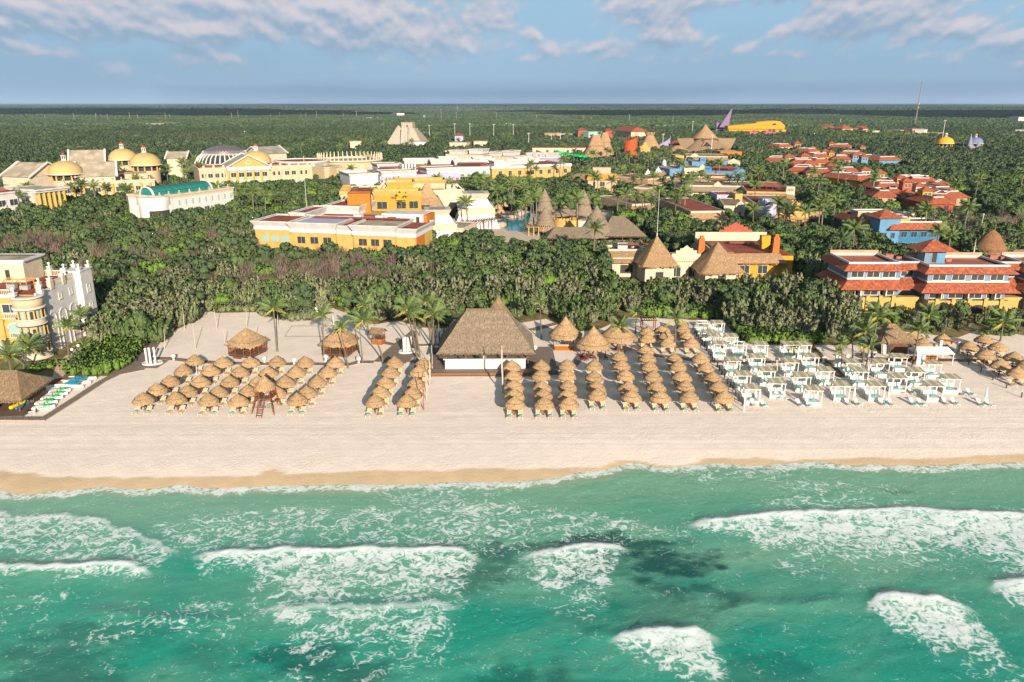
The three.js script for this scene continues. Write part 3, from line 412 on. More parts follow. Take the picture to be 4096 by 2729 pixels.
// ---------------------------------------------------------------- tall driftwood posts
function driftPost(bx, bz, tx, h, label, group, m = M.post, r = 0.07) { const g = [], s = 5, rr = rand(Math.floor(bx * 100 + 9000)); let p = [0, -0.1, 0]; for (let i = 1; i <= s; i++) { const t = i / s, q = [(tx - bx) * t + (rr() - 0.5) * 0.08, h * t, (rr() - 0.5) * 0.08]; g.push(rod(p, q, r * (1.05 - 0.35 * (i - 1) / s), r * (1.05 - 0.35 * t), 6)); p = q; } single('wooden_post', merge(g), m, label, 'post', bx, beachY(bx, bz), bz, 0, group); }
[[-65.0, -138.4, -64.6, 3.9, 'by the left boardwalk bend, leftmost'], [-66.4, -151.2, -66.3, 4.7, 'at the bushes beside the boardwalk'], [-59.1, -138.1, -59.1, 4.9, 'leaning one left of the round hut'], [-59.9, -151.4, -60.1, 4.3, 'leaning one near the low shrubs'], [-54.0, -151.9, -53.8, 4.3, 'behind the tip of the left hut'], [-54.5, -140.8, -54.5, 3.2, 'thin one touching the left hut roof'], [-50.4, -146.4, -50.2, 2.2, 'short one right behind the left hut'], [-47.4, -150.8, -47.1, 4.7, 'beside the tall slender palm']].forEach(a => driftPost(...a.slice(0, 4), `tall thin weathered post, ${a[4]}`, 'weathered posts on the left sand'));
[[-13.6, -125.9, -13.7, 4.6, 'farthest inland'], [-13.6, -121.8, -13.7, 4.4, 'second from the land'], [-13.4, -118.4, -13.3, 4.4, 'third from the land'], [-13.3, -114.9, -13.4, 3.4, 'fourth from the land'], [-13.2, -112.1, -13.2, 4.5, 'fifth from the land']].forEach(a => driftPost(...a.slice(0, 4), `tall volleyball court post, ${a[4]} in the left line`, 'posts of the volleyball court'));
driftPost(-13.2, -108.1, -13.3, 5.2, 'red painted court post nearest the sea', 'posts of the volleyball court', M.redPost || (M.redPost = mat(0.28, 0.07, 0.03)), 0.09);
driftPost(-1.4, -115.1, -1.6, 7.9, 'tallest court post beside the first right parasol row', 'posts of the volleyball court', M.post, 0.09);
driftPost(-1.5, -115.0, -1.7, 7.2, 'second court post leaning against the tallest one', 'posts of the volleyball court', M.post, 0.08);
driftPost(-0.2, -126.4, -0.2, 1.0, 'short white post among the first right parasol row', 'white marker posts', M.plastic, 0.07);
driftPost(-53.3, -123.7, -53.2, 2.0, 'thin white lamp post among the left parasols', 'white marker posts', M.plastic, 0.06);
driftPost(34.6, -107.6, 34.6, 1.3, 'white sign post at the seaward end of the rope fence', 'white marker posts', M.plastic, 0.09);
driftPost(45.0, -124.4, 44.9, 2.4, 'slim white lamp post among the canopy beds', 'white marker posts', M.plastic, 0.06);
driftPost(36.4, -130.0, 36.3, 1.2, 'white post at the inland rope fence', 'white marker posts', M.plastic, 0.07);

// ---------------------------------------------------------------- boardwalks
function ribbon(left, right, y0, y1) {
const pos = [], uv = []; let v = 0;
for (let i = 1; i < left.length; i++) {
const [a, b, c, d] = [left[i - 1], right[i - 1], right[i], left[i]], L = Math.hypot((a[0] + b[0] - c[0] - d[0]) / 2, (a[1] + b[1] - c[1] - d[1]) / 2), w = Math.hypot(a[0] - b[0], a[1] - b[1]);
pos.push(a[0], y1, a[1], d[0], y1, d[1], c[0], y1, c[1], a[0], y1, a[1], c[0], y1, c[1], b[0], y1, b[1]); uv.push(0, v, 0, v + L, w, v + L, 0, v, w, v + L, w, v);
for (const [p, q] of [[a, d], [c, b]]) { pos.push(p[0], y0, p[1], q[0], y0, q[1], q[0], y1, q[1], p[0], y0, p[1], q[0], y1, q[1], p[0], y1, p[1]); uv.push(0, 0, L, 0, L, .1, 0, 0, L, .1, 0, .1); }
v += L;
}
const g = tris(pos); g.setAttribute('uv', new THREE.Float32BufferAttribute(uv, 2)); return g;
}
function lane(pts, w, y0, y1) { const l = [], r = []; pts.forEach((p, i) => { const a = pts[Math.max(0, i - 1)], b = pts[Math.min(pts.length - 1, i + 1)], L = Math.hypot(b[0] - a[0], b[1] - a[1]), nx = -(b[1] - a[1]) / L * w / 2, nz = (b[0] - a[0]) / L * w / 2; l.push([p[0] - nx, p[1] - nz]); r.push([p[0] + nx, p[1] + nz]); }); return ribbon(l, r, y0, y1); }
structure('boardwalk', ribbon([[-68.40, -162.29], [-69.99, -156.08], [-70.87, -151.17], [-70.45, -145.31], [-68.94, -138.36], [-67.66, -131.32], [-66.98, -126.76], [-67.89, -122.79], [-68.26, -119.59], [-68.40, -112.61], [-68.65, -105.18], [-74.86, -105.18], [-110, -107]], [[-66.05, -160.52], [-67.26, -154.26], [-68.21, -149.45], [-68.00, -144.50], [-66.38, -137.62], [-64.19, -129.99], [-63.33, -126.01], [-66.26, -123.56], [-66.98, -120.16], [-67.08, -113.63], [-67.53, -103.84], [-74.07, -103.93], [-110, -105]], -0.1, 0.14), M.deck);
structure('boardwalk_path', lane([[-65.44, -132.40], [-61.76, -132.24], [-58.06, -131.16], [-52.86, -129.99], [-47.94, -129.47], [-39.60, -129.15], [-34.39, -129.15], [-28.61, -128.84], [-27.20, -130.26], [-24.49, -130.26]], 1.5, -0.1, 0.13), M.deck);
structure('boardwalk_apron', ribbon([[-63.63, -126.90], [-63.53, -131.59]], [[-61.48, -126.90], [-61.21, -131.16]], -0.1, 0.12), M.deck);
structure('boardwalk_square', ribbon([[-24.52, -130.41], [-23.53, -135.47], [-22.46, -140.76], [-21.13, -145.79], [-20.20, -150.48]], [[-18.79, -129.47], [-17.54, -133.78], [-17.37, -138.36], [-18.39, -143.24], [-19.08, -149.11]], -0.1, 0.15), M.deck);
structure('boardwalk_front', lane([[-19.17, -131.05], [-13.43, -129.73], [-13.03, -127.30], [3.53, -126.29], [5.02, -126.29], [10.58, -127.91], [12.58, -133.78]], 1.5, -0.1, 0.135), M.deck);
structure('boardwalk_link', lane([[-18.74, -140.03], [-13.73, -140.76]], 1.2, -0.1, 0.125), M.deck);
structure('kiosk_walk', lane([[-25.67, -142.61], [-22.44, -140.64]], 1.4, -0.1, 0.12), M.deck);
structure('boardwalk_cross', lane([[22.72, -140.15], [26.04, -134.34], [32.05, -131.59], [35.71, -130.52], [42.34, -129.99], [54.38, -130.52], [63.10, -131.05]], 1.4, -0.1, 0.125), M.deck);
structure('plank_walk', ribbon([[55.80, -140.03], [54.92, -131.05], [54.56, -122.50]], [[57.07, -140.03], [56.29, -131.05], [56.26, -122.73]], -0.1, 0.145), M.wood);
structure('tent_walk', lane([[64.41, -132.19], [71.71, -131.55], [83.50, -131.24], [88.43, -126.69]], 1.5, -0.1, 0.12), M.wood);
structure('forest_path', lane([[3.95, -150.48], [6.16, -152.57], [8.61, -154.71], [11.54, -156.92]], 1.6, -0.1, 0.15), M.deck);

// ---------------------------------------------------------------- outdoor showers and round white path lights
function shower(label, x, z, turn) {
const t = thing('beach_shower', label, 'shower', x, 0.13, z, turn, 'beach showers');
part('basin', [lathe([[0.02, 0], [1.75, 0], [1.8, 0.12], [1.75, 0.3], [1.6, 0.3], [1.55, 0.16], [0.02, 0.16]], 24).scale(1, 1, 0.72)], M.white, t);
for (const [px, pz] of [[-0.85, 0.25], [-0.35, -0.1], [-0.15, 0.5], [0.45, -0.25], [0.55, 0.3]]) { const c = part('column', [box(px, 1.45, pz, 0.3, 2.75, 0.22), box(px, 2.9, pz, 0.36, 0.12, 0.28)], M.white, t); part('shower_head', [rod([px, 2.45, pz + 0.1], [px, 2.5, pz + 0.4], 0.025, 0.025, 5)], M.metal, c); }
}
shower('white five column beach shower on the left boardwalk', -63.14, -129.20, 0.2);
shower('white five column beach shower near the big thatched hall', -19.20, -135.92, 0.5);
const rounds = [[-60.34, -131.32, 'beside the left shower'], [-43.72, -129.99, 'right of the left hut steps'], [-38.23, -129.05, 'between the two railed huts'], [-33.14, -131.05, 'at the palm by the right railed hut'], [-27.08, -129.89, 'at the thin palm on the path'], [41.17, -130.63, 'left one among the canopy beds'], [46.65, -129.47, 'on the cross walk among the beds'], [55.03, -129.99, 'at the foot of the plank walk'], [59.80, -131.32, 'left of the palm clump'], [63.44, -131.05, 'within the palm clump'], [65.52, -133.34, 'beside the brown hut'], [4.29, -136.50, 'at the right eave of the big hall']];
rounds.forEach(([x, z, w]) => { const t = thing('path_light', `round white path light, ${w}`, 'path light', x, beachY(x, z), z, 0, 'round white path lights'); part('pedestal', [lathe([[0.3, 0], [0.16, 0.3], [0.14, 0.55]], 10)], M.white, t); part('disc', [ball(0, 0.85, 0, 0.42, 0.9, 10).scale(1, 1, 0.62)], M.white, t); part('lens', [ball(0, 0.85, 0.2, 0.12, 1, 6)], M.grey, t); });
{ const a = [56.51, -127.66], t = thing('shower_post', 'white twin pillar shower post beside the plank walk', 'shower', a[0], 0, a[1]); part('pillar', [box(-0.25, 1.2, 0, 0.35, 2.0, 0.3)], M.white, t); part('pillar', [box(0.25, 1.1, 0.05, 0.35, 1.8, 0.3)], M.white, t); part('base', [box(0, 0.1, 0.1, 1.2, 0.2, 1.0)], M.white, t); }


// ================================================================ huts, hall, boats and palms on the beach
// subdivided thatch face: A, B along the hem, C, D along the top
function thatchFace(A, B, C, D, n, m, seed, jit = 0.16) {
const P = (u, v) => { const p = [0, 1, 2].map(k => mix(mix(A[k], B[k], u), mix(D[k], C[k], u), v)); p[1] += (fbm(p[0] * 1.1 + seed, p[2] * 1.1 + p[1] * 0.7, 3) - 0.5) * jit * 2; return p; };
const q = []; for (let j = 0; j < m; j++) for (let i = 0; i < n; i++) q.push([P(i / n, j / m), P((i + 1) / n, j / m), P((i + 1) / n, (j + 1) / m), P(i / n, (j + 1) / m)]);
return toCreasedNormals(quads(q), 0.8);
}
function hemFringe(pts, seed, drop = 0.35, every = 0.16) {
const r = rand(seed), o = [];
for (let i = 1; i < pts.length; i++) { const A = pts[i - 1], B = pts[i], L = Math.hypot(B[0] - A[0], B[2] - A[2]), n = Math.ceil(L / every), dx = (B[0] - A[0]) / L, dz = (B[2] - A[2]) / L;
for (let k = 0; k < n; k++) { const t = (k + r()) / n, x = mix(A[0], B[0], t), y = mix(A[1], B[1], t) + 0.08, z = mix(A[2], B[2], t), w = every * (0.9 + r()), h = drop * (0.5 + 0.8 * r()); o.push(x - dx * w, y, z - dz * w, x + dx * w, y, z + dz * w, x + dx * w * 0.4 * (r() - 0.5), y - h, z); } }
return slope(tris(o));
}
function thatchHip(x0, x1, z0, z1, y0, y1, rx0, rx1, seed, flare = 0) {   // hip roof with ridge rx0..rx1 in the middle of its depth
const zm = (z0 + z1) / 2, A = [x0, y0, z1], B = [x1, y0, z1], C = [x1, y0, z0], D = [x0, y0, z0], R = [rx0, y1, zm], S = [rx1, y1, zm];
const n = Math.max(4, Math.round((x1 - x0) * 0.9)), m = Math.max(4, Math.round((z1 - z0) * 0.55)), e = Math.max(4, Math.round((z1 - z0) * 0.9));
return merge([thatchFace(A, B, S, R, n, m, seed), thatchFace(B, C, S, S, e, m, seed), thatchFace(C, D, R, S, n, m, seed), thatchFace(D, A, R, R, e, m, seed), hemFringe([A, B, C, D, A], seed)].map(g => slope(g)));
}
function xRail(a, b, h, y) { const n = Math.max(1, Math.round(Math.hypot(b[0] - a[0], b[1] - a[1]) / 1.3)), o = [bar([a[0], y + h, a[1]], [b[0], y + h, b[1]], 0.08), bar([a[0], y + 0.12, a[1]], [b[0], y + 0.12, b[1]], 0.07)]; for (let i = 0; i < n; i++) { const p = [mix(a[0], b[0], i / n), mix(a[1], b[1], i / n)], q = [mix(a[0], b[0], (i + 1) / n), mix(a[1], b[1], (i + 1) / n)]; o.push(bar([p[0], y + 0.14, p[1]], [q[0], y + h - 0.02, q[1]], 0.05), bar([p[0], y + h - 0.02, p[1]], [q[0], y + 0.14, q[1]], 0.05), bar([q[0], y, q[1]], [q[0], y + h, q[1]], 0.09)); } return o; }

function railedHut(label, x, z, turn, seed) {
const t = thing('railed_hut', label, 'beach hut', x, 0, z, turn, 'railed thatched huts');
const s = 2.35;
part('deck', [box(0, 0.42, 0, 5.0, 0.16, 5.0)], M.wood, t); part('skirt', [box(0, 0.17, 0, 4.7, 0.34, 4.7)], M.dark, t);
for (const [px, pz] of [[-s, s], [s, s], [-s, -s], [s, -s], [0.9, s], [-0.9, s], [s, 0], [-s, 0]]) part('post', [rod([px, 0, pz], [px, 2.9, pz], 0.1, 0.09, 7)], M.redwood, t);
for (const [a, b] of [[[-s, s], [-0.9, s]], [[0.9, s], [s, s]], [[s, s], [s, -s]], [[s, -s], [-s, -s]], [[-s, -s], [-s, s]]]) part('railing', xRail(a, b, 0.95, 0.5), M.redwood, t);
for (let i = 0; i < 3; i++) part('step', [box(0, 0.1 + i * 0.13, s + 0.85 - i * 0.26, 1.7, 0.08, 0.3)], M.redwood, t);
part('thatch_roof', thatchCone([[0.05, 4.95], [0.35, 4.66], [1.2, 3.95], [2.1, 3.2], [2.85, 2.58], [3.15, 2.25]], 32, seed, { square: 0.55, drop: 0.4, strands: 4, turn: 0.785 * 0 }), M.thatchGold, t);
part('binding_rope', ropeRing(2.62, 2.82, 32, seed, 0.55), M.rope, t);
for (const [px, pz] of [[-1, -0.6], [1, -0.8]]) { const tb = part('table', [lathe([[0.02, 1.22], [0.45, 1.22], [0.45, 1.27], [0.02, 1.27]], 10, px, 0, pz), rod([px, 0.5, pz], [px, 1.22, pz], 0.05, 0.05, 5)], M.wood, t); }
}
railedHut('thatched hut with crossed wooden railings, the left one behind the parasols', -48.4, -135.4, -0.33, 11);
railedHut('thatched hut with crossed wooden railings beside the orange kiosk, palm in front', -31.6, -136.0, -0.2, 12);

{ // orange kiosk
const t = thing('orange_kiosk', 'small orange wooden kiosk with a shingled gable roof', 'kiosk', -25.4, 0, -141.4, -0.3);
part('counter', [box(0, 0.6, 0, 2.0, 1.1, 1.7)], M.orangewood, t); part('counter_top', [box(0, 1.19, 0.02, 2.16, 0.07, 1.86)], M.wood, t);
for (const [x, z] of [[-0.95, 0.8], [0.95, 0.8], [-0.95, -0.8], [0.95, -0.8]]) part('post', [box(x, 1.8, z, 0.1, 1.2, 0.1)], M.redwood, t);
part('roof', [slope(quads([[[-1.45, 2.25, 1.2], [1.45, 2.25, 1.2], [1.45, 3.2, 0], [-1.45, 3.2, 0]], [[1.45, 2.25, -1.2], [-1.45, 2.25, -1.2], [-1.45, 3.2, 0], [1.45, 3.2, 0]]])), slope(quads([[[-1.4, 2.2, 1.15], [1.4, 2.2, 1.15], [1.4, 3.13, 0], [-1.4, 3.13, 0]]]))], M.thatchBrown, t); part('shelf', [box(0, 1.5, -0.75, 1.8, 0.6, 0.1)], M.wood, t);
}
{ // lifeguard tower
const t = thing('lifeguard_tower', 'orange wooden lifeguard tower with a thatched cap and a ladder', 'lifeguard tower', -36.6, 0, -107.8, -0.12);
const Y = 2.3, s = 0.98;
for (const [x, z] of [[-1, 1], [1, 1], [-1, -1], [1, -1]]) part('leg', [rod([x * 1.75, -0.1, z * 1.5], [x * 0.82, 4.05, z * 0.8], 0.11, 0.085, 7)], M.redwood, t);
part('platform', [box(0, Y, 0, 2.5, 0.12, 2.4)], M.wood, t); part('brace', [bar([-1.5, 1, 1.33], [1.5, 1.0, 1.33], 0.07), bar([-1.5, 1, -1.33], [1.5, 1, -1.33], 0.07), bar([-1.35, 1.6, 1.25], [-1.35, 1.6, -1.25], 0.07), bar([1.35, 1.6, 1.25], [1.35, 1.6, -1.25], 0.07)], M.redwood, t);
for (const [a, b] of [[[1.15, 1.1], [1.15, -1.1]], [[-1.15, 1.1], [-1.15, -1.1]], [[1.15, -1.1], [-1.15, -1.1]], [[0.45, 1.1], [1.15, 1.1]], [[-1.15, 1.1], [-0.45, 1.1]]]) part('railing', xRail(a, b, 0.85, Y + 0.06), M.redwood, t);
const lad = part('ladder', [bar([-0.42, 0, 2.9], [-0.42, Y + 0.9, 1.15], 0.08), bar([0.42, 0, 2.9], [0.42, Y + 0.9, 1.15], 0.08)], M.redwood, t);
for (let i = 1; i < 9; i++) part('rung', [box(0, i * 0.28, 2.9 - i * 0.28 * 0.547, 0.84, 0.05, 0.1)], M.redwood, lad);
part('thatch_roof', thatchCone([[0.04, 5.6], [0.3, 5.32], [0.85, 4.75], [1.3, 4.25], [1.55, 3.85]], 22, 31, { drop: 0.4, strands: 4 }), M.thatchGold, t);
part('seat', [box(0, Y + 0.5, -0.5, 0.7, 0.08, 0.6), box(0, Y + 0.28, -0.5, 0.6, 0.4, 0.5)], M.plastic, t); part('rescue_board', [box(0.55, Y + 0.6, -0.2, 0.12, 0.9, 0.3)], mat(0.05, 0.15, 0.45), t);
}
// big straw parasols behind the rows
function bigParasol(label, x, z, R, top, eave, seed, m, bar_) {
const t = thing('large_thatched_shelter', label, 'thatched shelter', x, 0, z, 0, 'large straw shelters'); const k = R / 3.2;
part('thatch_roof', thatchCone([[0.05, top], [R * 0.1, top - (top - eave) * 0.13], [R * 0.33, top - (top - eave) * 0.38], [R * 0.6, top - (top - eave) * 0.64], [R * 0.85, top - (top - eave) * 0.87], [R, eave]], 34, seed, { drop: 0.45, strands: 4 }), m, t);
part('binding_rope', ropeRing(R * 0.9, eave + (top - eave) * 0.13, 30, seed), M.rope, t); part('pole', [rod([0, 0, 0], [0, top - 0.3, 0], 0.16, 0.12, 8)], M.redwood, t);
for (let i = 0; i < 6; i++) { const a = i * 1.047 + 0.3; part('post', [rod([Math.cos(a) * R * 0.72, 0, Math.sin(a) * R * 0.72], [Math.cos(a) * R * 0.72, eave + (top - eave) * 0.2, Math.sin(a) * R * 0.72], 0.07, 0.06, 6)], M.wood, t); }
if (bar_) { const b = part('bar_counter', [box(-0.3, 0.55, R * 0.72, R * 1.15, 1.05, 0.5)], M.orangewood, t); part('counter_top', [box(-0.3, 1.1, R * 0.72, R * 1.22, 0.07, 0.62)], M.plastic, b); }
return t;
}
bigParasol('tall straw shelter with an orange slatted bar counter under it', 10.0, -139.5, 3.15, 6.0, 2.45, 41, M.thatchGold, true);
bigParasol('tall straw shelter with dark chairs under it, nearest the parasol rows', 14.7, -134.0, 3.2, 5.75, 2.2, 42, M.thatchGold, false);
bigParasol('widest straw shelter, a palm standing in front of it', 19.8, -138.6, 3.5, 5.9, 2.3, 43, M.thatchGold, false);
function chair(label, x, z, turn, group) { const t = thing('dark_wood_chair', label, 'chair', x, 0, z, turn, group); part('seat', [box(0, 0.42, 0, 0.55, 0.06, 0.55)], M.redDark || (M.redDark = mat(0.10, 0.035, 0.02)), t); part('backrest', [bar([0, 0.4, -0.27], [0, 1.0, -0.5], 0.5, 0.05)], M.redDark, t); part('legs', [[-0.24, -0.24], [0.24, -0.24], [-0.24, 0.24], [0.24, 0.24]].map(([a, b]) => box(a, 0.2, b, 0.06, 0.4, 0.06)), M.redDark, t); }
const ch = rand(6); for (let i = 0; i < 14; i++) { const c = i < 7 ? [14.0, -131.9] : i < 11 ? [17.6, -132.0] : [19.6, -136.6]; chair(`dark wooden chair under the ${i < 7 ? 'shelter nearest the parasol rows' : i < 11 ? 'right edge of the nearest shelter' : 'widest straw shelter'}`, c[0] + (ch() - 0.5) * 2.6, c[1] + (ch() - 0.5) * 1.8, ch() * 6, i < 7 ? 'chairs under the nearest shelter' : i < 11 ? 'chairs right of the nearest shelter' : 'chairs under the widest shelter'); }
{ const a = [27.49, -150.82], t = thing('red_pergola', 'small reddish wooden pergola behind the parasol rows', 'pergola', a[0], 0, a[1]); for (const [x, z] of [[-1.3, 1], [1.3, 1], [-1.3, -1], [1.3, -1]]) part('post', [box(x, 1.1, z, 0.18, 2.2, 0.18)], M.redwood, t); part('beam', [box(0, 2.28, 1, 3.2, 0.16, 0.14), box(0, 2.28, -1, 3.2, 0.16, 0.14)], M.redwood, t); for (let i = 0; i < 7; i++) part('rafter', [box(-1.4 + i * 0.467, 2.44, 0, 0.1, 0.14, 2.8)], M.redwood, t); }

{ // the big thatched hall
const t = thing('thatched_hall', 'large open hall with a grey hipped thatch roof and white front counter', 'thatched hall', -4.55, 0, -131.4, 0.02);
part('deck', [box(1.2, 0.14, 0.6, 22, 0.5, 14.6)], M.deck, t); part('deck_edge', [box(0.6, 0.16, 8.05, 19.5, 0.36, 0.2)], M.orangewood, t); part('step', [box(0.6, 0.05, 8.45, 19.5, 0.2, 0.5)], M.deck, t);
part('thatch_roof', thatchHip(-8.35, 8.35, -5.9, 5.9, 3.2, 9.4, -3.4, 3.4, 51), M.thatchGrey, t);
part('ridge_cap', [slope(quads([[[-3.5, 9.35, 0.35], [3.5, 9.35, 0.35], [3.5, 9.58, 0], [-3.5, 9.58, 0]], [[3.5, 9.35, -0.35], [-3.5, 9.35, -0.35], [-3.5, 9.58, 0], [3.5, 9.58, 0]]]))], M.thatchBrown, t);
part('counter', [box(-3.7, 1.25, 5.6, 6.6, 1.7, 0.3)], M.white, t); part('counter', [box(3.25, 1.2, 5.6, 7.0, 1.55, 0.3)], M.white, t); part('counter_rim', [box(-0.2, 2.13, 5.6, 14.2, 0.1, 0.5)], M.white, t); part('pillar', [box(-0.3, 1.6, 5.65, 0.4, 2.5, 0.45)], M.white, t);
for (const x of [-7.2, -3.6, 0, 3.6, 7.2]) for (const z of [-5, 0, 4.6]) part('post', [rod([x, 0.3, z], [x, 3.6, z], 0.16, 0.14, 7)], M.wood, t);
part('back_wall', [box(0, 1.6, -5.2, 14.5, 2.6, 0.25)], M.wood, t);
for (let i = 0; i < 11; i++) part('stool', [lathe([[0.02, 1.0], [0.2, 1.0], [0.2, 1.06], [0.02, 1.06]], 8, 1.2 + i * 0.55, 0, 4.9), rod([1.2 + i * 0.55, 0.4, 4.9], [1.2 + i * 0.55, 1, 4.9], 0.04, 0.04, 5)], M.dark, t);
const a = thing('thatched_cone', 'tip of a brown thatched cone behind the big hall ridge', 'thatched roof', -2.6, 0, -143.4); part('thatch_roof', thatchCone([[0.05, 9.0], [0.5, 8.2], [1.5, 6.8], [3, 4.7], [4.2, 3.1]], 26, 52, { drop: 0.4 }), M.thatchBrown, a); part('post', [rod([0, 0, 0], [0, 8.5, 0], 0.2, 0.15, 7)], M.wood, a); part('wall', [lathe([[3, 0], [3, 3.8]], 18)], M.wood, a);
const b = [-13.88, -131.86], w = thing('litter_bin', 'dark wooden litter bin at the left corner of the big hall', 'bin', b[0], 0, b[1]); part('body', [box(0, 0.6, 0, 0.7, 1.1, 0.6)], M.dark, w); part('lid', [hip(-0.45, 0.45, -0.4, 0.4, 1.15, 1.5, 0.45)], M.black, w);
}
{ // brown hut on the right, white tent, concrete gate
const t = thing('brown_hut', 'brown plank hut with a shaggy thatch roof beside the white tent', 'hut', 69.9, 0, -137.2, 0.05);
part('wall', [box(0.3, 1.3, 0, 4.4, 2.6, 3.8)], M.wood, t); part('front_panel', [box(0.9, 1.05, 1.96, 2.9, 1.9, 0.1)], M.brown || (M.brown = mat(0.20, 0.075, 0.045, { map: rep(TX.plank, 0.5) })), t); part('door', [box(-1.25, 1.0, 1.97, 0.9, 2.0, 0.1)], M.dark, t);
part('thatch_roof', thatchHip(-3.3, 3.6, -3.1, 3.0, 2.35, 5.2, -0.8, 0.6, 61), M.thatchBrown, t);
for (const x of [-2.2, -1.75]) single('surfboard', box(0, 0.95, 0, 0.42, 1.9, 0.1).rotateX(-0.15), M.plastic, `white board leaning on the brown hut, ${x < -2 ? 'left' : 'right'} one`, 'board', 69.9 + x, 0.05, -134.9, 0.2, 'white boards at the brown hut');
const w = thing('white_tent', 'white open tent with a flat pitched canvas roof over tables', 'tent', 74.1, 0, -130.6, -0.02);
for (const [x, z] of [[-3.1, 1.7], [3.1, 1.7], [-3.1, -1.7], [3.1, -1.7], [0.3, 1.7]]) part('leg', [box(x, 1.05, z, 0.1, 2.1, 0.1)], M.plastic, w);
part('canvas_roof', [quads([[[-3.3, 2.0, 1.9], [3.3, 2.0, 1.9], [2.8, 2.85, 0], [-2.8, 2.85, 0]], [[3.3, 2.0, -1.9], [-3.3, 2.0, -1.9], [-2.8, 2.85, 0], [2.8, 2.85, 0]], [[3.3, 2.0, 1.9], [3.3, 2.0, -1.9], [2.8, 2.85, 0]], [[-3.3, 2.0, -1.9], [-3.3, 2.0, 1.9], [-2.8, 2.85, 0]]])], M.canvas, w);
part('side_curtain', [box(-2.85, 1.0, 1.75, 0.7, 1.95, 0.12), box(-2.0, 0.9, 1.7, 0.5, 1.75, 0.12)], M.canvas, w);
for (const [x, c] of [[-0.6, M.orangewood], [0.9, M.redwood], [-2.4, M.orangewood]]) single('massage_table', merge([box(0, 0.55, 0, 1.3, 0.5, 0.7), box(0, 0.85, 0, 1.35, 0.1, 0.75)]), c, `wooden table under the white tent, ${x > 0 ? 'right' : x < -1 ? 'left' : 'middle'} one`, 'table', 74.1 + x, 0, -131, 0, 'tables under the white tent');
const g = thing('beach_gateway', 'white pillared gateway with an orange lintel between parasols', 'gateway', 80.3, 0, -136.0, 0.0);
for (const x of [-1.4, 1.4]) part('pillar', [box(x, 1.15, x > 0 ? 0.6 : -0.4, 0.5, 2.3, 0.5)], M.white, g); part('lintel', [bar([-1.7, 2.36, -0.45], [1.7, 2.36, 0.65], 0.16, 0.2)], M.orangewood, g);
}
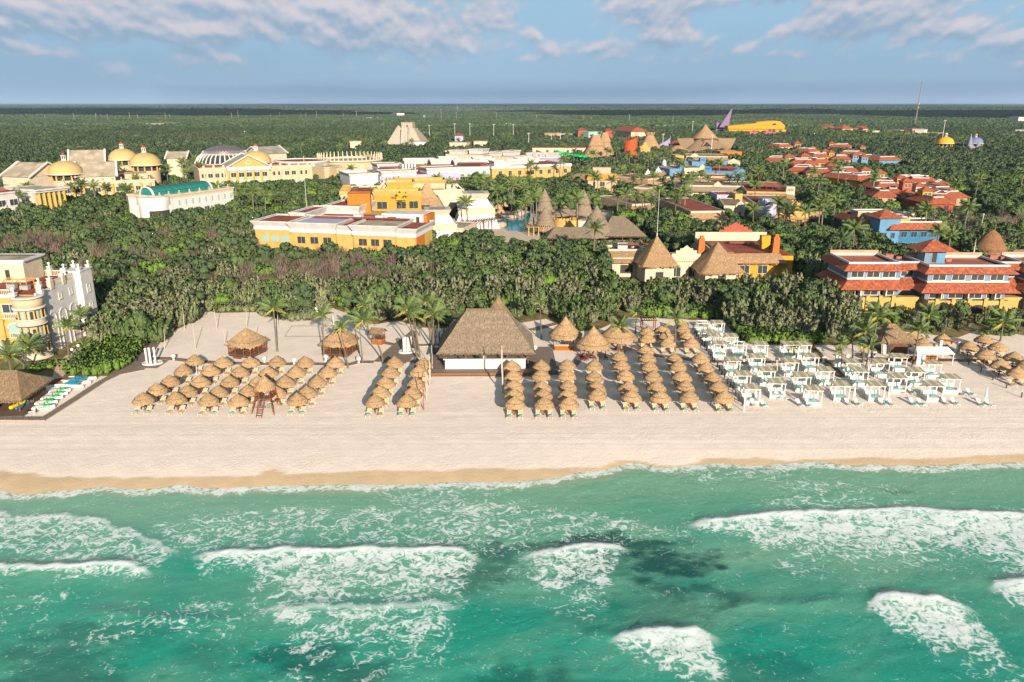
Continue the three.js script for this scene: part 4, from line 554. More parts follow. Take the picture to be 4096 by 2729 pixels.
{ // left edge: rental hut, banana boat, water scooters, catamarans, lamps
const t = thing('rental_hut', 'water sports hut with a long brown thatch roof by the left edge', 'hut', -78.4, 0, -110.4, 0.08);
part('deck', [box(0.4, 0.08, 1.0, 12, 0.2, 9)], M.wood, t);
part('thatch_roof', thatchHip(-6.2, 6.0, -4.6, 4.6, 2.1, 5.4, -2.5, 3.6, 71), M.thatchBrown, t); part('wall', [box(0, 1.2, -2, 10.5, 2.2, 4)], M.wood, t); for (const x of [-5, -2, 1.5, 5]) part('post', [rod([x, 0.1, 3.6], [x, 2.7, 3.6], 0.1, 0.09, 6)], M.wood, t); part('counter', [box(-1, 0.7, 3.2, 5, 1.0, 0.5)], M.brown, t);
const a = [-74.64, -107.95], b = [-74.03, -112.86];
const ban = thing('banana_boat', 'long yellow inflatable banana boat with a blue float', 'inflatable boat', (a[0] + b[0]) / 2, 0, (a[1] + b[1]) / 2, Math.atan2(-(b[1] - a[1]), b[0] - a[0]));
const L = Math.hypot(b[0] - a[0], b[1] - a[1]) / 2 + 0.3, tube = (pts, r, n = 8) => plain(new THREE.TubeGeometry(new THREE.CatmullRomCurve3(pts.map(p => new THREE.Vector3(...p))), 16, r, n));
part('main_tube', [tube([[-L, 0.55, 0], [-L * 0.4, 0.5, 0], [L * 0.5, 0.5, 0], [L, 0.95, 0]], 0.3), ball(-L, 0.55, 0, 0.3), ball(L, 0.95, 0, 0.3)], mat(0.72, 0.52, 0.01, { roughness: 0.35 }), ban); for (const z of [0.45]) part('side_float', [tube([[-L * 0.85, 0.22, z], [0, 0.22, z], [L * 0.8, 0.3, z]], 0.2), ball(-L * 0.85, 0.22, z, 0.2)], mat(0.02, 0.14, 0.42, { roughness: 0.35 }), ban); for (let i = 0; i < 5; i++) part('handle', [box(-L * 0.7 + i * L * 0.33, 0.84, 0, 0.08, 0.08, 0.3)], M.black, ban);
const hull = (l, w, h, o = 0.22) => { const pos = [], N = 10, row = i => { const s = i / N * 2 - 1, k = s > 0.2 ? 1 - Math.pow((s - 0.2) / 0.8, 2) : 1; return [[s * l, 0.02 + (s > 0.4 ? (s - 0.4) * o : 0), 0], [s * l, h * 0.6, w * k], [s * l, h + (s > 0 ? s * s * 0.1 : 0), w * 0.8 * k], [s * l, h * 1.05 + (s > 0 ? s * s * 0.1 : 0), 0]]; }; for (let i = 0; i < N; i++) { const p = row(i), q = row(i + 1); for (let j = 0; j < 3; j++) for (const m of [1, -1]) { const f = v => [v[0], v[1], v[2] * m]; pos.push([f(p[j]), f(q[j]), f(q[j + 1]), f(p[j + 1])]); } } const e = row(0); for (const m of [1, -1]) pos.push([e[0], [e[1][0], e[1][1], e[1][2] * m], [e[2][0], e[2][1], e[2][2] * m], e[3]]); return quads(pos); };
const green = mat(0.02, 0.28, 0.06, { roughness: 0.3 }), gel = mat(0.8, 0.8, 0.79, { roughness: 0.25 });
[[-70.12, -108.18, 'nearest the sea'], [-70.83, -110.11, 'second from the sea'], [-71.03, -112.00, 'third from the sea'], [-71.12, -113.48, 'fourth from the sea'], [-71.52, -115.05, 'farthest from the sea']].forEach(([x, z, w]) => {
const s = thing('jet_ski', `white jet ski with green cowl, ${w} in the row`, 'jet ski', x, 0.05, z, 0.25, 'row of white and green jet skis');
part('hull', [hull(1.5, 0.55, 0.5)], gel, s); part('cowl', [ball(0.45, 0.62, 0, 0.42, 0.5, 8).scale(1.5, 1, 0.8).translate(-0.2, 0, 0)], green, s); part('seat', [box(-0.5, 0.66, 0, 1.1, 0.22, 0.36)], M.grey, s); part('handlebar', [bar([0.25, 0.7, 0], [0.12, 1.05, 0], 0.07), bar([0.12, 1.05, -0.32], [0.12, 1.05, 0.32], 0.05)], M.black, s); part('stripe', [box(-0.3, 0.45, 0.5, 1.6, 0.1, 0.1)], green, s);
});
[[-71.28, -118.47, 0, 'nearer the jet skis'], [-71.37, -120.45, 0, 'nearer the green hedge']].forEach(([x, z, k, w]) => {
const s = thing('catamaran', `white beach catamaran with blue trampoline, the one ${w}`, 'catamaran', x, 0.05, z, -0.12, 'beached catamarans'); for (const m of [-1, 1]) part('hull', [hull(2.4, 0.24, 0.45).translate(0, 0, m * 0.95)], gel, s); part('trampoline', [box(0.1, 0.53, 0, 2.3, 0.05, 1.65)], mat(0.02, 0.30, 0.45), s); part('crossbar', [box(-1.1, 0.52, 0, 0.1, 0.1, 2.1), box(1.2, 0.52, 0, 0.1, 0.1, 2.1)], M.metal, s); part('mast', [rod([0.6, 0.5, 0], [0.4, 6.2, 0], 0.05, 0.035, 6)], M.black, s);
});
for (const [bx, bz, tx, h, w] of [[-73.3, -123.1, -73.3, 4.5, 'left'], [-72.6, -123.7, -72.5, 5.0, 'right']]) { const l = thing('garden_lamp', `black lamp post with a white globe by the hedge, the ${w} one`, 'lamp post', bx, 0, bz, 0, 'garden lamp posts'); part('post', [rod([0, 0, 0], [tx - bx, h, 0], 0.06, 0.05, 7)], M.black, l); part('globe', [ball(tx - bx, h + 0.2, 0, 0.26)], M.plastic, l); part('arm', [lathe([[0.02, h - 0.05], [0.16, h], [0.02, h + 0.02]], 8, tx - bx)], M.black, l); }
const tr1 = [-71.17, -106.78], tl = thing('boat_trolley', 'small boat trolley with two black wheels beside the jet skis', 'trolley', tr1[0], 0, tr1[1], 0.5); part('axle', [rod([-0.6, 0.25, 0], [0.6, 0.25, 0], 0.05)], M.metal, tl); for (const x of [-0.6, 0.6]) part('wheel', [new THREE.TorusGeometry(0.2, 0.1, 6, 12).rotateY(Math.PI / 2).translate(x, 0.28, 0)], M.black, tl); part('drawbar', [rod([0, 0.25, 0], [0.2, 0.35, -1.6], 0.04)], M.metal, tl);
const sk = [-74.58, -119.31]; for (let i = 0; i < 3; i++) single('kayak', hull(1.7, 0.35, 0.3), M.redwood, `dark red kayak on the rack by the catamarans, ${['lowest', 'middle', 'upper'][i]} one`, 'kayak', sk[0] + i * 0.35, 0.1 + 0, sk[1] - i * 0.85, 0.35, 'dark red kayaks');
}
{ // volleyball net and its posts, inland
const a = [-37.09, -145.79], b = [-36.74, -153.63], t = thing('volleyball_net', 'volleyball net strung between two posts on the inland sand', 'net', a[0], 0, a[1]); const dx = b[0] - a[0], dz = b[1] - a[1];
part('post', [rod([0, 0, 0], [0, 2.4, 0], 0.06)], M.post, t); part('post', [rod([dx, 0, dz], [dx, 2.4, dz], 0.06)], M.plastic, t); const n = []; for (let i = 0; i <= 5; i++) n.push(rod([0, 1.4 + i * 0.2, 0], [dx, 1.4 + i * 0.2, dz], 0.012, 0.012, 3)); for (let i = 1; i < 26; i++) n.push(rod([dx * i / 26, 1.4, dz * i / 26], [dx * i / 26, 2.4, dz * i / 26], 0.01, 0.01, 3)); part('mesh', n, M.post, t);
const c = [[-44.69, -146.12], [-45.37, -153.63], [-35.52, -153.42], [-34.72, -146.12]]; single('court_line', merge(c.map((p, i) => { const q = c[(i + 1) % 4]; return bar([p[0], 0.07, p[1]], [q[0], 0.07, q[1]], 0.07, 0.02); })), M.rope, 'thin rope rectangle marking the inland volleyball court', 'court line');
}
{ // person with a white chair on the boardwalk, yellow towel cart
const a = [-68.62, -162.92], t = thing('person', 'person in a dark teal shirt and light trousers bending over on the boardwalk', 'person', a[0], 0.14, a[1], 0.4);
const cap = (p, q, r0, r1) => rod(p, q, r0, r1, 9), bd = [cap([0.1, 0, 0.05], [0.11, 0.48, 0.02], 0.05, 0.075), cap([0.11, 0.48, 0.02], [0.09, 0.92, -0.04], 0.075, 0.1), cap([-0.1, 0, -0.1], [-0.1, 0.48, -0.06], 0.05, 0.075), cap([-0.1, 0.48, -0.06], [-0.09, 0.92, -0.06], 0.075, 0.1), ball(0, 0.95, -0.05, 0.16, 0.85), ball(0.1, 0.03, 0.1, 0.09, 0.5), ball(-0.1, 0.03, -0.05, 0.09, 0.5)];
part('trousers', bd, mat(0.45, 0.36, 0.30), t); part('shirt', [cap([0, 0.95, -0.05], [0, 1.42, 0.08], 0.16, 0.2), ball(0, 1.42, 0.08, 0.2, 0.6), cap([0.19, 1.42, 0.08], [0.3, 1.17, 0.16], 0.065, 0.05), cap([-0.19, 1.42, 0.08], [-0.3, 1.17, 0.16], 0.065, 0.05)], mat(0.01, 0.07, 0.075), t);
part('head', [ball(0, 1.66, 0.16, 0.105, 1.2), cap([0, 1.45, 0.1], [0, 1.58, 0.14], 0.055, 0.05), ball(0, 1.65, 0.27, 0.025), ball(-0.3, 1.16, 0.17, 0.05), cap([0.3, 1.17, 0.16], [0.3, 0.95, 0.32], 0.05, 0.035), cap([-0.3, 1.17, 0.16], [-0.3, 0.95, 0.32], 0.05, 0.035), ball(0.3, 0.92, 0.34, 0.045), ball(-0.3, 0.92, 0.34, 0.045)], mat(0.36, 0.19, 0.11), t); part('hair', [ball(0, 1.71, 0.13, 0.115, 1.0)], mat(0.03, 0.02, 0.015), t);
const c = [-68.81, -162.44], w = thing('white_chair', 'white plastic chair beside the person on the boardwalk', 'chair', c[0], 0.14, c[1], 0.3); part('seat', [box(0, 0.42, 0, 0.5, 0.05, 0.5)], M.plastic, w); part('backrest', [box(0, 0.75, -0.24, 0.5, 0.65, 0.05)], M.plastic, w); part('legs', [[-0.22, -0.22], [0.22, -0.22], [-0.22, 0.22], [0.22, 0.22]].map(([p, q]) => box(p, 0.2, q, 0.05, 0.4, 0.05)), M.plastic, w);
const y = [-50.6, -170.6]; const yb = thing('yellow_crate', 'yellow box standing among the shrubs behind the sand', 'box', y[0], 0, y[1], 0.3); part('body', [box(0, 0.5, 0, 1.1, 1.0, 0.9)], M.yellowDeep, yb); part('lid', [box(0, 1.06, 0, 1.2, 0.1, 1.0)], M.yellow, yb);
const f = [-43.80, -164.29]; for (let i = 0; i < 3; i++) { const k = thing('folded_lounger', `folded white lounger leaning in the shrubs, ${['left', 'middle', 'right'][i]} one`, 'sun lounger', f[0] + (i - 1) * 0.9, 0, f[1] - 0.2 * i, 0.3 * i, 'folded loungers in the shrubs'); part('frame', [bar([0, 0, 0.2], [0, 1.15, -0.3], 0.6, 0.1)], M.plastic, k); part('pad', [bar([0, 0.2, 0.2], [0, 0.9, -0.1], 0.5, 0.05)], i === 1 ? M.yellow : M.sling, k); }
const q = [72.53, -159.18]; const sw = thing('goal_stand', 'white slanting metal frame sticking out of the trees', 'metal stand', q[0], 0, q[1] ); part('post', [bar([-1.2, 0, 0], [-1.0, 4.6, 0], 0.14), bar([-1.0, 4.2, 0], [1.6, 1.6, 0], 0.14)], M.plastic, sw); part('strut', [bar([-1.1, 1.4, 0], [0.2, 2.9, 0], 0.1)], M.plastic, sw);
}


// ================================================================ places no wild tree may grow: [x, z] outlines of buildings, pools, lawns
const keepOut = [];
function reserve(points, margin = 0.8) { let cx = 0, cz = 0; for (const p of points) { cx += p[0] / points.length; cz += p[1] / points.length; } const q = points.map(([x, z]) => { const L = Math.hypot(x - cx, z - cz) || 1; return [x + (x - cx) / L * margin * 1.3, z + (z - cz) / L * margin * 1.3]; }); const xs = q.map(p => p[0]), zs = q.map(p => p[1]); keepOut.push({ q, x0: Math.min(...xs), x1: Math.max(...xs), z0: Math.min(...zs), z1: Math.max(...zs) }); }
function blocked(x, z) { for (const k of keepOut) { if (x < k.x0 || x > k.x1 || z < k.z0 || z > k.z1) continue; let c = false; const n = k.q.length; for (let i = 0, j = n - 1; i < n; j = i++) { const a = k.q[i], b = k.q[j]; if ((a[1] > z) !== (b[1] > z) && x < (b[0] - a[0]) * (z - a[1]) / (b[1] - a[1]) + a[0]) c = !c; } if (c) return true; } return false; }

// ---------------------------------------------------------------- palms: arched fronds with separate leaflets, swept inland by the sea wind
const frondM = [mat(0.10, 0.145, 0.035, { roughness: 0.6 }), mat(0.30, 0.26, 0.05, { roughness: 0.7 }), mat(0.06, 0.095, 0.03, { roughness: 0.6 }), mat(0.30, 0.20, 0.10)];
const palmTrunk = mat(0.36, 0.285, 0.20, { map: rep(TX.bark, 1, 0.35) }), royalTrunk = mat(0.46, 0.41, 0.33, { map: rep(TX.bark, 1, 0.2) });
function frond(az, el, len, seed, wind, sag) {
const r = rand(seed), o = [], N = 9, P = [], wv = [wind[0], 0, wind[1]]; let p = [0, 0, 0], e = el, dir = [Math.cos(az), Math.sin(az)];
for (let i = 0; i <= N; i++) { P.push(p.slice()); const t = i / N, s = len / N, dx = dir[0] * Math.cos(e) + wv[0] * t, dz = dir[1] * Math.cos(e) + wv[2] * t, dy = Math.sin(e), L = Math.hypot(dx, dy, dz); p = [p[0] + dx / L * s, p[1] + dy / L * s, p[2] + dz / L * s]; e -= sag / N * (0.6 + t); }
for (let i = 0; i < N; i++) {
const a = P[i], b = P[i + 1], f = [b[0] - a[0], b[1] - a[1], b[2] - a[2]], h = Math.hypot(f[0], f[2]) || 1, sx = -f[2] / h, sz = f[0] / h, w = 0.035 * (1 - i / N) + 0.012;
o.push(a[0] - sx * w, a[1], a[2] - sz * w, b[0] - sx * w, b[1], b[2] - sz * w, b[0] + sx * w, b[1], b[2] + sz * w, a[0] - sx * w, a[1], a[2] - sz * w, b[0] + sx * w, b[1], b[2] + sz * w, a[0] + sx * w, a[1], a[2] + sz * w);
for (let k = 0; k < 2; k++) for (const s of [-1, 1]) {
const t = (i + k * 0.5 + r() * 0.3) / N; if (t < 0.1) continue; const q = i + k * 0.5, x = mix(a[0], b[0], k * 0.5), y = mix(a[1], b[1], k * 0.5), z = mix(a[2], b[2], k * 0.5), l = len * 0.30 * Math.pow(Math.sin(Math.PI * Math.min(1, 0.12 + t * 0.84)), 0.7) * (0.8 + 0.4 * r());
const fx = f[0] / len * N, fy = f[1] / len * N, fz = f[2] / len * N, ox = sx * s * 0.75 + fx * 0.6 + wv[0] * 0.4, oz = sz * s * 0.75 + fz * 0.6 + wv[2] * 0.4, oy = fy * 0.5 - 0.45 - 0.3 * r(), hw = 0.10 * len / 2.6;
o.push(x - fx * hw, y - fy * hw, z - fz * hw, x + fx * hw, y + fy * hw, z + fz * hw, x + ox * l, y + oy * l, z + oz * l);
}
}
return metric(tris(o));
}
const palmKinds = [];
for (let k = 0; k < 4; k++) {
const r = rand(700 + k), list = [];
for (let i = 0; i < 19; i++) { const old = i < 3, az = i * 2.4 + r() * 0.5, el = old ? -0.05 - r() * 0.3 : 0.4 + 1.1 * ((i - 4) / 15) + (r() - 0.5) * 0.3; list.push({ g: frond(az, el, (old ? 2.3 : 2.75) * (0.85 + 0.3 * r()), 900 + k * 40 + i, [(-0.12 + (r() - 0.5) * 0.3) * 1.0, -0.62], old ? 0.7 : 0.95), m: old ? (r() < 0.5 ? 1 : 0) : r() < 0.3 ? 2 : 0 }); }
palmKinds.push(list);
}
function trunkGeo(bx, h, lean, curveK, r0, r1) { const pts = []; for (let i = 0; i <= 7; i++) { const t = i / 7; pts.push(new THREE.Vector3(lean * mix(t, t * t, curveK), h * t, Math.sin(t * 3) * 0.08)); } const c = new THREE.CatmullRomCurve3(pts), g = new THREE.TubeGeometry(c, 10, 1, 7), p = g.attributes.position, o = []; const q = c.getSpacedPoints ? null : null; // taper by height
for (let i = 0; i < p.count; i++) { const ring = Math.floor(i / 8), t = ring / 10, ctr = c.getPointAt(t), rr = mix(r0, r1, Math.pow(t, 0.6)); p.setXYZ(i, ctr.x + (p.getX(i) - ctr.x) * rr, ctr.y + (p.getY(i) - ctr.y) * rr, ctr.z + (p.getZ(i) - ctr.z) * rr); } const u = g.attributes.uv; for (let i = 0; i < u.count; i++) u.setXY(i, u.getY(i), u.getX(i) * h); g.computeVertexNormals(); return plain(g); }
let palmN = 0;
function beachPalm(bx, bz, tx, h, label, s = 1, bend = 0.4) {
const t = thing('coconut_palm', label, 'palm', bx, 0, bz, 0, 'coconut palms along the beach'), k = palmKinds[palmN++ % 4];
part('trunk', trunkGeo(bx, h, tx - bx, bend, 0.19 * Math.sqrt(s), 0.1 * Math.sqrt(s)), palmTrunk, t);
part('crown_shaft', [lathe([[0.09, h - 0.5], [0.2, h - 0.1], [0.24, h + 0.15], [0.05, h + 0.45]], 8, tx - bx)], frondM[1], t);
for (const f of k) { const m = part('frond', f.g, frondM[f.m], t); m.position.set(tx - bx, h + 0.2, 0); m.scale.setScalar(s); }
}
[[-28.4, -127.1, -29.3, 7.0, 'short palm with a leaning trunk in front of the right railed hut', 0.62], [-33.5, -131.3, -33.2, 8.2, 'palm left of the right railed hut, straight trunk', 0.9], [-26.5, -130.5, -26.7, 6.7, 'very thin young palm behind the path by the railed hut', 0.5], [-28.1, -135.7, -28.9, 6.5, 'palm leaning left just right of the railed hut', 0.85], [-22.8, -130.0, -26.0, 7.5, 'strongly curved palm reaching left from the boardwalk square', 1.1, 0.9], [-27.8, -144.5, -28.3, 6.7, 'tall palm behind the orange kiosk', 0.95], [-16.9, -131.6, -18.4, 9.0, 'tall palm with long yellow lower fronds over the centre shower', 1.2], [-16.6, -133.0, -17.7, 7.8, 'palm leaning left behind the centre shower', 0.9], [-15.7, -142.9, -16.4, 7.5, 'dark tall palm behind the centre shower', 1.1], [-14.5, -136.0, -14.3, 7.1, 'straight palm at the left corner of the big hall', 1.15], [-13.8, -141.4, -14.0, 5.7, 'thin straight palm nearest the big hall roof', 0.8], [-18.6, -144.2, -18.7, 4.9, 'thin palm in the clump behind the centre shower', 0.7],
[-43.4, -136.6, -43.4, 8.0, 'tall slender palm between the two railed huts', 1.15], [5.7, -144.2, 5.3, 7.3, 'lone slim palm right of the big hall', 0.75], [20.0, -137.2, 19.9, 4.3, 'palm in front of the widest straw shelter', 0.95], [30.1, -136.3, 29.8, 6.1, 'tall palm among the inland parasol cluster', 1.05], [24.6, -148.4, 24.6, 4.0, 'small palm behind the red pergola', 0.7],
[62.0, -130.0, 61.7, 5.6, 'left palm of the clump by the brown hut', 1.15], [61.7, -127.9, 61.7, 3.5, 'short palm with drooping yellow fronds in the clump', 0.8], [64.7, -132.7, 64.8, 7.7, 'tallest palm of the clump by the brown hut', 1.2], [61.2, -132.4, 60.7, 3.3, 'palm at the left of the clump, crown in the trees', 0.8], [57.4, -127.9, 56.9, 4.0, 'dark straight palm beside the twin pillar shower', 0.6], [50.8, -132.7, 50.7, 1.8, 'small young palm among the inland canopy beds', 0.42], [58.3, -131.1, 58.1, 1.6, 'tiny dark palm beside the twin pillar shower', 0.4], [63.5, -134.1, 63.3, 1.6, 'tiny palm at the palm clump', 0.45],
[69.7, -127.9, 69.9, 6.5, 'palm leaning right in front of the white tent', 1.05], [77.3, -138.5, 77.1, 6.1, 'tall palm behind the white tent', 1.1], [94.2, -143.1, 94.1, 3.6, 'bushy palm over the far right parasols', 1.25],
[-80.6, -134.1, -80.0, 5.2, 'palm at the arched white hotel wall, front one', 0.95], [-81.9, -141.4, -81.4, 5.6, 'palm at the arched white hotel wall, rear one', 0.85], [-78.3, -140.2, -78.2, 2.5, 'young palm at the foot of the hotel tower', 0.8], [-77.6, -141.0, -76.7, 3.0, 'palm between hotel tower and hedge', 0.9], [-75.4, -141.8, -75.2, 2.0, 'young palm with bright yellow stems by the hedge', 0.95], [-85.4, -124.9, -85.2, 3.0, 'broad palm before the cream hotel balconies, left one', 1.25], [-84.0, -126.1, -82.5, 3.9, 'broad palm before the cream hotel balconies, right one', 1.2], [-77.8, -134.4, -77.7, 1.3, 'young palm in the hotel garden behind the lamps', 0.75]].forEach(a => beachPalm(...a.slice(0, 5), a[5], a[6]));
// fan-leaved seedlings and yucca like rosettes near the hall
function rosette(label, x, z, s) { const t = thing('fan_palm', label, 'palm', x, 0, z, 0, 'small fan palms by the hall'), o = [], r = rand(Math.floor(x * 91 + 5000)); for (let i = 0; i < 46; i++) { const a = r() * 6.28, e = r() * 1.5 - 0.25, l = 0.75 + 0.3 * r(), d = [Math.cos(a) * Math.cos(e), Math.sin(e), Math.sin(a) * Math.cos(e)], w = 0.05; o.push(-d[2] * w, 0, d[0] * w, d[2] * w, 0, -d[0] * w, d[0] * l, d[1] * l, d[2] * l); } const c = part('fan_leaves', metric(tris(o)), mat(0.12, 0.16, 0.04), t); c.position.y = 1.3 * s; c.scale.setScalar(s); part('trunk', [rod([0, 0, 0], [0, 1.35 * s, 0], 0.1 * s, 0.08 * s, 6)], palmTrunk, t); }
[[-18.20, -146.45, 1.3, 'in the clump behind the centre shower'], [-15.15, -147.11, 1.1, 'between palm trunks left of the hall'], [-13.03, -143.24, 1.4, 'closest to the hall roof edge'], [-12.66, -149.11, 1.7, 'tallest one beside the hall roof'], [-14.58, -141.99, 0.9, 'lowest one left of the hall']].forEach(([x, z, s, w]) => rosette(`small fan palm, ${w}`, x, z, s));


// ================================================================ buildings
function site(name, label, category, a, b, depth, group, margin = 0.8) {   // a group whose x axis runs along the front from a to b and whose -z axis runs back
const L = Math.hypot(b[0] - a[0], b[1] - a[1]), turn = Math.atan2(-(b[1] - a[1]), b[0] - a[0]), n = [-Math.sin(turn) * depth, -Math.cos(turn) * depth];
const t = thing(name, label, category, a[0], 0, a[1], turn, group); reserve([a, b, [b[0] + n[0], b[1] + n[1]], [a[0] + n[0], a[1] + n[1]]], margin); return [t, L];
}
const walls = (t, x0, x1, z0, z1, y0, y1, m, name = 'wall') => part(name, [slab(x0, x1, y0, y1, z0, z1)], m, t);
function ringGeo(x0, x1, z0, z1, y0, y1, th, over = 0) { const a = x0 - over, b = x1 + over, c = z0 - over, d = z1 + over, e = th + over; return [slab(a, b, y0, y1, d - e, d), slab(a, b, y0, y1, c, c + e), slab(a, a + e, y0, y1, c + e, d - e), slab(b - e, b, y0, y1, c + e, d - e)]; }
function flatTop(t, x0, x1, z0, z1, y, h, m, deck = M.roofRed, over = 0.3, th = 0.3) { part('roof_deck', [slab(x0 + 0.05, x1 - 0.05, y - 0.1, y + h * 0.6, z0 + 0.05, z1 - 0.05)], deck, t); part('parapet', ringGeo(x0, x1, z0, z1, y - 0.35, y + h, th, 0.06), m, t); if (over) part('cornice', ringGeo(x0, x1, z0, z1, y + h * 0.45, y + h + 0.05, th, over), m, t); }
function frustum(x0, x1, z0, z1, y0, y1, i, iz = i) { const A = [x0, y0, z1], B = [x1, y0, z1], C = [x1, y0, z0], D = [x0, y0, z0], a = [x0 + i, y1, z1 - iz], b = [x1 - i, y1, z1 - iz], c = [x1 - i, y1, z0 + iz], d = [x0 + i, y1, z0 + iz]; return quads([[A, B, b, a], [B, C, c, b], [C, D, d, c], [D, A, a, d], [a, b, c, d], [D, C, B, A]]); }
function pane(t, x, y, z, w, h, face = 'z', glass = M.glass, frame = M.white) {      // a window: frame with a set-back pane
const s = face === 'z', f = 0.13, o = []; const put = (a0, a1, b0, b1, d0, d1) => s ? slab(x + a0, x + a1, y + b0, y + b1, z + d0, z + d1) : slab(x + d0, x + d1, y + b0, y + b1, z + a0, z + a1);
o.push(put(-w / 2 - f, w / 2 + f, h, h + f, 0, 0.12), put(-w / 2 - f, w / 2 + f, -f, 0, 0, 0.16), put(-w / 2 - f, -w / 2, 0, h, 0, 0.12), put(w / 2, w / 2 + f, 0, h, 0, 0.12), put(-0.04, 0.04, 0, h, 0.02, 0.08));
const wd = part('window', o, frame, t); part('pane', [put(-w / 2, w / 2, 0, h, 0.0, 0.04)], glass, wd);
}
const evenly = (a, b, n) => Array.from({ length: n }, (_, i) => a + (b - a) * (i + 0.5) / n);
const paneRow = (t, x0, x1, n, y, z, w, h, glass, frame) => evenly(x0, x1, n).forEach(x => pane(t, x, y, z, w, h, 'z', glass, frame));
const paneSide = (t, z0, z1, n, y, x, w, h, glass, frame) => evenly(z0, z1, n).forEach(z => pane(t, x, y, z, w, h, 'x', glass, frame));
function finial(t, x, y, z, s = 1, m = M.white) { part('finial', [box(x, y + 0.25 * s, z, 0.7 * s, 0.5 * s, 0.7 * s), box(x, y + 0.56 * s, z, 0.95 * s, 0.14 * s, 0.95 * s), lathe([[0.12, 0.6], [0.2, 0.75], [0.12, 0.9], [0.3, 1.15], [0.27, 1.35], [0.02, 1.5]].map(p => [p[0] * s, p[1] * s]), 8, x, y, z)], m, t); }
function balusters(t, a, b, y, h, m = M.creamLight, rail = M.white) { const L = Math.hypot(b[0] - a[0], b[1] - a[1]), n = Math.floor(L / 0.32), o = []; for (let i = 1; i < n; i++) { const u = i / n; o.push(box(mix(a[0], b[0], u), y + h / 2, mix(a[1], b[1], u), 0.12, h, 0.12)); } const r = part('balustrade', o, m, t); part('rail', [bar([a[0], y + h, a[1]], [b[0], y + h, b[1]], 0.14, 0.24), bar([a[0], y + 0.05, a[1]], [b[0], y + 0.05, b[1]], 0.12, 0.24)], rail, r); }
function gableRoof(t, x0, x1, z0, z1, y, top, m, trim, axis = 'x', over = 0.5) {      // pitched roof with ridge along x or z, white raking edges
const X0 = x0 - over, X1 = x1 + over, Z0 = z0 - over, Z1 = z1 + over, xm = (x0 + x1) / 2, zm = (z0 + z1) / 2, e = 0.25;
if (axis === 'x') { part('roof', [slope(quads([[[X0, y, Z1], [X1, y, Z1], [X1, top, zm], [X0, top, zm]], [[X1, y, Z0], [X0, y, Z0], [X0, top, zm], [X1, top, zm]]]))], m, t); part('gable', [quads([[[x1, y - 0.2, z1], [x1, y - 0.2, z0], [x1, top - 0.2, zm]], [[x0, y - 0.2, z0], [x0, y - 0.2, z1], [x0, top - 0.2, zm]]])], trim[1], t); part('raking_edge', [[X1, 1], [X0, -1]].flatMap(([x, s]) => [bar([x, y, Z1], [x, top + e, zm], 0.9, 0.5), bar([x, y, Z0], [x, top + e, zm], 0.9, 0.5)]), trim[0], t); }
else { part('roof', [slope(quads([[[X0, y, Z0], [X0, y, Z1], [xm, top, Z1], [xm, top, Z0]], [[X1, y, Z1], [X1, y, Z0], [xm, top, Z0], [xm, top, Z1]]]))], m, t); part('gable', [quads([[[x0, y - 0.2, z1], [x1, y - 0.2, z1], [xm, top - 0.2, z1]], [[x0, y - 0.2, z0], [x1, y - 0.2, z0], [xm, top - 0.2, z0]]])], trim[1], t); part('raking_edge', [Z1, Z0].flatMap(z => [bar([X0, y, z], [xm, top + e, z], 0.5, 0.9), bar([X1, y, z], [xm, top + e, z], 0.5, 0.9)]), trim[0], t); }
}
function skirt(t, x0, x1, z0, z1, y0, y1, out, m = M.tile, inn = 0) { const a = [x0 - out, y0, z1 + out], b = [x1 + out, y0, z1 + out], c = [x1 + out, y0, z0 - out], d = [x0 - out, y0, z0 - out], A = [x0 + inn, y1, z1 - inn], B = [x1 - inn, y1, z1 - inn], C = [x1 - inn, y1, z0 + inn], D = [x0 + inn, y1, z0 + inn]; return part('roof_skirt', [slope(quads([[a, b, B, A], [b, c, C, B], [c, d, D, C], [d, a, A, D]])), slope(quads([[[a[0], y0 - 0.12, a[2]], [b[0], y0 - 0.12, b[2]], b, a], [[b[0], y0 - 0.12, b[2]], [c[0], y0 - 0.12, c[2]], c, b], [[d[0], y0 - 0.12, d[2]], [a[0], y0 - 0.12, a[2]], a, d]]))], m, t); }
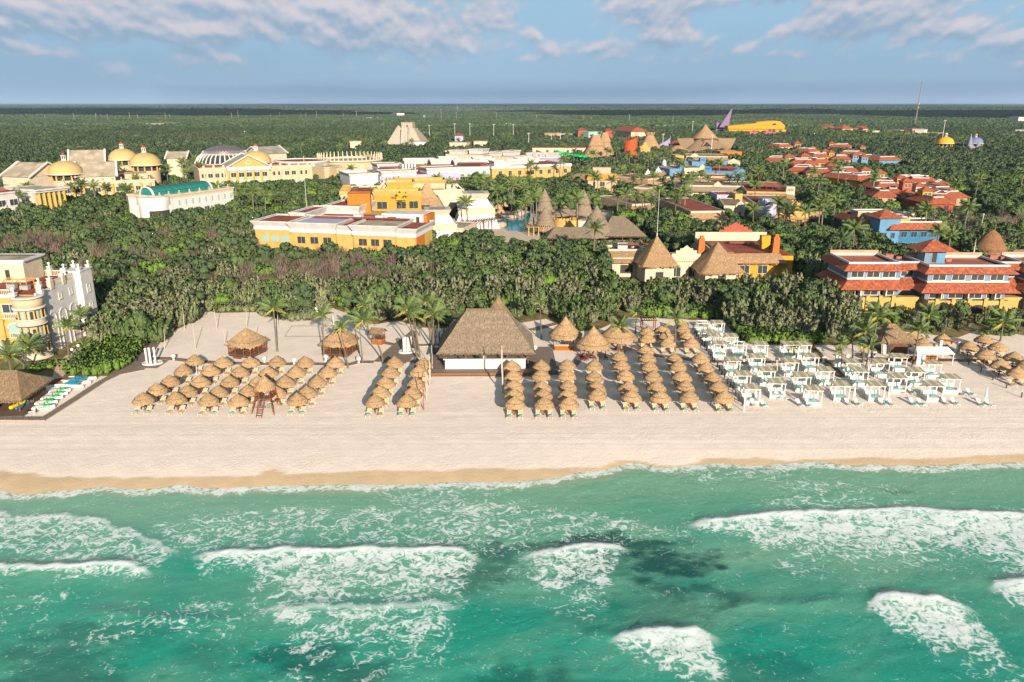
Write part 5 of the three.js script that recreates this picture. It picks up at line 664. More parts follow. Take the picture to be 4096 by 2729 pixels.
function dome(label, x, z, R, y, m, lantern = true, cap = M.red, name = 'domed_pavilion', group = 'golden domes') {
const t = thing(name, label, 'domed pavilion', x, 0, z, 0, group); reserve([[x - R, z - R], [x + R, z - R], [x + R, z + R], [x - R, z + R]]);
part('drum', [lathe([[R * 0.86, 0], [R * 0.86, y - 2.6]], 24)], M.cream, t); for (let i = 0; i < 12; i++) { const a = i * 0.5236 + 0.2; part('column', [rod([Math.cos(a) * R * 0.84, y - 2.7, Math.sin(a) * R * 0.84], [Math.cos(a) * R * 0.84, y, Math.sin(a) * R * 0.84], 0.4, 0.36, 8)], M.yellow, t); }
part('glazing', [lathe([[R * 0.66, y - 2.7], [R * 0.66, y]], 20)], M.glass, t); part('cornice', [lathe([[R * 0.7, y - 0.3], [R * 1.03, y - 0.25], [R * 1.06, y + 0.15], [R * 0.9, y + 0.3]], 28)], M.white, t);
const p = []; for (let i = 0; i <= 9; i++) { const a = i / 9 * 1.5; p.push([R * Math.cos(a), y + 0.2 + R * 0.78 * Math.sin(a)]); } part('dome', [lathe(p, 28)], m, t);
if (lantern) { const ty = y + R * 0.78, l = R / 7; const la = part('lantern', [lathe([[1.15 * l, 0], [1.1 * l, 0.35 * l], [0.8 * l, 0.4 * l], [0.8 * l, 0.9 * l]], 12, 0, ty, 0), ...[0, 1, 2, 3, 4, 5].map(i => rod([Math.cos(i * 1.047) * 0.85 * l, ty + 0.4 * l, Math.sin(i * 1.047) * 0.85 * l], [Math.cos(i * 1.047) * 0.85 * l, ty + 2.1 * l, Math.sin(i * 1.047) * 0.85 * l], 0.17 * l, 0.17 * l, 5)), lathe([[1.15 * l, 2.1 * l], [1.2 * l, 2.3 * l], [0.9 * l, 2.4 * l]], 12, 0, ty, 0)], M.white, t); part('lantern_cap', [lathe([[1.1 * l, 2.4 * l], [0.85 * l, 2.9 * l], [0.3 * l, 3.3 * l], [0.08 * l, 3.6 * l], [0.02, 4.1 * l]], 12, 0, ty, 0)], cap, la); }
return t;
}

// ---------------------------------------------------------------- the cream hotel at the left edge
{
reserve([[-130, -126], [-79.8, -126], [-79.8, -153], [-130, -153]], 0.5); reserve([[-84, -140], [-66, -118], [-64, -116], [-90, -112]], 0);
const t = thing('cream_hotel', 'tall cream and white hotel with balconies and ball topped parapet', 'hotel', -84.2, 0, -133.6);
walls(t, -34, -0.3, -16.6, -0.2, 0, 11.4, M.yellow); walls(t, -0.3, 0, -16.6, 0, 0, 11.8, M.white, 'side_wall'); walls(t, -34, -3.2, -0.2, 0.02, 10.9, 11.45, M.white, 'string_course');
part('roof_deck', [slab(-34, -0.4, 11.4, 11.52, -16.5, -0.4)], M.roofRed, t);
// corner tower
walls(t, -2.2, 1.25, -16.7, -12.6, 0, 12.9, M.white, 'corner_tower'); walls(t, -2.35, 1.4, -16.85, -12.45, 12.9, 13.15, M.white, 'tower_coping');
for (const [x, z] of [[-1.9, -12.9], [0.95, -12.9], [0.95, -16.4], [-1.9, -16.4]]) finial(t, x, 13.1, z, 0.95);
paneSide(t, -14.65, -14.64, 1, 8.6, 1.26, 0.9, 1.5, M.creamLight); paneSide(t, -14.65, -14.64, 1, 4.8, 1.26, 0.9, 1.5, M.creamLight); paneSide(t, -14.65, -14.64, 1, 1.4, 1.26, 0.9, 1.5, M.creamLight);
// side wall: three tall blind arches, square niches, balustrade
for (const z of [-3.6, -7.0, -10.6]) { const o = [], r = 1.15; for (let i = 0; i < 10; i++) { const a0 = i / 10 * Math.PI, a1 = (i + 1) / 10 * Math.PI; o.push(bar([0.06, 6.2 + Math.sin(a0) * r, z + Math.cos(a0) * r], [0.06, 6.2 + Math.sin(a1) * r, z + Math.cos(a1) * r], 0.14, 0.26)); } part('blind_arch', [...o, slab(0, 0.13, 0, 6.2, z - r - 0.13, z - r + 0.13), slab(0, 0.13, 0, 6.2, z + r - 0.13, z + r + 0.13)], M.white, t); if (z < -5) pane(t, 0.01, 9.1, z, 0.8, 1.2, 'x', M.creamLight); pane(t, 0.01, 4.4, z, 0.8, 1.3, 'x', M.creamLight); }
for (const [z0, z1] of [[-12.4, -9.4], [-8.6, -5.4]]) balusters(t, [-0.15, z0], [-0.15, z1], 11.8, 1.0); for (const z of [-9.0, -5.0, -1.6]) { walls(t, -0.6, 0.15, z - 0.5, z + 0.5, 11.4, 13.0, M.creamLight, 'parapet_pier'); finial(t, -0.2, 12.9, z, 0.9); }
for (const x of [-6.5, -10.5, -14.5, -19]) { walls(t, x - 0.5, x + 0.5, -16.4, -15.6, 11.4, 12.8, M.creamLight, 'parapet_pier'); finial(t, x, 12.8, -16, 0.95); balusters(t, [x + 0.5, -16], [x + 3.4, -16], 11.5, 1.0); }
// rounded corner bay
const bx = -1.3, bz = 0.6, R = 2.35; const ring = (r0, r1, y0, y1) => lathe([[r0, y0], [r1, y0], [r1, y1], [r0, y1]], 28, bx, 0, bz);
part('bay_core', [lathe([[1.75, 0], [1.75, 10.2]], 20, bx, 0, bz)], M.cream, t); for (const y of [0.1, 3.1, 6.3]) { part('balcony_slab', [ring(0.1, R + 0.15, y, y + 0.3), ring(R - 0.1, R + 0.2, y + 1.15, y + 1.3)], M.white, t); part('balcony_wall', [ring(R - 0.12, R + 0.04, y + 0.3, y + 1.15)], M.creamLight, t); for (let i = 0; i < 5; i++) { const a = -0.5 + i * 0.62; part('bay_column', [rod([bx + Math.cos(a) * (R - 0.15), y + 1.2, bz + Math.sin(a) * (R - 0.15)], [bx + Math.cos(a) * (R - 0.15), y + 3.1, bz + Math.sin(a) * (R - 0.15)], 0.16, 0.15, 8)], M.yellow, t); } for (let i = 0; i < 3; i++) { const a = 0.05 + i * 0.75; part('bay_window', [slab(-0.45, 0.45, y + 0.4, y + 2.6, 1.72, 1.82).rotateY(Math.PI / 2 - a).translate(bx, 0, bz)], i === 1 ? M.glass : M.curtain, t); } }
part('bay_drum', [ring(0.1, R + 0.05, 9.4, 11.3)], M.cream, t); part('bay_cornice', [ring(R - 0.3, R + 0.3, 9.3, 9.65)], M.white, t); part('bay_cornice', [ring(R - 0.5, R + 0.28, 11.2, 11.5)], M.white, t); finial(t, bx - 1.9, 11.5, bz + 0.6, 1.1); finial(t, bx + 1.6, 11.5, bz - 1.6, 1.1);
for (const y of [1.5, 4.6, 7.6]) pane(t, 0.02, y, -1.6, 1.0, 1.9, 'x', M.curtain);
// front: windows, arched loggias, piers
for (const [x, y] of [[-5.2, 7.3], [-9.6, 7.3], [-14, 7.3]]) { pane(t, x, y + 0.9, -0.18, 2.6, 1.5, 'z', M.glass); balusters(t, [x - 1.35, 0.1], [x + 1.35, 0.1], y - 0.15, 0.9); part('curtain', [slab(x + 0.5, x + 1.25, y + 0.9, y + 2.35, -0.12, -0.1)], M.curtain, t); }
for (const [x, y] of [[-4.8, 3.6], [-9.2, 3.6], [-4.8, 0.2], [-9.2, 0.2]]) { const o = [], r = 1.3; for (let i = 0; i < 10; i++) { const a0 = i / 10 * Math.PI, a1 = (i + 1) / 10 * Math.PI; o.push(bar([x + Math.cos(a0) * r, y + 1.7 + Math.sin(a0) * r * 0.75, -0.1], [x + Math.cos(a1) * r, y + 1.7 + Math.sin(a1) * r * 0.75, -0.1], 0.26, 0.3)); } part('arch_trim', o, M.white, t); part('loggia', [slab(x - r, x + r, y, y + 1.8, -0.19, -0.15), prism(Array.from({ length: 9 }, (_, i) => [x + Math.cos(i / 8 * Math.PI) * r, -Math.sin(i / 8 * Math.PI) * r * 0.75]), 0, 0.02).rotateX(Math.PI / 2).translate(0, y + 1.75, -0.16)], M.curtain, t); balusters(t, [x - 1.3, 0.1], [x + 1.3, 0.1], y, 0.9); }
for (const x of [-2.9, -7.0, -11.4]) part('engaged_column', [rod([x, 0, 0.05], [x, 6.6, 0.05], 0.3, 0.27, 9), box(x, 6.75, 0, 0.9, 0.3, 0.7)], M.yellow, t);
balusters(t, [-7, 0], [-3.4, 0], 11.45, 0.95); balusters(t, [-12, 0], [-8, 0], 11.45, 0.95); finial(t, -7.5, 11.45, -0.1, 1.0);
// roof plant and the set-back upper block
walls(t, -34, -7.4, -15.5, -9.5, 11.5, 15.4, M.creamLight, 'upper_block'); flatTop(t, -34, -7.4, -15.5, -9.5, 15.4, 0.45, M.white, M.roofTan, 0.55); walls(t, -10.9, -10.2, -9.5, -9.3, 12, 14, M.glass, 'upper_door');
for (const [x, z] of [[-7.0, -4.6], [-4.0, -3.6]]) part('air_unit', [box(x, 12.0, z, 1.5, 0.8, 0.9)], M.grey, t); const pm = mat(0.6, 0.27, 0.03); const pf = []; for (const z of [-6.5, -4.8]) pf.push(bar([-10.5, 13.1, z], [-3, 13.1, z], 0.09)); for (const x of [-10.5, -8, -5.5, -3]) pf.push(bar([x, 11.5, -6.5], [x, 13.1, -6.5], 0.08), bar([x, 11.5, -4.8], [x, 13.1, -4.8], 0.08), bar([x, 13.1, -6.5], [x, 13.1, -4.8], 0.07)); part('pipe_frame', pf, pm, t);
}
// ---------------------------------------------------------------- the tiled blue hotel at the right edge
{
reserve([[73, -160.5], [140, -160], [140, -182], [69, -184]], 0.3);
const t = thing('tiled_hotel', 'long blue and yellow hotel with two tiers of red tile roofs', 'hotel', 74.2, 0, -164.4, -0.012);
const modules = [[0, 11.2, -2.8], [16.2, 33.6, 0], [38.6, 62, -0.8]], links = [[11.2, 16.2], [33.6, 38.6]];
const shared = { b: M.blueGrey || (M.blueGrey = wall(0.20, 0.30, 0.42)) };
const tier = (x0, x1, z, lastSide) => {
const zb = z - 12.5; walls(t, x0, x1, zb, z - 1.2, 0, 9.6, shared.b); walls(t, x0 - 0.02, x1 + 0.02, z - 1.15, z + 0.7, 0, 2.9, M.yellow, 'loggia_block');
skirt(t, x0 + 0.3, x1 - 0.3, zb, z - 1.2, 4.75, 6.7, 2.3, M.tile); part('white_ledge', ringGeo(x0 - 0.2, x1 + 0.2, zb, z - 0.75, 6.62, 6.95, 0.55), M.white, t);
skirt(t, x0 + 0.3, x1 - 0.3, zb, z - 1.5, 8.75, 10.1, 1.7, M.tile); part('white_coping', ringGeo(x0, x1, zb, z - 1.2, 10.02, 10.45, 0.35), M.white, t); part('roof_deck', [slab(x0 + 0.35, x1 - 0.35, 9.6, 9.75, zb + 0.3, z - 1.6)], M.roofPink, t); part('inner_parapet', [slab(x0, x1, 9.7, 11.1, zb - 0.1, zb + 0.25)], M.pink, t);
const n = Math.round((x1 - x0) / 4.1); paneRow(t, x0 + 0.4, x1 - 0.4, n, 7.1, z - 1.2, 2.7, 1.5, M.glass); paneRow(t, x0 + 0.4, x1 - 0.4, n, 3.1, z - 1.2, 3.0, 1.6, M.glass);
evenly(x0, x1, n + 1).forEach((x, i) => { part('pier', [slab(x - 0.35, x + 0.35, 0, 3.25, z + 0.6, z + 1.0), box(x, 3.32, z + 0.8, 0.9, 0.16, 0.6)], M.yellow, t); }); evenly(x0, x1, n).forEach(x => { part('archway', [slab(x - 1.4, x + 1.4, 0, 1.35, z + 0.68, z + 0.73), prism(Array.from({ length: 9 }, (_, i) => [x + Math.cos(i / 8 * Math.PI) * 1.4, -Math.sin(i / 8 * Math.PI) * 0.75]), 0, 0.05).rotateX(Math.PI / 2).translate(0, 1.3, z + 0.735)], M.dark, t); part('planter', [slab(x - 1.6, x + 1.6, 2.9, 3.12, z + 0.1, z + 0.5)], M.planter || (M.planter = mat(0.06, 0.11, 0.03)), t); });
evenly(x0, x1, n - 1).forEach(x => part('divider', [slab(x - 0.12, x + 0.12, 2.9, 4.6, z - 1.1, z + 0.3)], M.white, t));
};
modules.forEach(m => tier(m[0], m[1], m[2])); links.forEach(([a, b], i) => { walls(t, a, b, -15, -5.4, 0, 9.4, shared.b); part('roof_skirt', [slope(quads([[[a, 8.75, -3.6], [b, 8.75, -3.6], [b, 10.0, -5.4], [a, 10.0, -5.4]], [[a, 4.75, -2.9], [b, 4.75, -2.9], [b, 6.6, -5.4], [a, 6.6, -5.4]]]))], M.tile, t); part('white_coping', [slab(a, b, 10.0, 10.35, -5.7, -5.2)], M.white, t); paneRow(t, a + 0.3, b - 0.3, 1, 7.1, -5.4, 2.6, 1.5); walls(t, a, b, -4.6, -2.6, 0, 2.9, M.yellow, 'loggia_block'); });
for (const [x, z] of [[12.5, -12.6], [22, -9], [36, -12], [45, -10]]) { part('air_unit', [box(x, 10.2, z, 1.8, 0.9, 1.2), box(x + 2.1, 10.0, z + 0.3, 1.2, 0.6, 0.9)], M.roofPink, t); }
walls(t, 17.5, 22.0, -9.4, -6.2, 9.7, 13.0, shared.b, 'stair_tower'); walls(t, 19.2, 20.0, -6.22, -6.1, 10.0, 12.2, M.dark, 'stair_door'); part('tower_wall', [slab(20.1, 22.02, 9.75, 12.9, -6.25, -6.08)], M.blue, t); part('tower_roof', [hip(15.6, 24.0, -11.4, -4.4, 12.7, 15.0, 4.2)], M.tile, t); part('tower_soffit', [slab(15.8, 23.8, 12.6, 12.68, -11.2, -4.6)], M.tileOld, t);
const m = thing('roof_mast', 'white pointed mast on the tiled hotel roof', 'mast', 74.2 + 32, 9.7, -176.5); part('pole', [rod([0, 0, 0], [0, 4.6, 0], 0.16, 0.02, 8)], M.white, m); part('foot', [box(0, 0.1, 0, 0.6, 0.2, 0.6)], M.grey, m);
}
// ---------------------------------------------------------------- blue house behind it
{
const [t, L] = site('blue_house', 'bright blue house with dark tile skirts beside the tiled hotel', 'house', [112.0, -236.5], [131.5, -237.5], 26, null, 0.5);
walls(t, 0, L, -25, 0, 0, 7.6, M.blueDeep); walls(t, -0.2, 6.2, -7, 0.6, 0, 10.6, M.blue, 'stair_tower'); part('tower_roof', [hip(-1.2, 7.4, -8.4, 1.4, 10.4, 12.6, 4.2)], M.tile, t);
skirt(t, 4.2, L + 0.2, -8, 0.2, 7.2, 9.0, 1.9, M.tile); skirt(t, -0.4, 5.5, -25, -6, 7.2, 9.0, 1.8, M.tileOld); part('white_coping', ringGeo(4.4, L, -8, 0, 8.95, 9.35, 0.35), M.white, t);
for (const [a, b, c] of [[2, 12, -12], [5, 18, -18], [3, 14, -25]]) { part('roof_block', [slab(a, b, 7.6, 9.6, c, c + 5)], M.pink, t); part('white_coping', ringGeo(a, b, c, c + 5, 9.6, 9.9, 0.3, 0.1), M.white, t); part('roof_deck', [slab(a + 0.4, b - 0.4, 9.4, 9.66, c + 0.4, c + 4.6)], M.roofTan, t); }
part('yellow_block', [slab(6, 10, 8.6, 10, -3.2, -1)], M.yellow, t); paneRow(t, 6.5, L - 0.5, 4, 4.6, 0.02, 1.8, 1.6, M.glass, M.blue); paneRow(t, 6.5, L - 0.5, 4, 1.2, 0.02, 1.8, 1.6, M.glass, M.blue); paneRow(t, 0.4, 5.6, 2, 4.4, 0.62, 1.1, 1.6, M.glass, M.blue);
}


// ================================================================ the resort inland
// ---------------------------------------------------------------- palace quarter, left
{
const [t, L] = site('white_wing', 'white palace wing with yellow columned portico near the left edge', 'palace wing', [-193.5, -289.5], [-182.6, -318.4], 26);
walls(t, -14, L, -24, 0, 0, 10.6, M.white); walls(t, L - 13, L + 0.4, -14, 1.4, 0, 10.4, M.cream, 'portico'); flatTop(t, -14, L - 13, -24, 0, 10.8, 0.9, M.white, M.roofRed, 0.5); flatTop(t, L - 13.4, L + 0.8, -15, 2.6, 10.6, 1.0, M.white, M.roofTan, 0.7); part('roof_plant', [slab(2, 14, 11, 12.2, -16, -9), slab(-8, 0, 11, 12, -20, -10)], M.roofPink, t); part('solar_panel', [slab(4, 22, 12.4, 12.5, -22, -17)], M.dark, t);
evenly(L - 13, L + 0.4, 6).forEach(x => part('column', [rod([x, 0, 2.2], [x, 10, 2.2], 0.52, 0.46, 10)], M.yellowCol || (M.yellowCol = wall(0.70, 0.45, 0.06)), t)); paneRow(t, -12, L - 14, 6, 6.6, 0.02, 3.2, 2.2); paneRow(t, -12, L - 14, 6, 2.2, 0.02, 3.2, 2.2); paneRow(t, L - 12.5, L, 5, 6.6, 1.42, 1.2, 2.2); paneRow(t, L - 12.5, L, 5, 2.0, 1.42, 1.2, 2.6);
part('white_band', [slab(-14, L - 13, 4.9, 5.5, 0, 0.5), slab(-14, L - 13, 0.9, 1.4, 0, 0.5)], M.white, t); for (const x of [-10, -2, 6]) finial(t, x, 5.4, 0.4, 1.2, M.creamLight);
}
{ // body of the palace from which the domes and gables rise
const [t, L] = site('palace_body', 'broad cream palace body with red roof terraces below the golden domes', 'palace', [-200.4, -347.8], [-166.0, -366.2], 88);
walls(t, 0, L, -86, 0, 0, 9.2, M.cream); flatTop(t, 0, L, -86, 0, 9.2, 0.9, M.creamLight, M.roofTan, 0.4); part('red_terrace', [slab(L * 0.3, L * 0.62, 9.7, 9.95, -34, -12)], M.roofRed, t); part('red_terrace', [slab(L * 0.66, L * 0.96, 9.7, 9.95, -60, -26)], M.roofRed, t); walls(t, L * 0.7, L * 0.95, -24, -10, 9.4, 12, M.cream, 'upper_room'); paneRow(t, 1, L - 1, 9, 5.4, 0.02, 2, 2); paneRow(t, 1, L - 1, 9, 1.4, 0.02, 2, 2.2); evenly(0, L, 10).forEach(x => { part('column', [rod([x, 0, 0.5], [x, 8.8, 0.5], 0.5, 0.44, 9)], M.yellowCol, t); finial(t, x, 10, -0.2, 1.1, M.creamLight); });
}
const gableHouse = (label, a, b, depth, eave, ridge, axis = 'x', roof = M.roofTan) => { const [t, L] = site('gabled_hall', label, 'palace hall', a, b, depth, 'gabled palace halls'); walls(t, 0, L, -depth, 0, 0, eave, M.creamLight); gableRoof(t, 0, L, -depth, 0, eave, ridge, roof, [M.white, M.creamLight], axis, 0.8); return [t, L]; };
gableHouse('pale gabled hall at the left edge, nearest the camera', [-224.3, -347.4], [-209.9, -343.2], 20, 13, 18.5);
gableHouse('pale gabled hall behind the foremost golden dome', [-224.6, -403.4], [-210.6, -409.3], 18, 14, 20.5);
{ const [t, L] = gableHouse('pale gabled hall with a round gable window between the domes', [-195.0, -354.3], [-181.1, -360.4], 17, 12, 18); part('round_window', [new THREE.TorusGeometry(0.9, 0.2, 6, 16).rotateY(Math.PI / 2).translate(L + 0.1, 14.4, -8.5)], M.white, t); }
gableHouse('small pale gabled hall left of the silver dome', [-193.4, -445.3], [-183.7, -446.8], 14, 14, 17.5);
gableHouse('pale gabled hall behind the pedimented palace', [-152.5, -483.9], [-140.7, -496.8], 18, 14, 18, 'x', M.roofGrey);
dome('golden dome nearest the left edge, red capped lantern', -200.8, -356, 7.2, 13.4, M.domeGold || (M.domeGold = wall(0.66, 0.46, 0.19)));
dome('golden dome farthest back with peeling white patches', -204.4, -418, 7.1, 15.4, M.domeGold); dome('golden dome in front of the farthest one, dark red rim', -182.4, -395, 7.4, 14.4, M.domeGold);
dome('golden dome peeping over the pediment of the long palace', -136.5, -425, 7.5, 13.6, M.domeGold);
{ // long palace with pediment
const [t, L] = site('pediment_palace', 'long yellow palace with a columned pediment in the middle', 'palace', [-157.2, -397.5], [-106.9, -423.6], 26);
walls(t, 0, L, -26, 0, 0, 11.6, M.cream); flatTop(t, 0, L, -26, 0, 11.4, 1.0, M.creamLight, M.roofRed, 0.35); const p0 = L * 0.24, p1 = L * 0.6; walls(t, p0, p1, -10, 2.2, 0, 11.0, M.cream, 'portico'); walls(t, p0 - 0.6, p1 + 0.6, -11, 2.9, 10.9, 12.6, M.white, 'entablature'); gableRoof(t, p0, p1, -16, 2.4, 12.6, 18.2, M.roofTan, [M.white, M.yellow], 'z', 0.9); part('roundel', [new THREE.TorusGeometry(1.1, 0.18, 6, 18).translate((p0 + p1) / 2, 14.8, 2.6)], M.white, t);
evenly(p0, p1, 5).forEach(x => part('column', [rod([x - 2, 0, 2.6], [x - 2, 10.9, 2.6], 0.6, 0.5, 10)], M.yellowCol, t)); paneRow(t, p0 + 0.6, p1 - 0.6, 5, 7.6, 2.22, 2.6, 2.2, M.glass); paneRow(t, p0 + 0.6, p1 - 0.6, 5, 3.6, 2.22, 2.6, 2.2, M.curtain); paneRow(t, 0.5, p0 - 0.5, 4, 7.6, 0.02, 2.2, 2.0); paneRow(t, p1 + 0.5, L - 1, 6, 7.6, 0.02, 2.2, 2.0); paneRow(t, p1 + 0.5, L - 1, 6, 3.6, 0.02, 2.2, 2.0, M.curtain); paneRow(t, 0.5, p0 - 0.5, 4, 3.6, 0.02, 2.2, 2.0, M.curtain);
evenly(0, L, 12).forEach((x, i) => { if (x < p0 - 1 || x > p1 + 1) { part('roof_pier', [box(x, 12.6, -0.2, 1.0, 2.2, 0.9)], M.creamLight, t); part('pilaster', [slab(x - 0.45, x + 0.45, 0, 11, 0, 0.3)], M.cream, t); } }); for (let i = 0; i < 8; i++) if (i < 2 || i > 4) part('railing', [slab(i * L / 8 + 0.8, (i + 1) * L / 8 - 0.8, 12.5, 13.1, -0.3, -0.1)], M.roofPink, t);
}
{ const t = thing('round_hall', 'low round hall with a flat red roof behind the pedimented palace', 'hall', -118.5, 0, -448); reserve([[-134, -462], [-103, -462], [-103, -434], [-134, -434]]); part('wall', [lathe([[15, 0], [15, 12.6]], 40)], M.creamLight, t); part('parapet', [lathe([[14.4, 12.3], [15.4, 12.3], [15.4, 13.2], [14.6, 13.2], [14.4, 12.6]], 40)], M.white, t); part('roof_deck', [lathe([[0.1, 12.7], [14.6, 12.7]], 40)], M.roofRed, t); part('vent', [box(2, 14, 3, 0.5, 3, 0.5)], M.grey, t); }
{ // silver shell dome
const t = thing('silver_dome', 'wide white ribbed dome with a dark silver mesh crown', 'dome', -163.2, 0, -452); reserve([[-180, -468], [-146, -468], [-146, -437], [-180, -437]]);
part('drum', [lathe([[16, 0], [16, 11.6]], 40)], M.white, t); part('glass_ring', [lathe([[15.2, 11.6], [13.8, 14.4], [11.4, 16.4]], 40)], M.glass, t); for (let i = 0; i < 36; i++) { const a = i / 36 * 6.2832, p = (r, y) => [Math.cos(a) * r, y, Math.sin(a) * r]; part('rib', [bar(p(16.2, 11.4), p(14.4, 14.6), 0.55), bar(p(14.4, 14.6), p(11.4, 16.8), 0.55)], M.white, t); }
part('crown', [lathe([[11.8, 16.2], [11.3, 17.6], [9.2, 19.2], [5.4, 20.4], [0.05, 20.9]], 40)], M.silver, t); part('crown_rim', [lathe([[11.9, 16], [12.1, 16.5], [11.7, 16.9]], 40)], M.grey, t); const o = []; for (let r = 0; r < 3; r++) for (let i = 0; i < 44; i++) { const a = (i + r * 0.5) / 44 * 6.2832, R = 11.8 - r * 0.28, y = 16.9 + r * 0.5; o.push(box(Math.cos(a) * R, y, Math.sin(a) * R, 0.7, 0.3, 0.7, -a)); } part('shell_plates', o, M.metal, t);
}
{ // crown arena
const t = thing('crown_arena', 'round yellow arena ringed with white pinnacles', 'arena', -95.4, 0, -468); reserve([[-116, -486], [-75, -486], [-75, -449], [-116, -449]]); const R = 18.6;
part('wall', [lathe([[R, 0], [R, 12]], 56)], M.cream, t); part('cornice', [lathe([[R - 0.6, 11.4], [R + 0.6, 11.5], [R + 0.7, 12.5], [R - 0.6, 12.7], [R - 0.6, 11.4]], 56)], M.creamLight, t); part('roof_deck', [lathe([[0.1, 11.6], [R - 0.5, 11.6]], 40)], mat(0.27, 0.22, 0.21), t);
for (let i = 0; i < 44; i++) { const a = i / 44 * 6.2832; part('pinnacle', [lathe([[0.36, 0], [0.3, 1.4], [0.55, 1.6], [0.2, 2.1], [0.38, 2.6], [0.03, 3.4]], 6, Math.cos(a) * R, 12.5, Math.sin(a) * R)], M.creamLight, t); if (i % 2 && Math.sin(a) > -0.2) part('blind_window', [slab(-0.9, 0.9, 4, 9.6, R - 0.02, R + 0.18).rotateY(Math.PI / 2 - a)], M.white, t); if (i % 2 && Math.sin(a) > -0.2) part('window_field', [slab(-0.6, 0.6, 4.4, 9.2, R + 0.1, R + 0.24).rotateY(Math.PI / 2 - a)], M.cream, t); }
const [g, L] = site('arena_bridge', 'low cream connecting block with dark gateway left of the arena', 'building', [-119.8, -443.7], [-101.5, -428.2], 14); walls(g, 0, L, -14, 0, 0, 9.6, M.cream); flatTop(g, 0, L, -14, 0, 9.6, 1, M.creamLight, M.roofTan, 0.4); walls(g, L * 0.05, L * 0.55, -8, -2, 10, 12, M.roofGrey, 'plant_room'); walls(g, L, L + 7, -9, -3, 6.4, 10.5, M.cream, 'bridge_deck'); for (const x of [L + 1, L + 5]) part('gate_column', [box(x, 3.2, -3, 1.1, 6.4, 1.1)], M.yellowCol, g); part('gate_shadow_wall', [slab(L, L + 7, 0, 6.4, -9, -8.6)], M.redwood, g);
}
{ // green glass barrel vault house
const [t, L] = site('glass_vault_house', 'white terraced house topped by a green glass barrel vault', 'house', [-131.7, -287.4], [-114.6, -323.1], 17);
walls(t, 3, L, -17, 0, 0, 10.2, M.white); part('terrace_bay', [lathe([[5.4, 0], [5.4, 7.2], [5.9, 7.6], [5.9, 10.4], [5.6, 10.6], [5.5, 9.2], [0.1, 9.2]], 28, 4.5, 0, -5)], M.white, t); flatTop(t, 3, L, -17, 0, 9.8, 1.1, M.creamLight, M.roofTan, 0.3);
const R = 3.5, x0 = 5, x1 = L - 6, zc = -9, yb = 10.2; const pts = i => { const a = i / 14 * Math.PI; return [Math.cos(a) * R, Math.sin(a) * R * 0.98]; }; const q = []; for (let i = 0; i < 14; i++) { const [a, b] = pts(i), [c, d] = pts(i + 1); q.push([[x0, yb + b, zc + a], [x1, yb + b, zc + a], [x1, yb + d, zc + c], [x0, yb + d, zc + c]]); } part('vault_glass', [quads(q)], M.glassGreen, t);
const n = 9; for (let k = 0; k <= n; k++) { const x = mix(x0, x1, k / n), o = []; for (let i = 0; i < 14; i++) { const [a, b] = pts(i), [c, d] = pts(i + 1); o.push(bar([x, yb + b * 1.02, zc + a * 1.02], [x, yb + d * 1.02, zc + c * 1.02], k % n ? 0.12 : 0.75, k % n ? 0.12 : 0.4)); } part('vault_rib', o, k % n ? M.dark : M.white, t); } part('glazing_bars', [2, 4, 5, 6, 8, 10, 12].map(i => { const [a, b] = pts(i); return bar([x0, yb + b * 1.015, zc + a * 1.015], [x1, yb + b * 1.015, zc + a * 1.015], 0.09); }), M.dark, t);
part('end_glass', [prism(Array.from({ length: 15 }, (_, i) => { const [a, b] = pts(i); return [a, -b]; }), 0, 0.1).rotateX(Math.PI / 2).rotateY(Math.PI / 2).translate(x0 + 0.1, yb, zc)], M.glassGreen, t);
paneRow(t, 11, L - 1, 5, 2.2, 0.02, 2.6, 2.6); evenly(10, L, 9).forEach(x => part('slit_window', [slab(x - 0.35, x + 0.35, 6.6, 8.6, 0, 0.1)], M.curtain, t)); evenly(0, L, 8).forEach(x => finial(t, Math.max(x, 3.3), 10.9, -0.2, 0.9, M.creamLight)); for (let i = 0; i < 7; i++) { const a = 0.35 + i * 0.42; part('arcade_opening', [slab(-1.3, 1.3, 1, 5.6, 5.36, 5.46).rotateY(a - 1.2).translate(4.5, 0, -5)], M.dark, t); }
}
{ // red roofed garden gallery and round kiosk roof
const [t, L] = site('garden_gallery', 'low open gallery with a red roof and white columns below the palms', 'gallery', [-158.8, -296.6], [-149.9, -306.8], 4); part('roof', [slab(-0.4, L + 0.4, 3.7, 4.0, -4.2, 0.4)], M.roofRed, t); part('fascia', [slab(-0.5, L + 0.5, 3.2, 3.68, -4.3, 0.5)], M.white, t); evenly(0, L, 6).forEach(x => part('column', [rod([x, 0, 0], [x, 3.2, 0], 0.26, 0.24, 8)], M.creamLight, t)); evenly(0, L, 6).forEach(x => part('column', [rod([x, 0, -3.8], [x, 3.2, -3.8], 0.26, 0.24, 8)], M.creamLight, t));
const a = [-173.0, -306.8], k = thing('red_disc_roof', 'flat red oval roof of the garden bar left of the gallery', 'pavilion', a[0], 0, a[1]); reserve([[a[0] - 9, a[1] - 3], [a[0] + 5, a[1] - 3], [a[0] + 5, a[1] + 3], [a[0] - 9, a[1] + 3]]); part('roof', [lathe([[0.1, 4.3], [4.6, 4.0], [4.7, 3.7], [0.1, 3.6]], 24)], M.roofRed, k); part('fascia', [lathe([[4.5, 3.69], [4.55, 3.2], [4.2, 3.2]], 24)], M.creamLight, k); for (let i = 0; i < 6; i++) part('column', [rod([Math.cos(i) * 3.9, 0, Math.sin(i) * 3.9], [Math.cos(i) * 3.9, 3.2, Math.sin(i) * 3.9], 0.2)], M.creamLight, k); part('annex_roof', [slab(-9, -5, 3.5, 3.8, -2, 2)], M.roofRed, k); part('annex_wall', [slab(-8.6, -5.4, 0, 3.5, -1.6, 1.6)], M.creamLight, k);
}
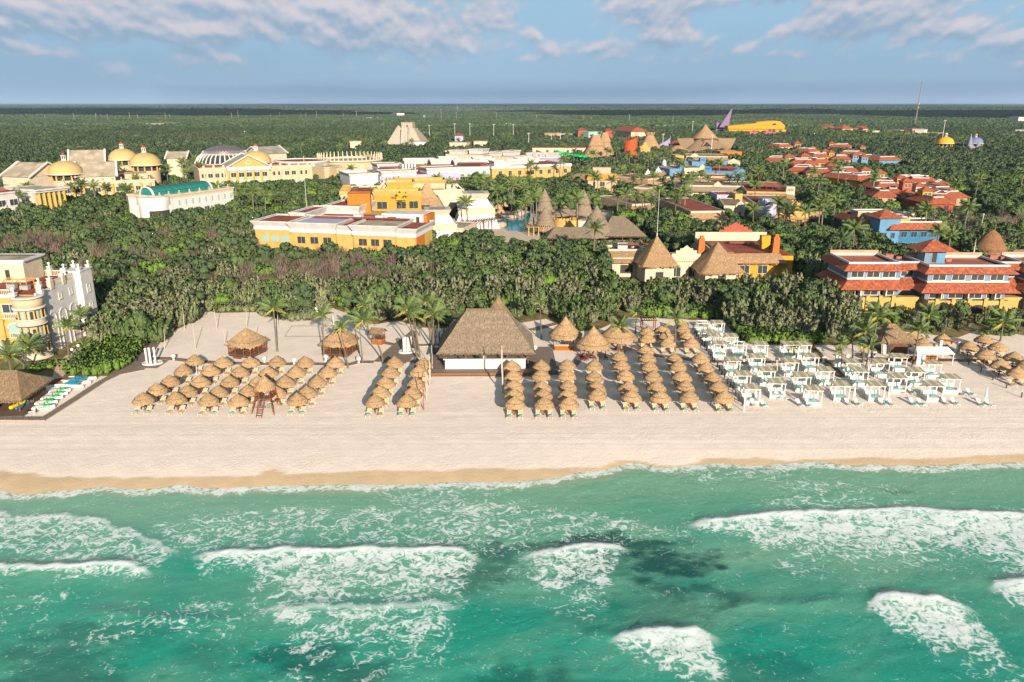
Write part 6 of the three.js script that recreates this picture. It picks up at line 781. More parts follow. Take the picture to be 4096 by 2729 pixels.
// ---------------------------------------------------------------- stone step pyramid and the small round house at its foot
{
const t = thing('step_pyramid', 'grey stone step pyramid with a small temple on top', 'pyramid', -105.2, 0, -816, -0.12); reserve([[-126, -838], [-84, -838], [-84, -792], [-126, -792]]);
const n = 9; for (let i = 0; i < n; i++) { const w = mix(20.5, 7.2, i / (n - 0.2)), y0 = i * 2.15, y1 = y0 + 2.15; part('tier', [frustum(-w, w, -w, w, y0, y1, 0.55)], i % 2 ? M.concrete : M.sandstone, t); }
part('stairway', [frustum(-3.4, 3.4, 7, 22.5, 0, 20.2, 0.2, 7.2)], M.concrete, t); const st = [], y1 = 20.4, zA = 22.8, zB = 8; for (let i = 0; i < 26; i++) st.push(box(0, y1 * (i + 0.5) / 26 + 0.2, mix(zA, zB, (i + 0.5) / 26), 5.4, 0.35, 0.6)); part('steps', st, M.grey, t); for (const x of [-3.2, 3.2]) part('balustrade', [bar([x, 0.4, 23], [x, 20.6, 7.6], 0.9, 0.9)], M.concrete, t);
part('side_stairway', [bar([-22, 0.3, 0], [-8, 20.4, 0], 6, 1.2)], M.concrete, t); part('temple', [box(0, 21.9, 0, 11.4, 5.1, 11.4)], M.sandstone, t); part('temple_frieze', [box(0, 24.6, 0, 12, 0.7, 12)], M.concrete, t); part('temple_door', [box(0.3, 21, 5.72, 1.3, 2.8, 0.12)], M.dark, t);
const b = [-91.1, -791.7], r = thing('round_white_house', 'round white house with a red rimmed roof at the pyramid foot', 'house', b[0], 0, b[1] + 6); reserve([[b[0] - 8, b[1] - 2], [b[0] + 8, b[1] - 2], [b[0] + 8, b[1] + 14], [b[0] - 8, b[1] + 14]]); part('wall', [lathe([[7, 0], [7, 6.2], [7.6, 6.6], [7.6, 7.4], [6.9, 7.6], [6.8, 6.9], [0.1, 6.9]], 30)], M.white, r); part('red_rim', [lathe([[7.0, 7.6], [7.1, 7.95], [6.7, 7.95]], 30)], M.roofRed, r); part('blue_band', [lathe([[7.05, 3.4], [7.08, 4.2]], 30)], M.lilac, r); for (let i = 0; i < 5; i++) part('window', [slab(-0.5, 0.5, 1.6, 3, 6.98, 7.06).rotateY(-1.2 + i * 0.6)], M.glass, r);
}


// ---------------------------------------------------------------- resort houses with flared white cornices
function flareRing(x0, x1, z0, z1, y0, y1, out, th = 0.5) { const f = (a, b, c, d, n) => quads([[[a[0], y0, a[1]], [b[0], y0, b[1]], [b[0] + n[0][0], y1, b[1] + n[0][1]], [a[0] + n[1][0], y1, a[1] + n[1][1]]]]); const A = [x0, z1], B = [x1, z1], C = [x1, z0], D = [x0, z0], o = out; return [quads([[[x0, y0, z1], [x1, y0, z1], [x1 + o, y1, z1 + o], [x0 - o, y1, z1 + o]], [[x1, y0, z1], [x1, y0, z0], [x1 + o, y1, z0 - o], [x1 + o, y1, z1 + o]], [[x1, y0, z0], [x0, y0, z0], [x0 - o, y1, z0 - o], [x1 + o, y1, z0 - o]], [[x0, y0, z0], [x0, y0, z1], [x0 - o, y1, z1 + o], [x0 - o, y1, z0 - o]]]), ...ringGeo(x0 - o, x1 + o, z0 - o, z1 + o, y1 - 0.02, y1 + 0.18, th)]; }
function flaredBlock(t, x0, x1, z0, z1, y, wallM, o = {}) { walls(t, x0, x1, z0, z1, 0, y - 0.9, wallM); part('white_band', ringGeo(x0, x1, z0, z1, y - 1.1, y - 0.1, 0.3, 0.25), M.white, t); part('flared_parapet', flareRing(x0, x1, z0, z1, y - 0.1, y + (o.up ?? 1.3), o.out ?? 0.9), M.white, t); { const u = y + (o.up ?? 1.3); part('roof_deck', [slab(x0 + 0.05, x1 - 0.05, u - 0.45, u - 0.22, z0 + 0.05, z1 - 0.05)], o.deck || M.roofRed, t); } }
{
const [t, L] = site('white_cornice_house', 'low yellow house with white flared cornices and red roof terraces', 'house', [-75.2, -226.6], [-27.1, -217.1], 30, null, 0.3);
flaredBlock(t, 0, 12, -14, 0, 9.7, M.yellow); flaredBlock(t, 12, 25.5, -12, 1.2, 9.4, M.yellow, { up: 1.7, out: 1.0, deck: M.lilac }); flaredBlock(t, 25.5, 31, -12, 0.1, 9.1, M.yellow); flaredBlock(t, 31, 43.5, -12, 1.4, 9.2, M.yellow, { up: 1.7, out: 1.0, deck: M.roofTan }); flaredBlock(t, 43.5, L, -16, 0.2, 8.8, M.yellow); walls(t, L - 0.6, L + 0.15, -8, -0.5, 3, 8.6, M.orange, 'orange_panel');
walls(t, 5, 30, -40, -14, 0, 9.3, M.yellow); flaredBlock(t, 5, 9, -30, -14, 9.9, M.white, { up: 1.8 }); flaredBlock(t, 9, 20, -44, -30, 10.2, M.white, { up: 1.8 }); part('roof_deck', [slab(9, 34, 9.32, 9.45, -30, -12)], M.roofRed, t); part('roof_tiles', [slab(13, 30, 9.6, 9.75, -26, -16)], M.roofTile || (M.roofTile = mat(0.33, 0.12, 0.085, { map: rep(TX.tileC, 0.2) })), t);
for (let i = 0; i < 5; i++) part('roof_shed', [slab(22 + i * 3.6, 24.4 + i * 3.6, 9.5, 11.4 + (i % 2) * 0.4, -15 + i * 0.4, -13 + i * 0.4)], i % 2 ? M.white : M.roofPink, t); part('pergola_beams', [0, 1, 2, 3, 4].map(i => bar([14, 11.3, -11.2 + i * 0.5], [44, 11.3, -11.2 + i * 0.5], 0.14)), M.roofRed, t); walls(t, 34, 47, -22, -14, 0, 12.2, M.white, 'white_upper_block'); walls(t, 47, 48.2, -22, -14, 8, 12, M.orange, 'orange_panel'); part('dark_slot', [slab(44.8, 45.8, 9, 11.5, -13.98, -13.9)], M.dark, t);
paneRow(t, 1.6, 11, 3, 5.2, 0.02, 2.2, 1.9, M.curtain, M.yellow); paneRow(t, 13, 25, 3, 5.2, 1.22, 2.4, 1.9, M.glass, M.yellow); paneRow(t, 32, 43, 3, 5.2, 1.42, 2.4, 1.9, M.glass, M.yellow); paneRow(t, 1.6, 11, 3, 1.4, 0.02, 2.2, 1.9, M.glass, M.yellow);
const m = thing('thin_mast', 'thin white lightning mast on the white cornice house', 'mast', -66.5, 9.4, -253); part('pole', [rod([0, 0, 0], [0, 12.5, 0], 0.07, 0.04, 5)], M.plastic, m); part('foot', [box(0, 0.6, 0, 0.4, 1.2, 0.4)], M.white, m);
const oc = [-50.7, -257.3], ot = thing('orange_tower', 'plain orange block tower standing on the cornice house', 'tower', oc[0], 0, oc[1] - 3.2, 0.1); reserve([[oc[0] - 4, oc[1] - 7], [oc[0] + 4, oc[1] - 7], [oc[0] + 4, oc[1] + 6], [oc[0] - 4, oc[1] + 6]]); part('body', [box(0, 7.6, 0, 7.4, 15.2, 6)], M.orange, ot); part('roof_deck', [box(0, 15.1, 0, 6.6, 0.3, 5.2)], M.roofPink, ot); part('coping', ringGeo(-3.7, 3.7, -3, 3, 15.2, 15.45, 0.35, 0.05), M.orange, ot);
}
{ // yellow house
const [t, L] = site('yellow_house', 'bright yellow house with sloping fins and red roof terraces', 'house', [-63.1, -288.8], [-34.5, -293.1], 34);
walls(t, 0, L, -32, 0, 0, 10.8, M.yellow); part('roof_deck', [slab(0.2, L - 0.2, 10.8, 10.92, -31.8, -0.2)], M.roofRed, t); part('parapet', ringGeo(0, L, -32, 0, 10.6, 11.6, 0.4, 0.1), M.creamLight, t); for (let i = 0; i < 5; i++) part('stepped_parapet', [slab(-0.6, 2.6, 11, 12.6, -28 + i * 5.6, -25 + i * 5.6)], M.yellow, t);
part('roof_pad', [slab(6, 15, 11.3, 11.5, -24, -6)], M.roofRed, t); part('roof_walk', [slab(3.2, 5.6, 11.5, 11.7, -28, -2), slab(15.5, 17.2, 11.5, 11.7, -28, -2)], M.roofPink, t);
const X = L * 0.62; walls(t, X - 6, L + 0.3, -9, 2.2, 0, 11.2, M.yellowDark || (M.yellowDark = wall(0.66, 0.33, 0.04)), 'front_block'); part('front_parapet', flareRing(X - 6, L + 0.3, -9, 2.2, 11.2, 12.6, 0.4), M.yellow, t); for (const [x, w] of [[X - 3, 3.6], [X + 4, 3.4], [L - 2.4, 3.2]]) { pane(t, x, 6.4, 2.22, w, 2.6, 'z', M.glass, M.yellow); pane(t, x, 1.6, 2.22, w, 2.6, 'z', M.glass, M.yellow); } part('balcony', [lathe([[1.9, 5.2], [2.1, 6.2], [1.9, 6.2]], 16, X + 4, 0, 2.2)], M.yellow, t); part('hood', [frustum(X + 2.2, X + 5.8, 2.2, 3.4, 9.6, 12.4, 0.5)], M.yellowDeep, t);
walls(t, 17, 27, -22, -10, 10.8, 13.6, M.yellowDeep, 'upper_room'); part('upper_parapet', flareRing(17, 27, -22, -10, 13.6, 14.8, 0.6), M.yellow, t); for (let i = 0; i < 4; i++) part('fin', [quads([[[17 - i * 1.7, 11, -9.6], [18.2 - i * 1.7, 11, -9.6], [20.4 - i * 1.2, 15.2, -13], [19.4 - i * 1.2, 15.2, -13]], [[17 - i * 1.7, 11, -9.3], [18.2 - i * 1.7, 11, -9.3], [20.4 - i * 1.2, 15.2, -12.7], [19.4 - i * 1.2, 15.2, -12.7]]])], M.creamLight, t);
walls(t, 20, 40, -34, -23, 10.8, 13, M.cream, 'rear_room'); part('rear_parapet', flareRing(20, 40, -34, -23, 13, 14.2, 0.5), M.yellow, t);
const [g, K] = site('cream_terrace_house', 'cream house with slanting white fins and red terraces behind the thatched pyramid', 'house', [-35.2, -312.7], [-19.3, -315.9], 26); walls(g, 0, K, -26, 0, 0, 9.8, M.creamLight); part('roof_deck', [slab(0.2, K - 0.2, 9.8, 9.92, -25.8, -0.2)], M.roofRed, g); part('parapet', ringGeo(0, K, -26, 0, 9.6, 10.8, 0.4, 0.1), M.creamLight, g); for (let i = 0; i < 4; i++) part('fin', [slab(K * (0.3 + 0.15 * i), K * (0.42 + 0.15 * i), 10, 12.2, -14 + i * 2, -9 + i * 2)], M.creamLight, g); part('gable_frame', [bar([K - 6, 10, 0.2], [K - 3, 13, 0.2], 0.4), bar([K, 10, 0.2], [K - 3, 13, 0.2], 0.4)], M.creamLight, g);
}
{ // lilac house and the long house with the mint wall
const [t, L] = site('lilac_house', 'pale lilac house with a red pergola roof, magenta windows at its end', 'house', [-64.7, -387.3], [-27.0, -405.4], 40);
walls(t, 0, L, -38, 0, 0, 9.6, M.lilac); part('roof_deck', [slab(0.2, L - 0.2, 9.6, 9.75, -37.8, -0.2)], M.roofRed, t); flaredBlock(t, L * 0.58, L + 0.2, -10, 0.6, 11.0, M.lilac, { up: 1.5 }); flaredBlock(t, L * 0.02, L * 0.44, -8, 0.4, 10.4, M.lilac, { up: 1.4 }); flaredBlock(t, L * 0.12, L * 0.4, -30, -20, 12.2, M.white, { up: 1.5 }); for (let i = 0; i < 5; i++) part('fin', [slab(L * 0.36 + i * 1.6, L * 0.36 + 0.9 + i * 1.6, 10, 14, -16, -11)], M.white, t); part('pergola_roof', [slope(quads([[[L * 0.1, 12.2, -13], [L * 0.62, 12.2, -9.6], [L * 0.62, 12.8, -13.6], [L * 0.1, 12.8, -17]]]))], M.roofPink, t); part('pergola_posts', evenly(L * 0.1, L * 0.62, 12).map((x, i) => bar([x, 9.7, -13 + i * 0.28], [x, 12.2, -13 + i * 0.28], 0.14)), M.redwood, t);
const mg = mat(0.38, 0.02, 0.10); for (const x of [L - 1.4, L - 4.6]) { pane(t, x, 5.4, 0.62, 1.6, 2, 'z', mg, M.white); pane(t, x, 1.8, 0.62, 1.6, 2, 'z', M.glass, M.white); } paneSide(t, -9, -1, 3, 5.4, L + 0.22, 1.6, 2, mg, M.white); walls(t, -14, 0, -24, -4, 0, 9.4, M.white, 'left_block'); part('left_deck', [slab(-13.6, -0.4, 9.42, 9.6, -23.6, -4.4)], M.roofRed, t); part('left_parapet', flareRing(-14, 0, -24, -4, 9.4, 10.7, 0.6), M.white, t);
const [g, K] = site('mint_wall_house', 'long white corniced house with a mint green wall and dark arches', 'house', [-46.2, -441.1], [-11.8, -447.4], 46); walls(g, 0, K, -44, 0, 0, 9.4, M.yellow); part('mint_wall', [slab(K * 0.46, K + 0.2, 0, 8.4, 0, 0.35)], M.mint, g); part('white_band', ringGeo(0, K, -44, 0, 8.4, 9.6, 0.3, 0.4), M.white, g); part('roof_deck', [slab(0.4, K - 0.4, 9.42, 9.55, -43.6, -0.5)], M.roofRed, g); evenly(K * 0.48, K, 5).forEach(x => part('dark_arch', [frustum(x - 1.6, x + 1.6, 0.3, 0.42, 0, 5.6, 0.7, 0)], M.dark, g)); evenly(K * 0.48, K, 5).forEach(x => part('louvre', [2.2, 3.2, 4.2, 5].map(y => slab(x - 1.2, x + 1.2, y, y + 0.25, 0.4, 0.5)), M.creamLight, g));
for (const [a, b, z, w] of [[-12, 6, -30, 8], [3, 17, -22, 7], [16, 30, -14, 7], [30, 42, -34, 9], [10, 22, -42, 8]]) { part('roof_block', [slab(a, b, 9.4, 10.4, z - w, z)], M.white, g); part('flared_parapet', flareRing(a, b, z - w, z, 10.4, 12.0, 0.9), M.white, g); } part('pergola_roof', [slab(K * 0.5, K * 0.98, 11, 11.2, -12, -8), slab(K * 0.3, K * 0.8, 11, 11.2, -26, -23)], M.roofPink, g); walls(g, -18, 0, -40, -8, 0, 9.3, M.yellow, 'left_block'); part('left_band', ringGeo(-18, 0, -40, -8, 8.4, 9.6, 0.3, 0.4), M.white, g); paneRow(g, -17, -1, 3, 4.4, -7.98, 2, 2, M.glass, M.yellow);
const [h, Q] = site('yellow_corner_house', 'yellow house with a straight white cornice in front of the green slide', 'house', [-11.2, -444.3], [34.6, -466.0], 34); walls(h, 0, Q, -32, 0, 0, 9.2, M.yellow); part('white_band', ringGeo(0, Q, -32, 0, 8.4, 9.9, 0.4, 0.35), M.white, h); part('roof_deck', [slab(0.5, Q - 0.5, 9.2, 9.4, -31.5, -0.6)], M.roofRed, h); paneRow(h, Q * 0.45, Q - 1, 5, 4.6, 0.02, 2.0, 2.4, M.glass, M.creamLight); paneRow(h, 2, Q * 0.4, 3, 4.6, 0.02, 2.0, 2.4, M.glass, M.creamLight); for (const [a, b, z] of [[Q * 0.3, Q * 0.62, -12], [Q * 0.1, Q * 0.3, -8], [Q * 0.55, Q * 0.8, -22]]) { part('roof_block', [slab(a, b, 9.4, 10.6, z - 7, z)], M.white, h); part('flared_parapet', flareRing(a, b, z - 7, z, 10.6, 12, 0.8), M.white, h); }
const [w, R2] = site('white_rear_house', 'white flared roof house with pale blue walls at the back', 'house', [9.0, -539.1], [26.2, -530.1], 24); walls(w, 0, R2, -24, 0, 0, 9, M.lilac); part('white_band', ringGeo(0, R2, -24, 0, 8.4, 9.4, 0.4, 0.3), M.white, w); for (let i = 0; i < 4; i++) part('flared_parapet', flareRing(R2 * i / 4 + 0.6, R2 * (i + 1) / 4 - 0.6, -9 - i, -1, 9.4, 11.4, 0.7), M.white, w); paneRow(w, 1, R2 - 1, 5, 4.6, 0.02, 1.8, 2, M.glass, M.white);
for (const [a, b, lab, n] of [[[-47.9, -574.5], [-20.4, -564.6], 'low white flared block behind the mint wall house, left one', 1], [[-17.6, -555.0], [-1.1, -545.7], 'low white flared block behind the mint wall house, right one', 2]]) { const [q, l] = site('white_block', lab, 'house', a, b, 22, 'low white blocks'); walls(q, 0, l, -22, 0, 0, 8.6, M.creamLight); flaredBlock(q, l * 0.1, l * 0.5, -12, -1, 9.6, M.white, { up: 1.6 }); flaredBlock(q, l * 0.58, l * 0.92, -16, -4, 10.4, M.white, { up: 1.6 }); part('roof_deck', [slab(0.2, l - 0.2, 8.6, 8.75, -21.8, -0.2)], M.roofRed, q); part('pergola_roof', [slab(l * 0.2, l, 10.4, 10.6, -20, -17)], M.roofPink, q); }
}
{ // two stepped white and cream towers, thatched pyramid
const may = (label, x, z, s, turn) => { const t = thing('stepped_tower', label, 'tower', x, 0, z, turn, 'stepped white and cream towers'); reserve([[x - 9 * s, z - 9 * s], [x + 9 * s, z - 9 * s], [x + 9 * s, z + 9 * s], [x - 9 * s, z + 9 * s]], 0); const f = (w, y0, y1, i, m, n) => part(n, [frustum(-w * s, w * s, -w * s, w * s, y0 * s, y1 * s, i * s)], m, t); f(8.4, 0, 5, 2.0, M.white, 'base'); f(6.6, 5, 7.4, -0.15, M.creamLight, 'middle_band'); f(6.1, 7.4, 10.4, 2.1, M.white, 'upper_slope'); f(3.9, 10.4, 12.4, -1.0, M.creamLight, 'flared_crown'); part('crown_opening', [box(0, 12.42 * s, 0, 6 * s, 0.1, 6 * s)], M.glass, t); };
may('stepped white and cream tower in front of the thatched pyramid', -24.5, -256, 0.88, 0.15); may('stepped white and cream tower behind right, dark opening on top', -13.5, -290, 1.0, 0.1);
const t = thing('thatched_pyramid', 'golden two tier thatched pyramid between yellow house and cream towers', 'thatched hall', -32.5, 0, -300, 0.2); reserve([[-42, -310], [-23, -310], [-23, -290], [-42, -290]]); part('lower_thatch', thatchCone([[4.2, 9.8], [5.2, 8.0], [6.8, 5.2], [8.3, 2.4]], 36, 81, { square: 0.8, drop: 0.5 }), M.thatchTan, t); part('upper_thatch', thatchCone([[0.1, 15.2], [0.8, 14.2], [2.4, 11.8], [3.7, 9.8], [4.7, 8.6]], 36, 82, { square: 0.7, drop: 0.5 }), M.thatchGold, t); part('wall', [box(0, 1.4, 0, 12, 2.8, 12)], M.red, t); part('dark_opening', [box(-1.2, 5.4, 6.0, 3, 3.4, 1.2)], M.dark, t);
const [c, K] = site('cream_low_house', 'low cream curved terrace building beside the pool', 'building', [-30.8, -259.9], [-16.1, -256.1], 14); walls(c, 0, K, -14, 0, 0, 4.0, M.creamLight); part('parapet', ringGeo(0, K, -14, 0, 3.8, 4.4, 0.4, 0.2), M.creamLight, c); part('roof_deck', [slab(0.4, K - 0.4, 4.0, 4.15, -13.6, -0.4)], M.roofGrey, c);
const p = [-12.0, -277.4]; const pg = thing('brown_pergola', 'curved dark brown wooden pergola at the pool edge', 'pergola', p[0], 0, p[1] - 2); reserve([[p[0] - 9, p[1] - 7], [p[0] + 9, p[1] - 7], [p[0] + 9, p[1] + 14], [p[0] - 9, p[1] + 14]]); for (let i = 0; i < 15; i++) { const u = i / 14, x = -6.6 + 13.2 * u, z = -3.2 * u * u + 1.4; part('rafter', [bar([x, 3.3 + u * 0.9, z + 2.4], [x + 0.3, 3.3 + u * 0.9, z - 2.6], 0.28, 0.22)], M.redwood, pg); if (i % 3 === 0) for (const k of [2, -2]) part('post', [bar([x, 0, z + k], [x, 3.2 + u * 0.9, z + k], 0.3)], M.redwood, pg); }
}
// ---------------------------------------------------------------- pool court with thatched cones
{
const pool = [[-7.0, -297.7], [-5.1, -304.2], [1.5, -309.0], [4.0, -319.6], [7.8, -326.3], [7.4, -314.5], [5.3, -280.6], [4.8, -276.6], [-1.5, -278.1], [-4.8, -288.9]]; reserve([...[[-9, -330], [40, -335], [40, -300], [48, -246], [-2, -243], [-9, -262]]], 0);
structure('pool_court', prism([[-10, -335], [48, -335], [50, -246], [-10, -246]], -0.04, 0.03), mat(0.52, 0.43, 0.33, { map: rep(TX.plaster, 0.2) })); structure('pool_water', prism(pool, 0.03, 0.09), mat(0.004, 0.17, 0.26, { roughness: 0.08 }));
const rk = (label, x, z, s, seed) => { const g = new THREE.IcosahedronGeometry(1, 2), p = g.attributes.position; for (let i = 0; i < p.count; i++) { const a = p.getX(i), b = p.getY(i), c = p.getZ(i), k = 0.75 + 0.5 * fbm(a * 1.6 + seed, b * 1.6 + c * 2, 3); p.setXYZ(i, a * k * s * 1.5, b * k * s * 0.8 + s * 0.35, c * k * s); } g.computeVertexNormals(); single('pool_rock', plain(g), wall(0.55, 0.42, 0.32), label, 'rock', x, 0, z, seed, 'rocks at the pool'); };
rk('large pinkish rock at the near pool edge', -4.1, -286.8, 1.7, 1); rk('large pinkish rock on the far pool edge', 2.8, -318.3, 2.0, 2); rk('smaller pinkish rock beside the far rock', 0.1, -310.8, 1.1, 3);
const tiers = (name, label, x, z, list, m, sq = 0, post = true) => { const t = thing(name, label, 'thatched roof', x, 0, z, 0, 'thatched roofs of the pool court'), R = list[0][0]; reserve([[x - R, z - R], [x + R, z - R], [x + R, z + R], [x - R, z + R]], 0); list.forEach(([r, y, top, r1 = 0.1], i) => part('thatch_tier', thatchCone([[r1, top], [mix(r1, r, 0.16), mix(top, y, 0.2)], [mix(r1, r, 0.5), mix(top, y, 0.56)], [mix(r1, r, 0.82), mix(top, y, 0.85)], [r, y]], 28, Math.round(x * 7 + i * 3 + 400), { drop: 0.45, square: sq }), m, t)); if (post) for (let i = 0; i < 7; i++) part('post', [rod([Math.cos(i * 0.9) * R * 0.75, 0, Math.sin(i * 0.9) * R * 0.75], [Math.cos(i * 0.9) * R * 0.75, list[0][1] + 1.2, Math.sin(i * 0.9) * R * 0.75], 0.16, 0.14, 6)], M.wood, t); return t; };
tiers('thatched_cone', 'tall two tier thatched cone at the back of the pool', 13.3, -319, [[3.7, 2.2, 7.2, 1.8], [2.7, 6.0, 10.6]], M.thatchGrey); tiers('thatched_cone', 'tall two tier thatched cone at the front of the pool', 11.6, -271.5, [[4.3, 1.6, 6.6, 2.1], [2.9, 5.4, 9.6]], M.thatchGrey); tiers('thatched_cone', 'tall two tier thatched cone beside the turquoise bar', 28.2, -305.5, [[3.6, 2.4, 8, 1.8], [2.8, 6.6, 11.4]], M.thatchGrey);
tiers('thatched_pavilion', 'open thatched pavilion on a yellow curved wall at the pool', 19.5, -293, [[4.4, 4.2, 7.6]], M.thatchGrey, 0.5); { const t = thing('pool_bar', 'curved yellow and turquoise pool bar wall under the thatched pavilion', 'pool bar', 20.5, 0, -289); part('yellow_wall', [lathe([[5.4, 0], [5.4, 2.8], [5.2, 2.8]], 30)], M.yellow, t); part('turquoise_wall', [slab(-1, 9, 0, 2.2, 3, 3.6), slab(8.4, 13, 0, 3.4, -2, -1.4)], M.mint, t); part('coping', [slab(-1.1, 9.1, 2.2, 2.4, 2.9, 3.7)], M.white, t); part('post', [slab(9.6, 10, 0, 3.6, -1, -0.6)], M.yellow, t); }
const bc = thing('thatched_great_cone', 'great thatched cone with a peaked cap joined to a broad hipped roof', 'thatched hall', 28.2, 0, -259); reserve([[13, -275], [47, -275], [47, -247], [13, -247]], 0); part('cone_thatch', thatchCone([[2.2, 8.6], [3.0, 6.8], [4.6, 4.6], [7.4, 2.0]], 34, 91, { drop: 0.4 }), M.thatchGrey, bc); part('cone_cap', thatchCone([[0.1, 11.4], [0.6, 10.6], [1.8, 9.0], [2.9, 7.6]], 26, 92, { drop: 0.4 }), M.thatchGrey, bc); part('hip_thatch', thatchHip(1, 16, -15, 7, 2.2, 7.4, 5.5, 9.5, 93), M.thatchGrey, bc); part('low_thatch', thatchHip(-17, -2, -4, 8, 1.8, 4.6, -14, -4, 94), M.thatchGrey, bc); for (const [x, z] of [[2, 5], [8, 6], [14, 5], [14, -10], [-15, 6], [-8, 7]]) part('post', [rod([x, 0, z], [x, 2.6, z], 0.18)], M.wood, bc);
const pv = [9.0, -267.2]; const pp = thing('yellow_pergola', 'yellow post pergola with brown rafters at the pool front', 'pergola', pv[0], 0, pv[1] - 2); for (let i = 0; i < 5; i++) for (const z of [1.8, -2]) part('post', [rod([-3.2 + i * 1.7, 0, z], [-3.2 + i * 1.7, 2.9, z], 0.2, 0.2, 7)], M.yellow, pp); part('beam', [slab(-3.8, 4.2, 2.85, 3.15, 1.6, 2.0), slab(-3.8, 4.2, 2.85, 3.15, -2.2, -1.8)], M.yellow, pp); for (let i = 0; i < 12; i++) part('rafter', [bar([-3.8 + i * 0.72, 3.25, 2.8], [-3.8 + i * 0.72, 3.25, -3], 0.2, 0.18)], M.wood, pp);
[[-10.4, -322.7, 'leftmost'], [-7.9, -309.2, 'front left'], [-5.8, -325.6, 'second from the left'], [-2.7, -333.0, 'reddish one'], [-4.5, -311.8, 'nearest the pool'], [4.7, -333.0, 'alone behind the far rock'], [8.8, -339.1, 'left of the tall cone'], [10.5, -343.8, 'touching the tall cone']].forEach(([x, z, w]) => tag(copy(parasolKinds[1], '', x, 0, z, 0, 1.25), `straw parasol at the inland pool, ${w}`, 'parasol', 'straw parasols at the inland pool'));
const tm = site('orange_temple', 'small orange and cream stepped temple with a plain block on top', 'temple', [37.2, -392.9], [52.9, -392.9], 14); { const [t, L] = tm; walls(t, -4, L + 3, -12, 3, 0, 3, M.yellowDark, 'plinth'); part('plinth_steps', [slab(-4.4, L + 3.4, 0, 1, 3, 4.4), slab(-4.2, L + 3.2, 1, 2, 3, 3.7)], M.yellowDark, t); walls(t, 0.6, L - 0.6, -10, 0, 3, 7.2, M.sandstone); part('orange_roof', [frustum(-0.2, L + 0.2, -11, 0.8, 7.2, 9.6, 1.0)], M.orangeSoft || (M.orangeSoft = wall(0.62, 0.28, 0.03)), t); part('roof_rim', [slab(0.6, L - 0.6, 9.6, 10, -10, -0.2)], M.yellow, t); part('top_block', [slab(L * 0.2, L * 0.78, 10, 13, -8, -3)], M.sandstone, t); pane(t, L * 0.5, 4, 0.02, 2.4, 2.2, 'z', M.dark, M.creamLight); pane(t, L * 0.24, 4, 0.02, 1.2, 2.2, 'z', M.dark, M.creamLight); part('stair', [bar([L * 0.72, 2.9, 2.6], [L * 0.78, 0.2, 7], 2, 0.5), bar([-4, 3, 2], [-9, 0.2, 6], 0.8, 0.8)], M.sandstone, t); }
const [bn, B2] = site('thatched_barn', 'dark thatched open barn left of the orange temple', 'barn', [31.7, -439.5], [42.9, -432.1], 12); part('thatch_roof', thatchHip(-0.5, B2 + 0.5, -11, 0.5, 2.6, 6.2, 2, B2 - 1, 96), M.thatchBrown, bn); for (const x of [1, B2 / 2, B2 - 1]) part('post', [rod([x, 0, -0.4], [x, 3, -0.4], 0.2)], M.wood, bn); part('back_wall', [slab(1, B2 - 1, 0, 3, -10, -9.6)], M.wood, bn);
}


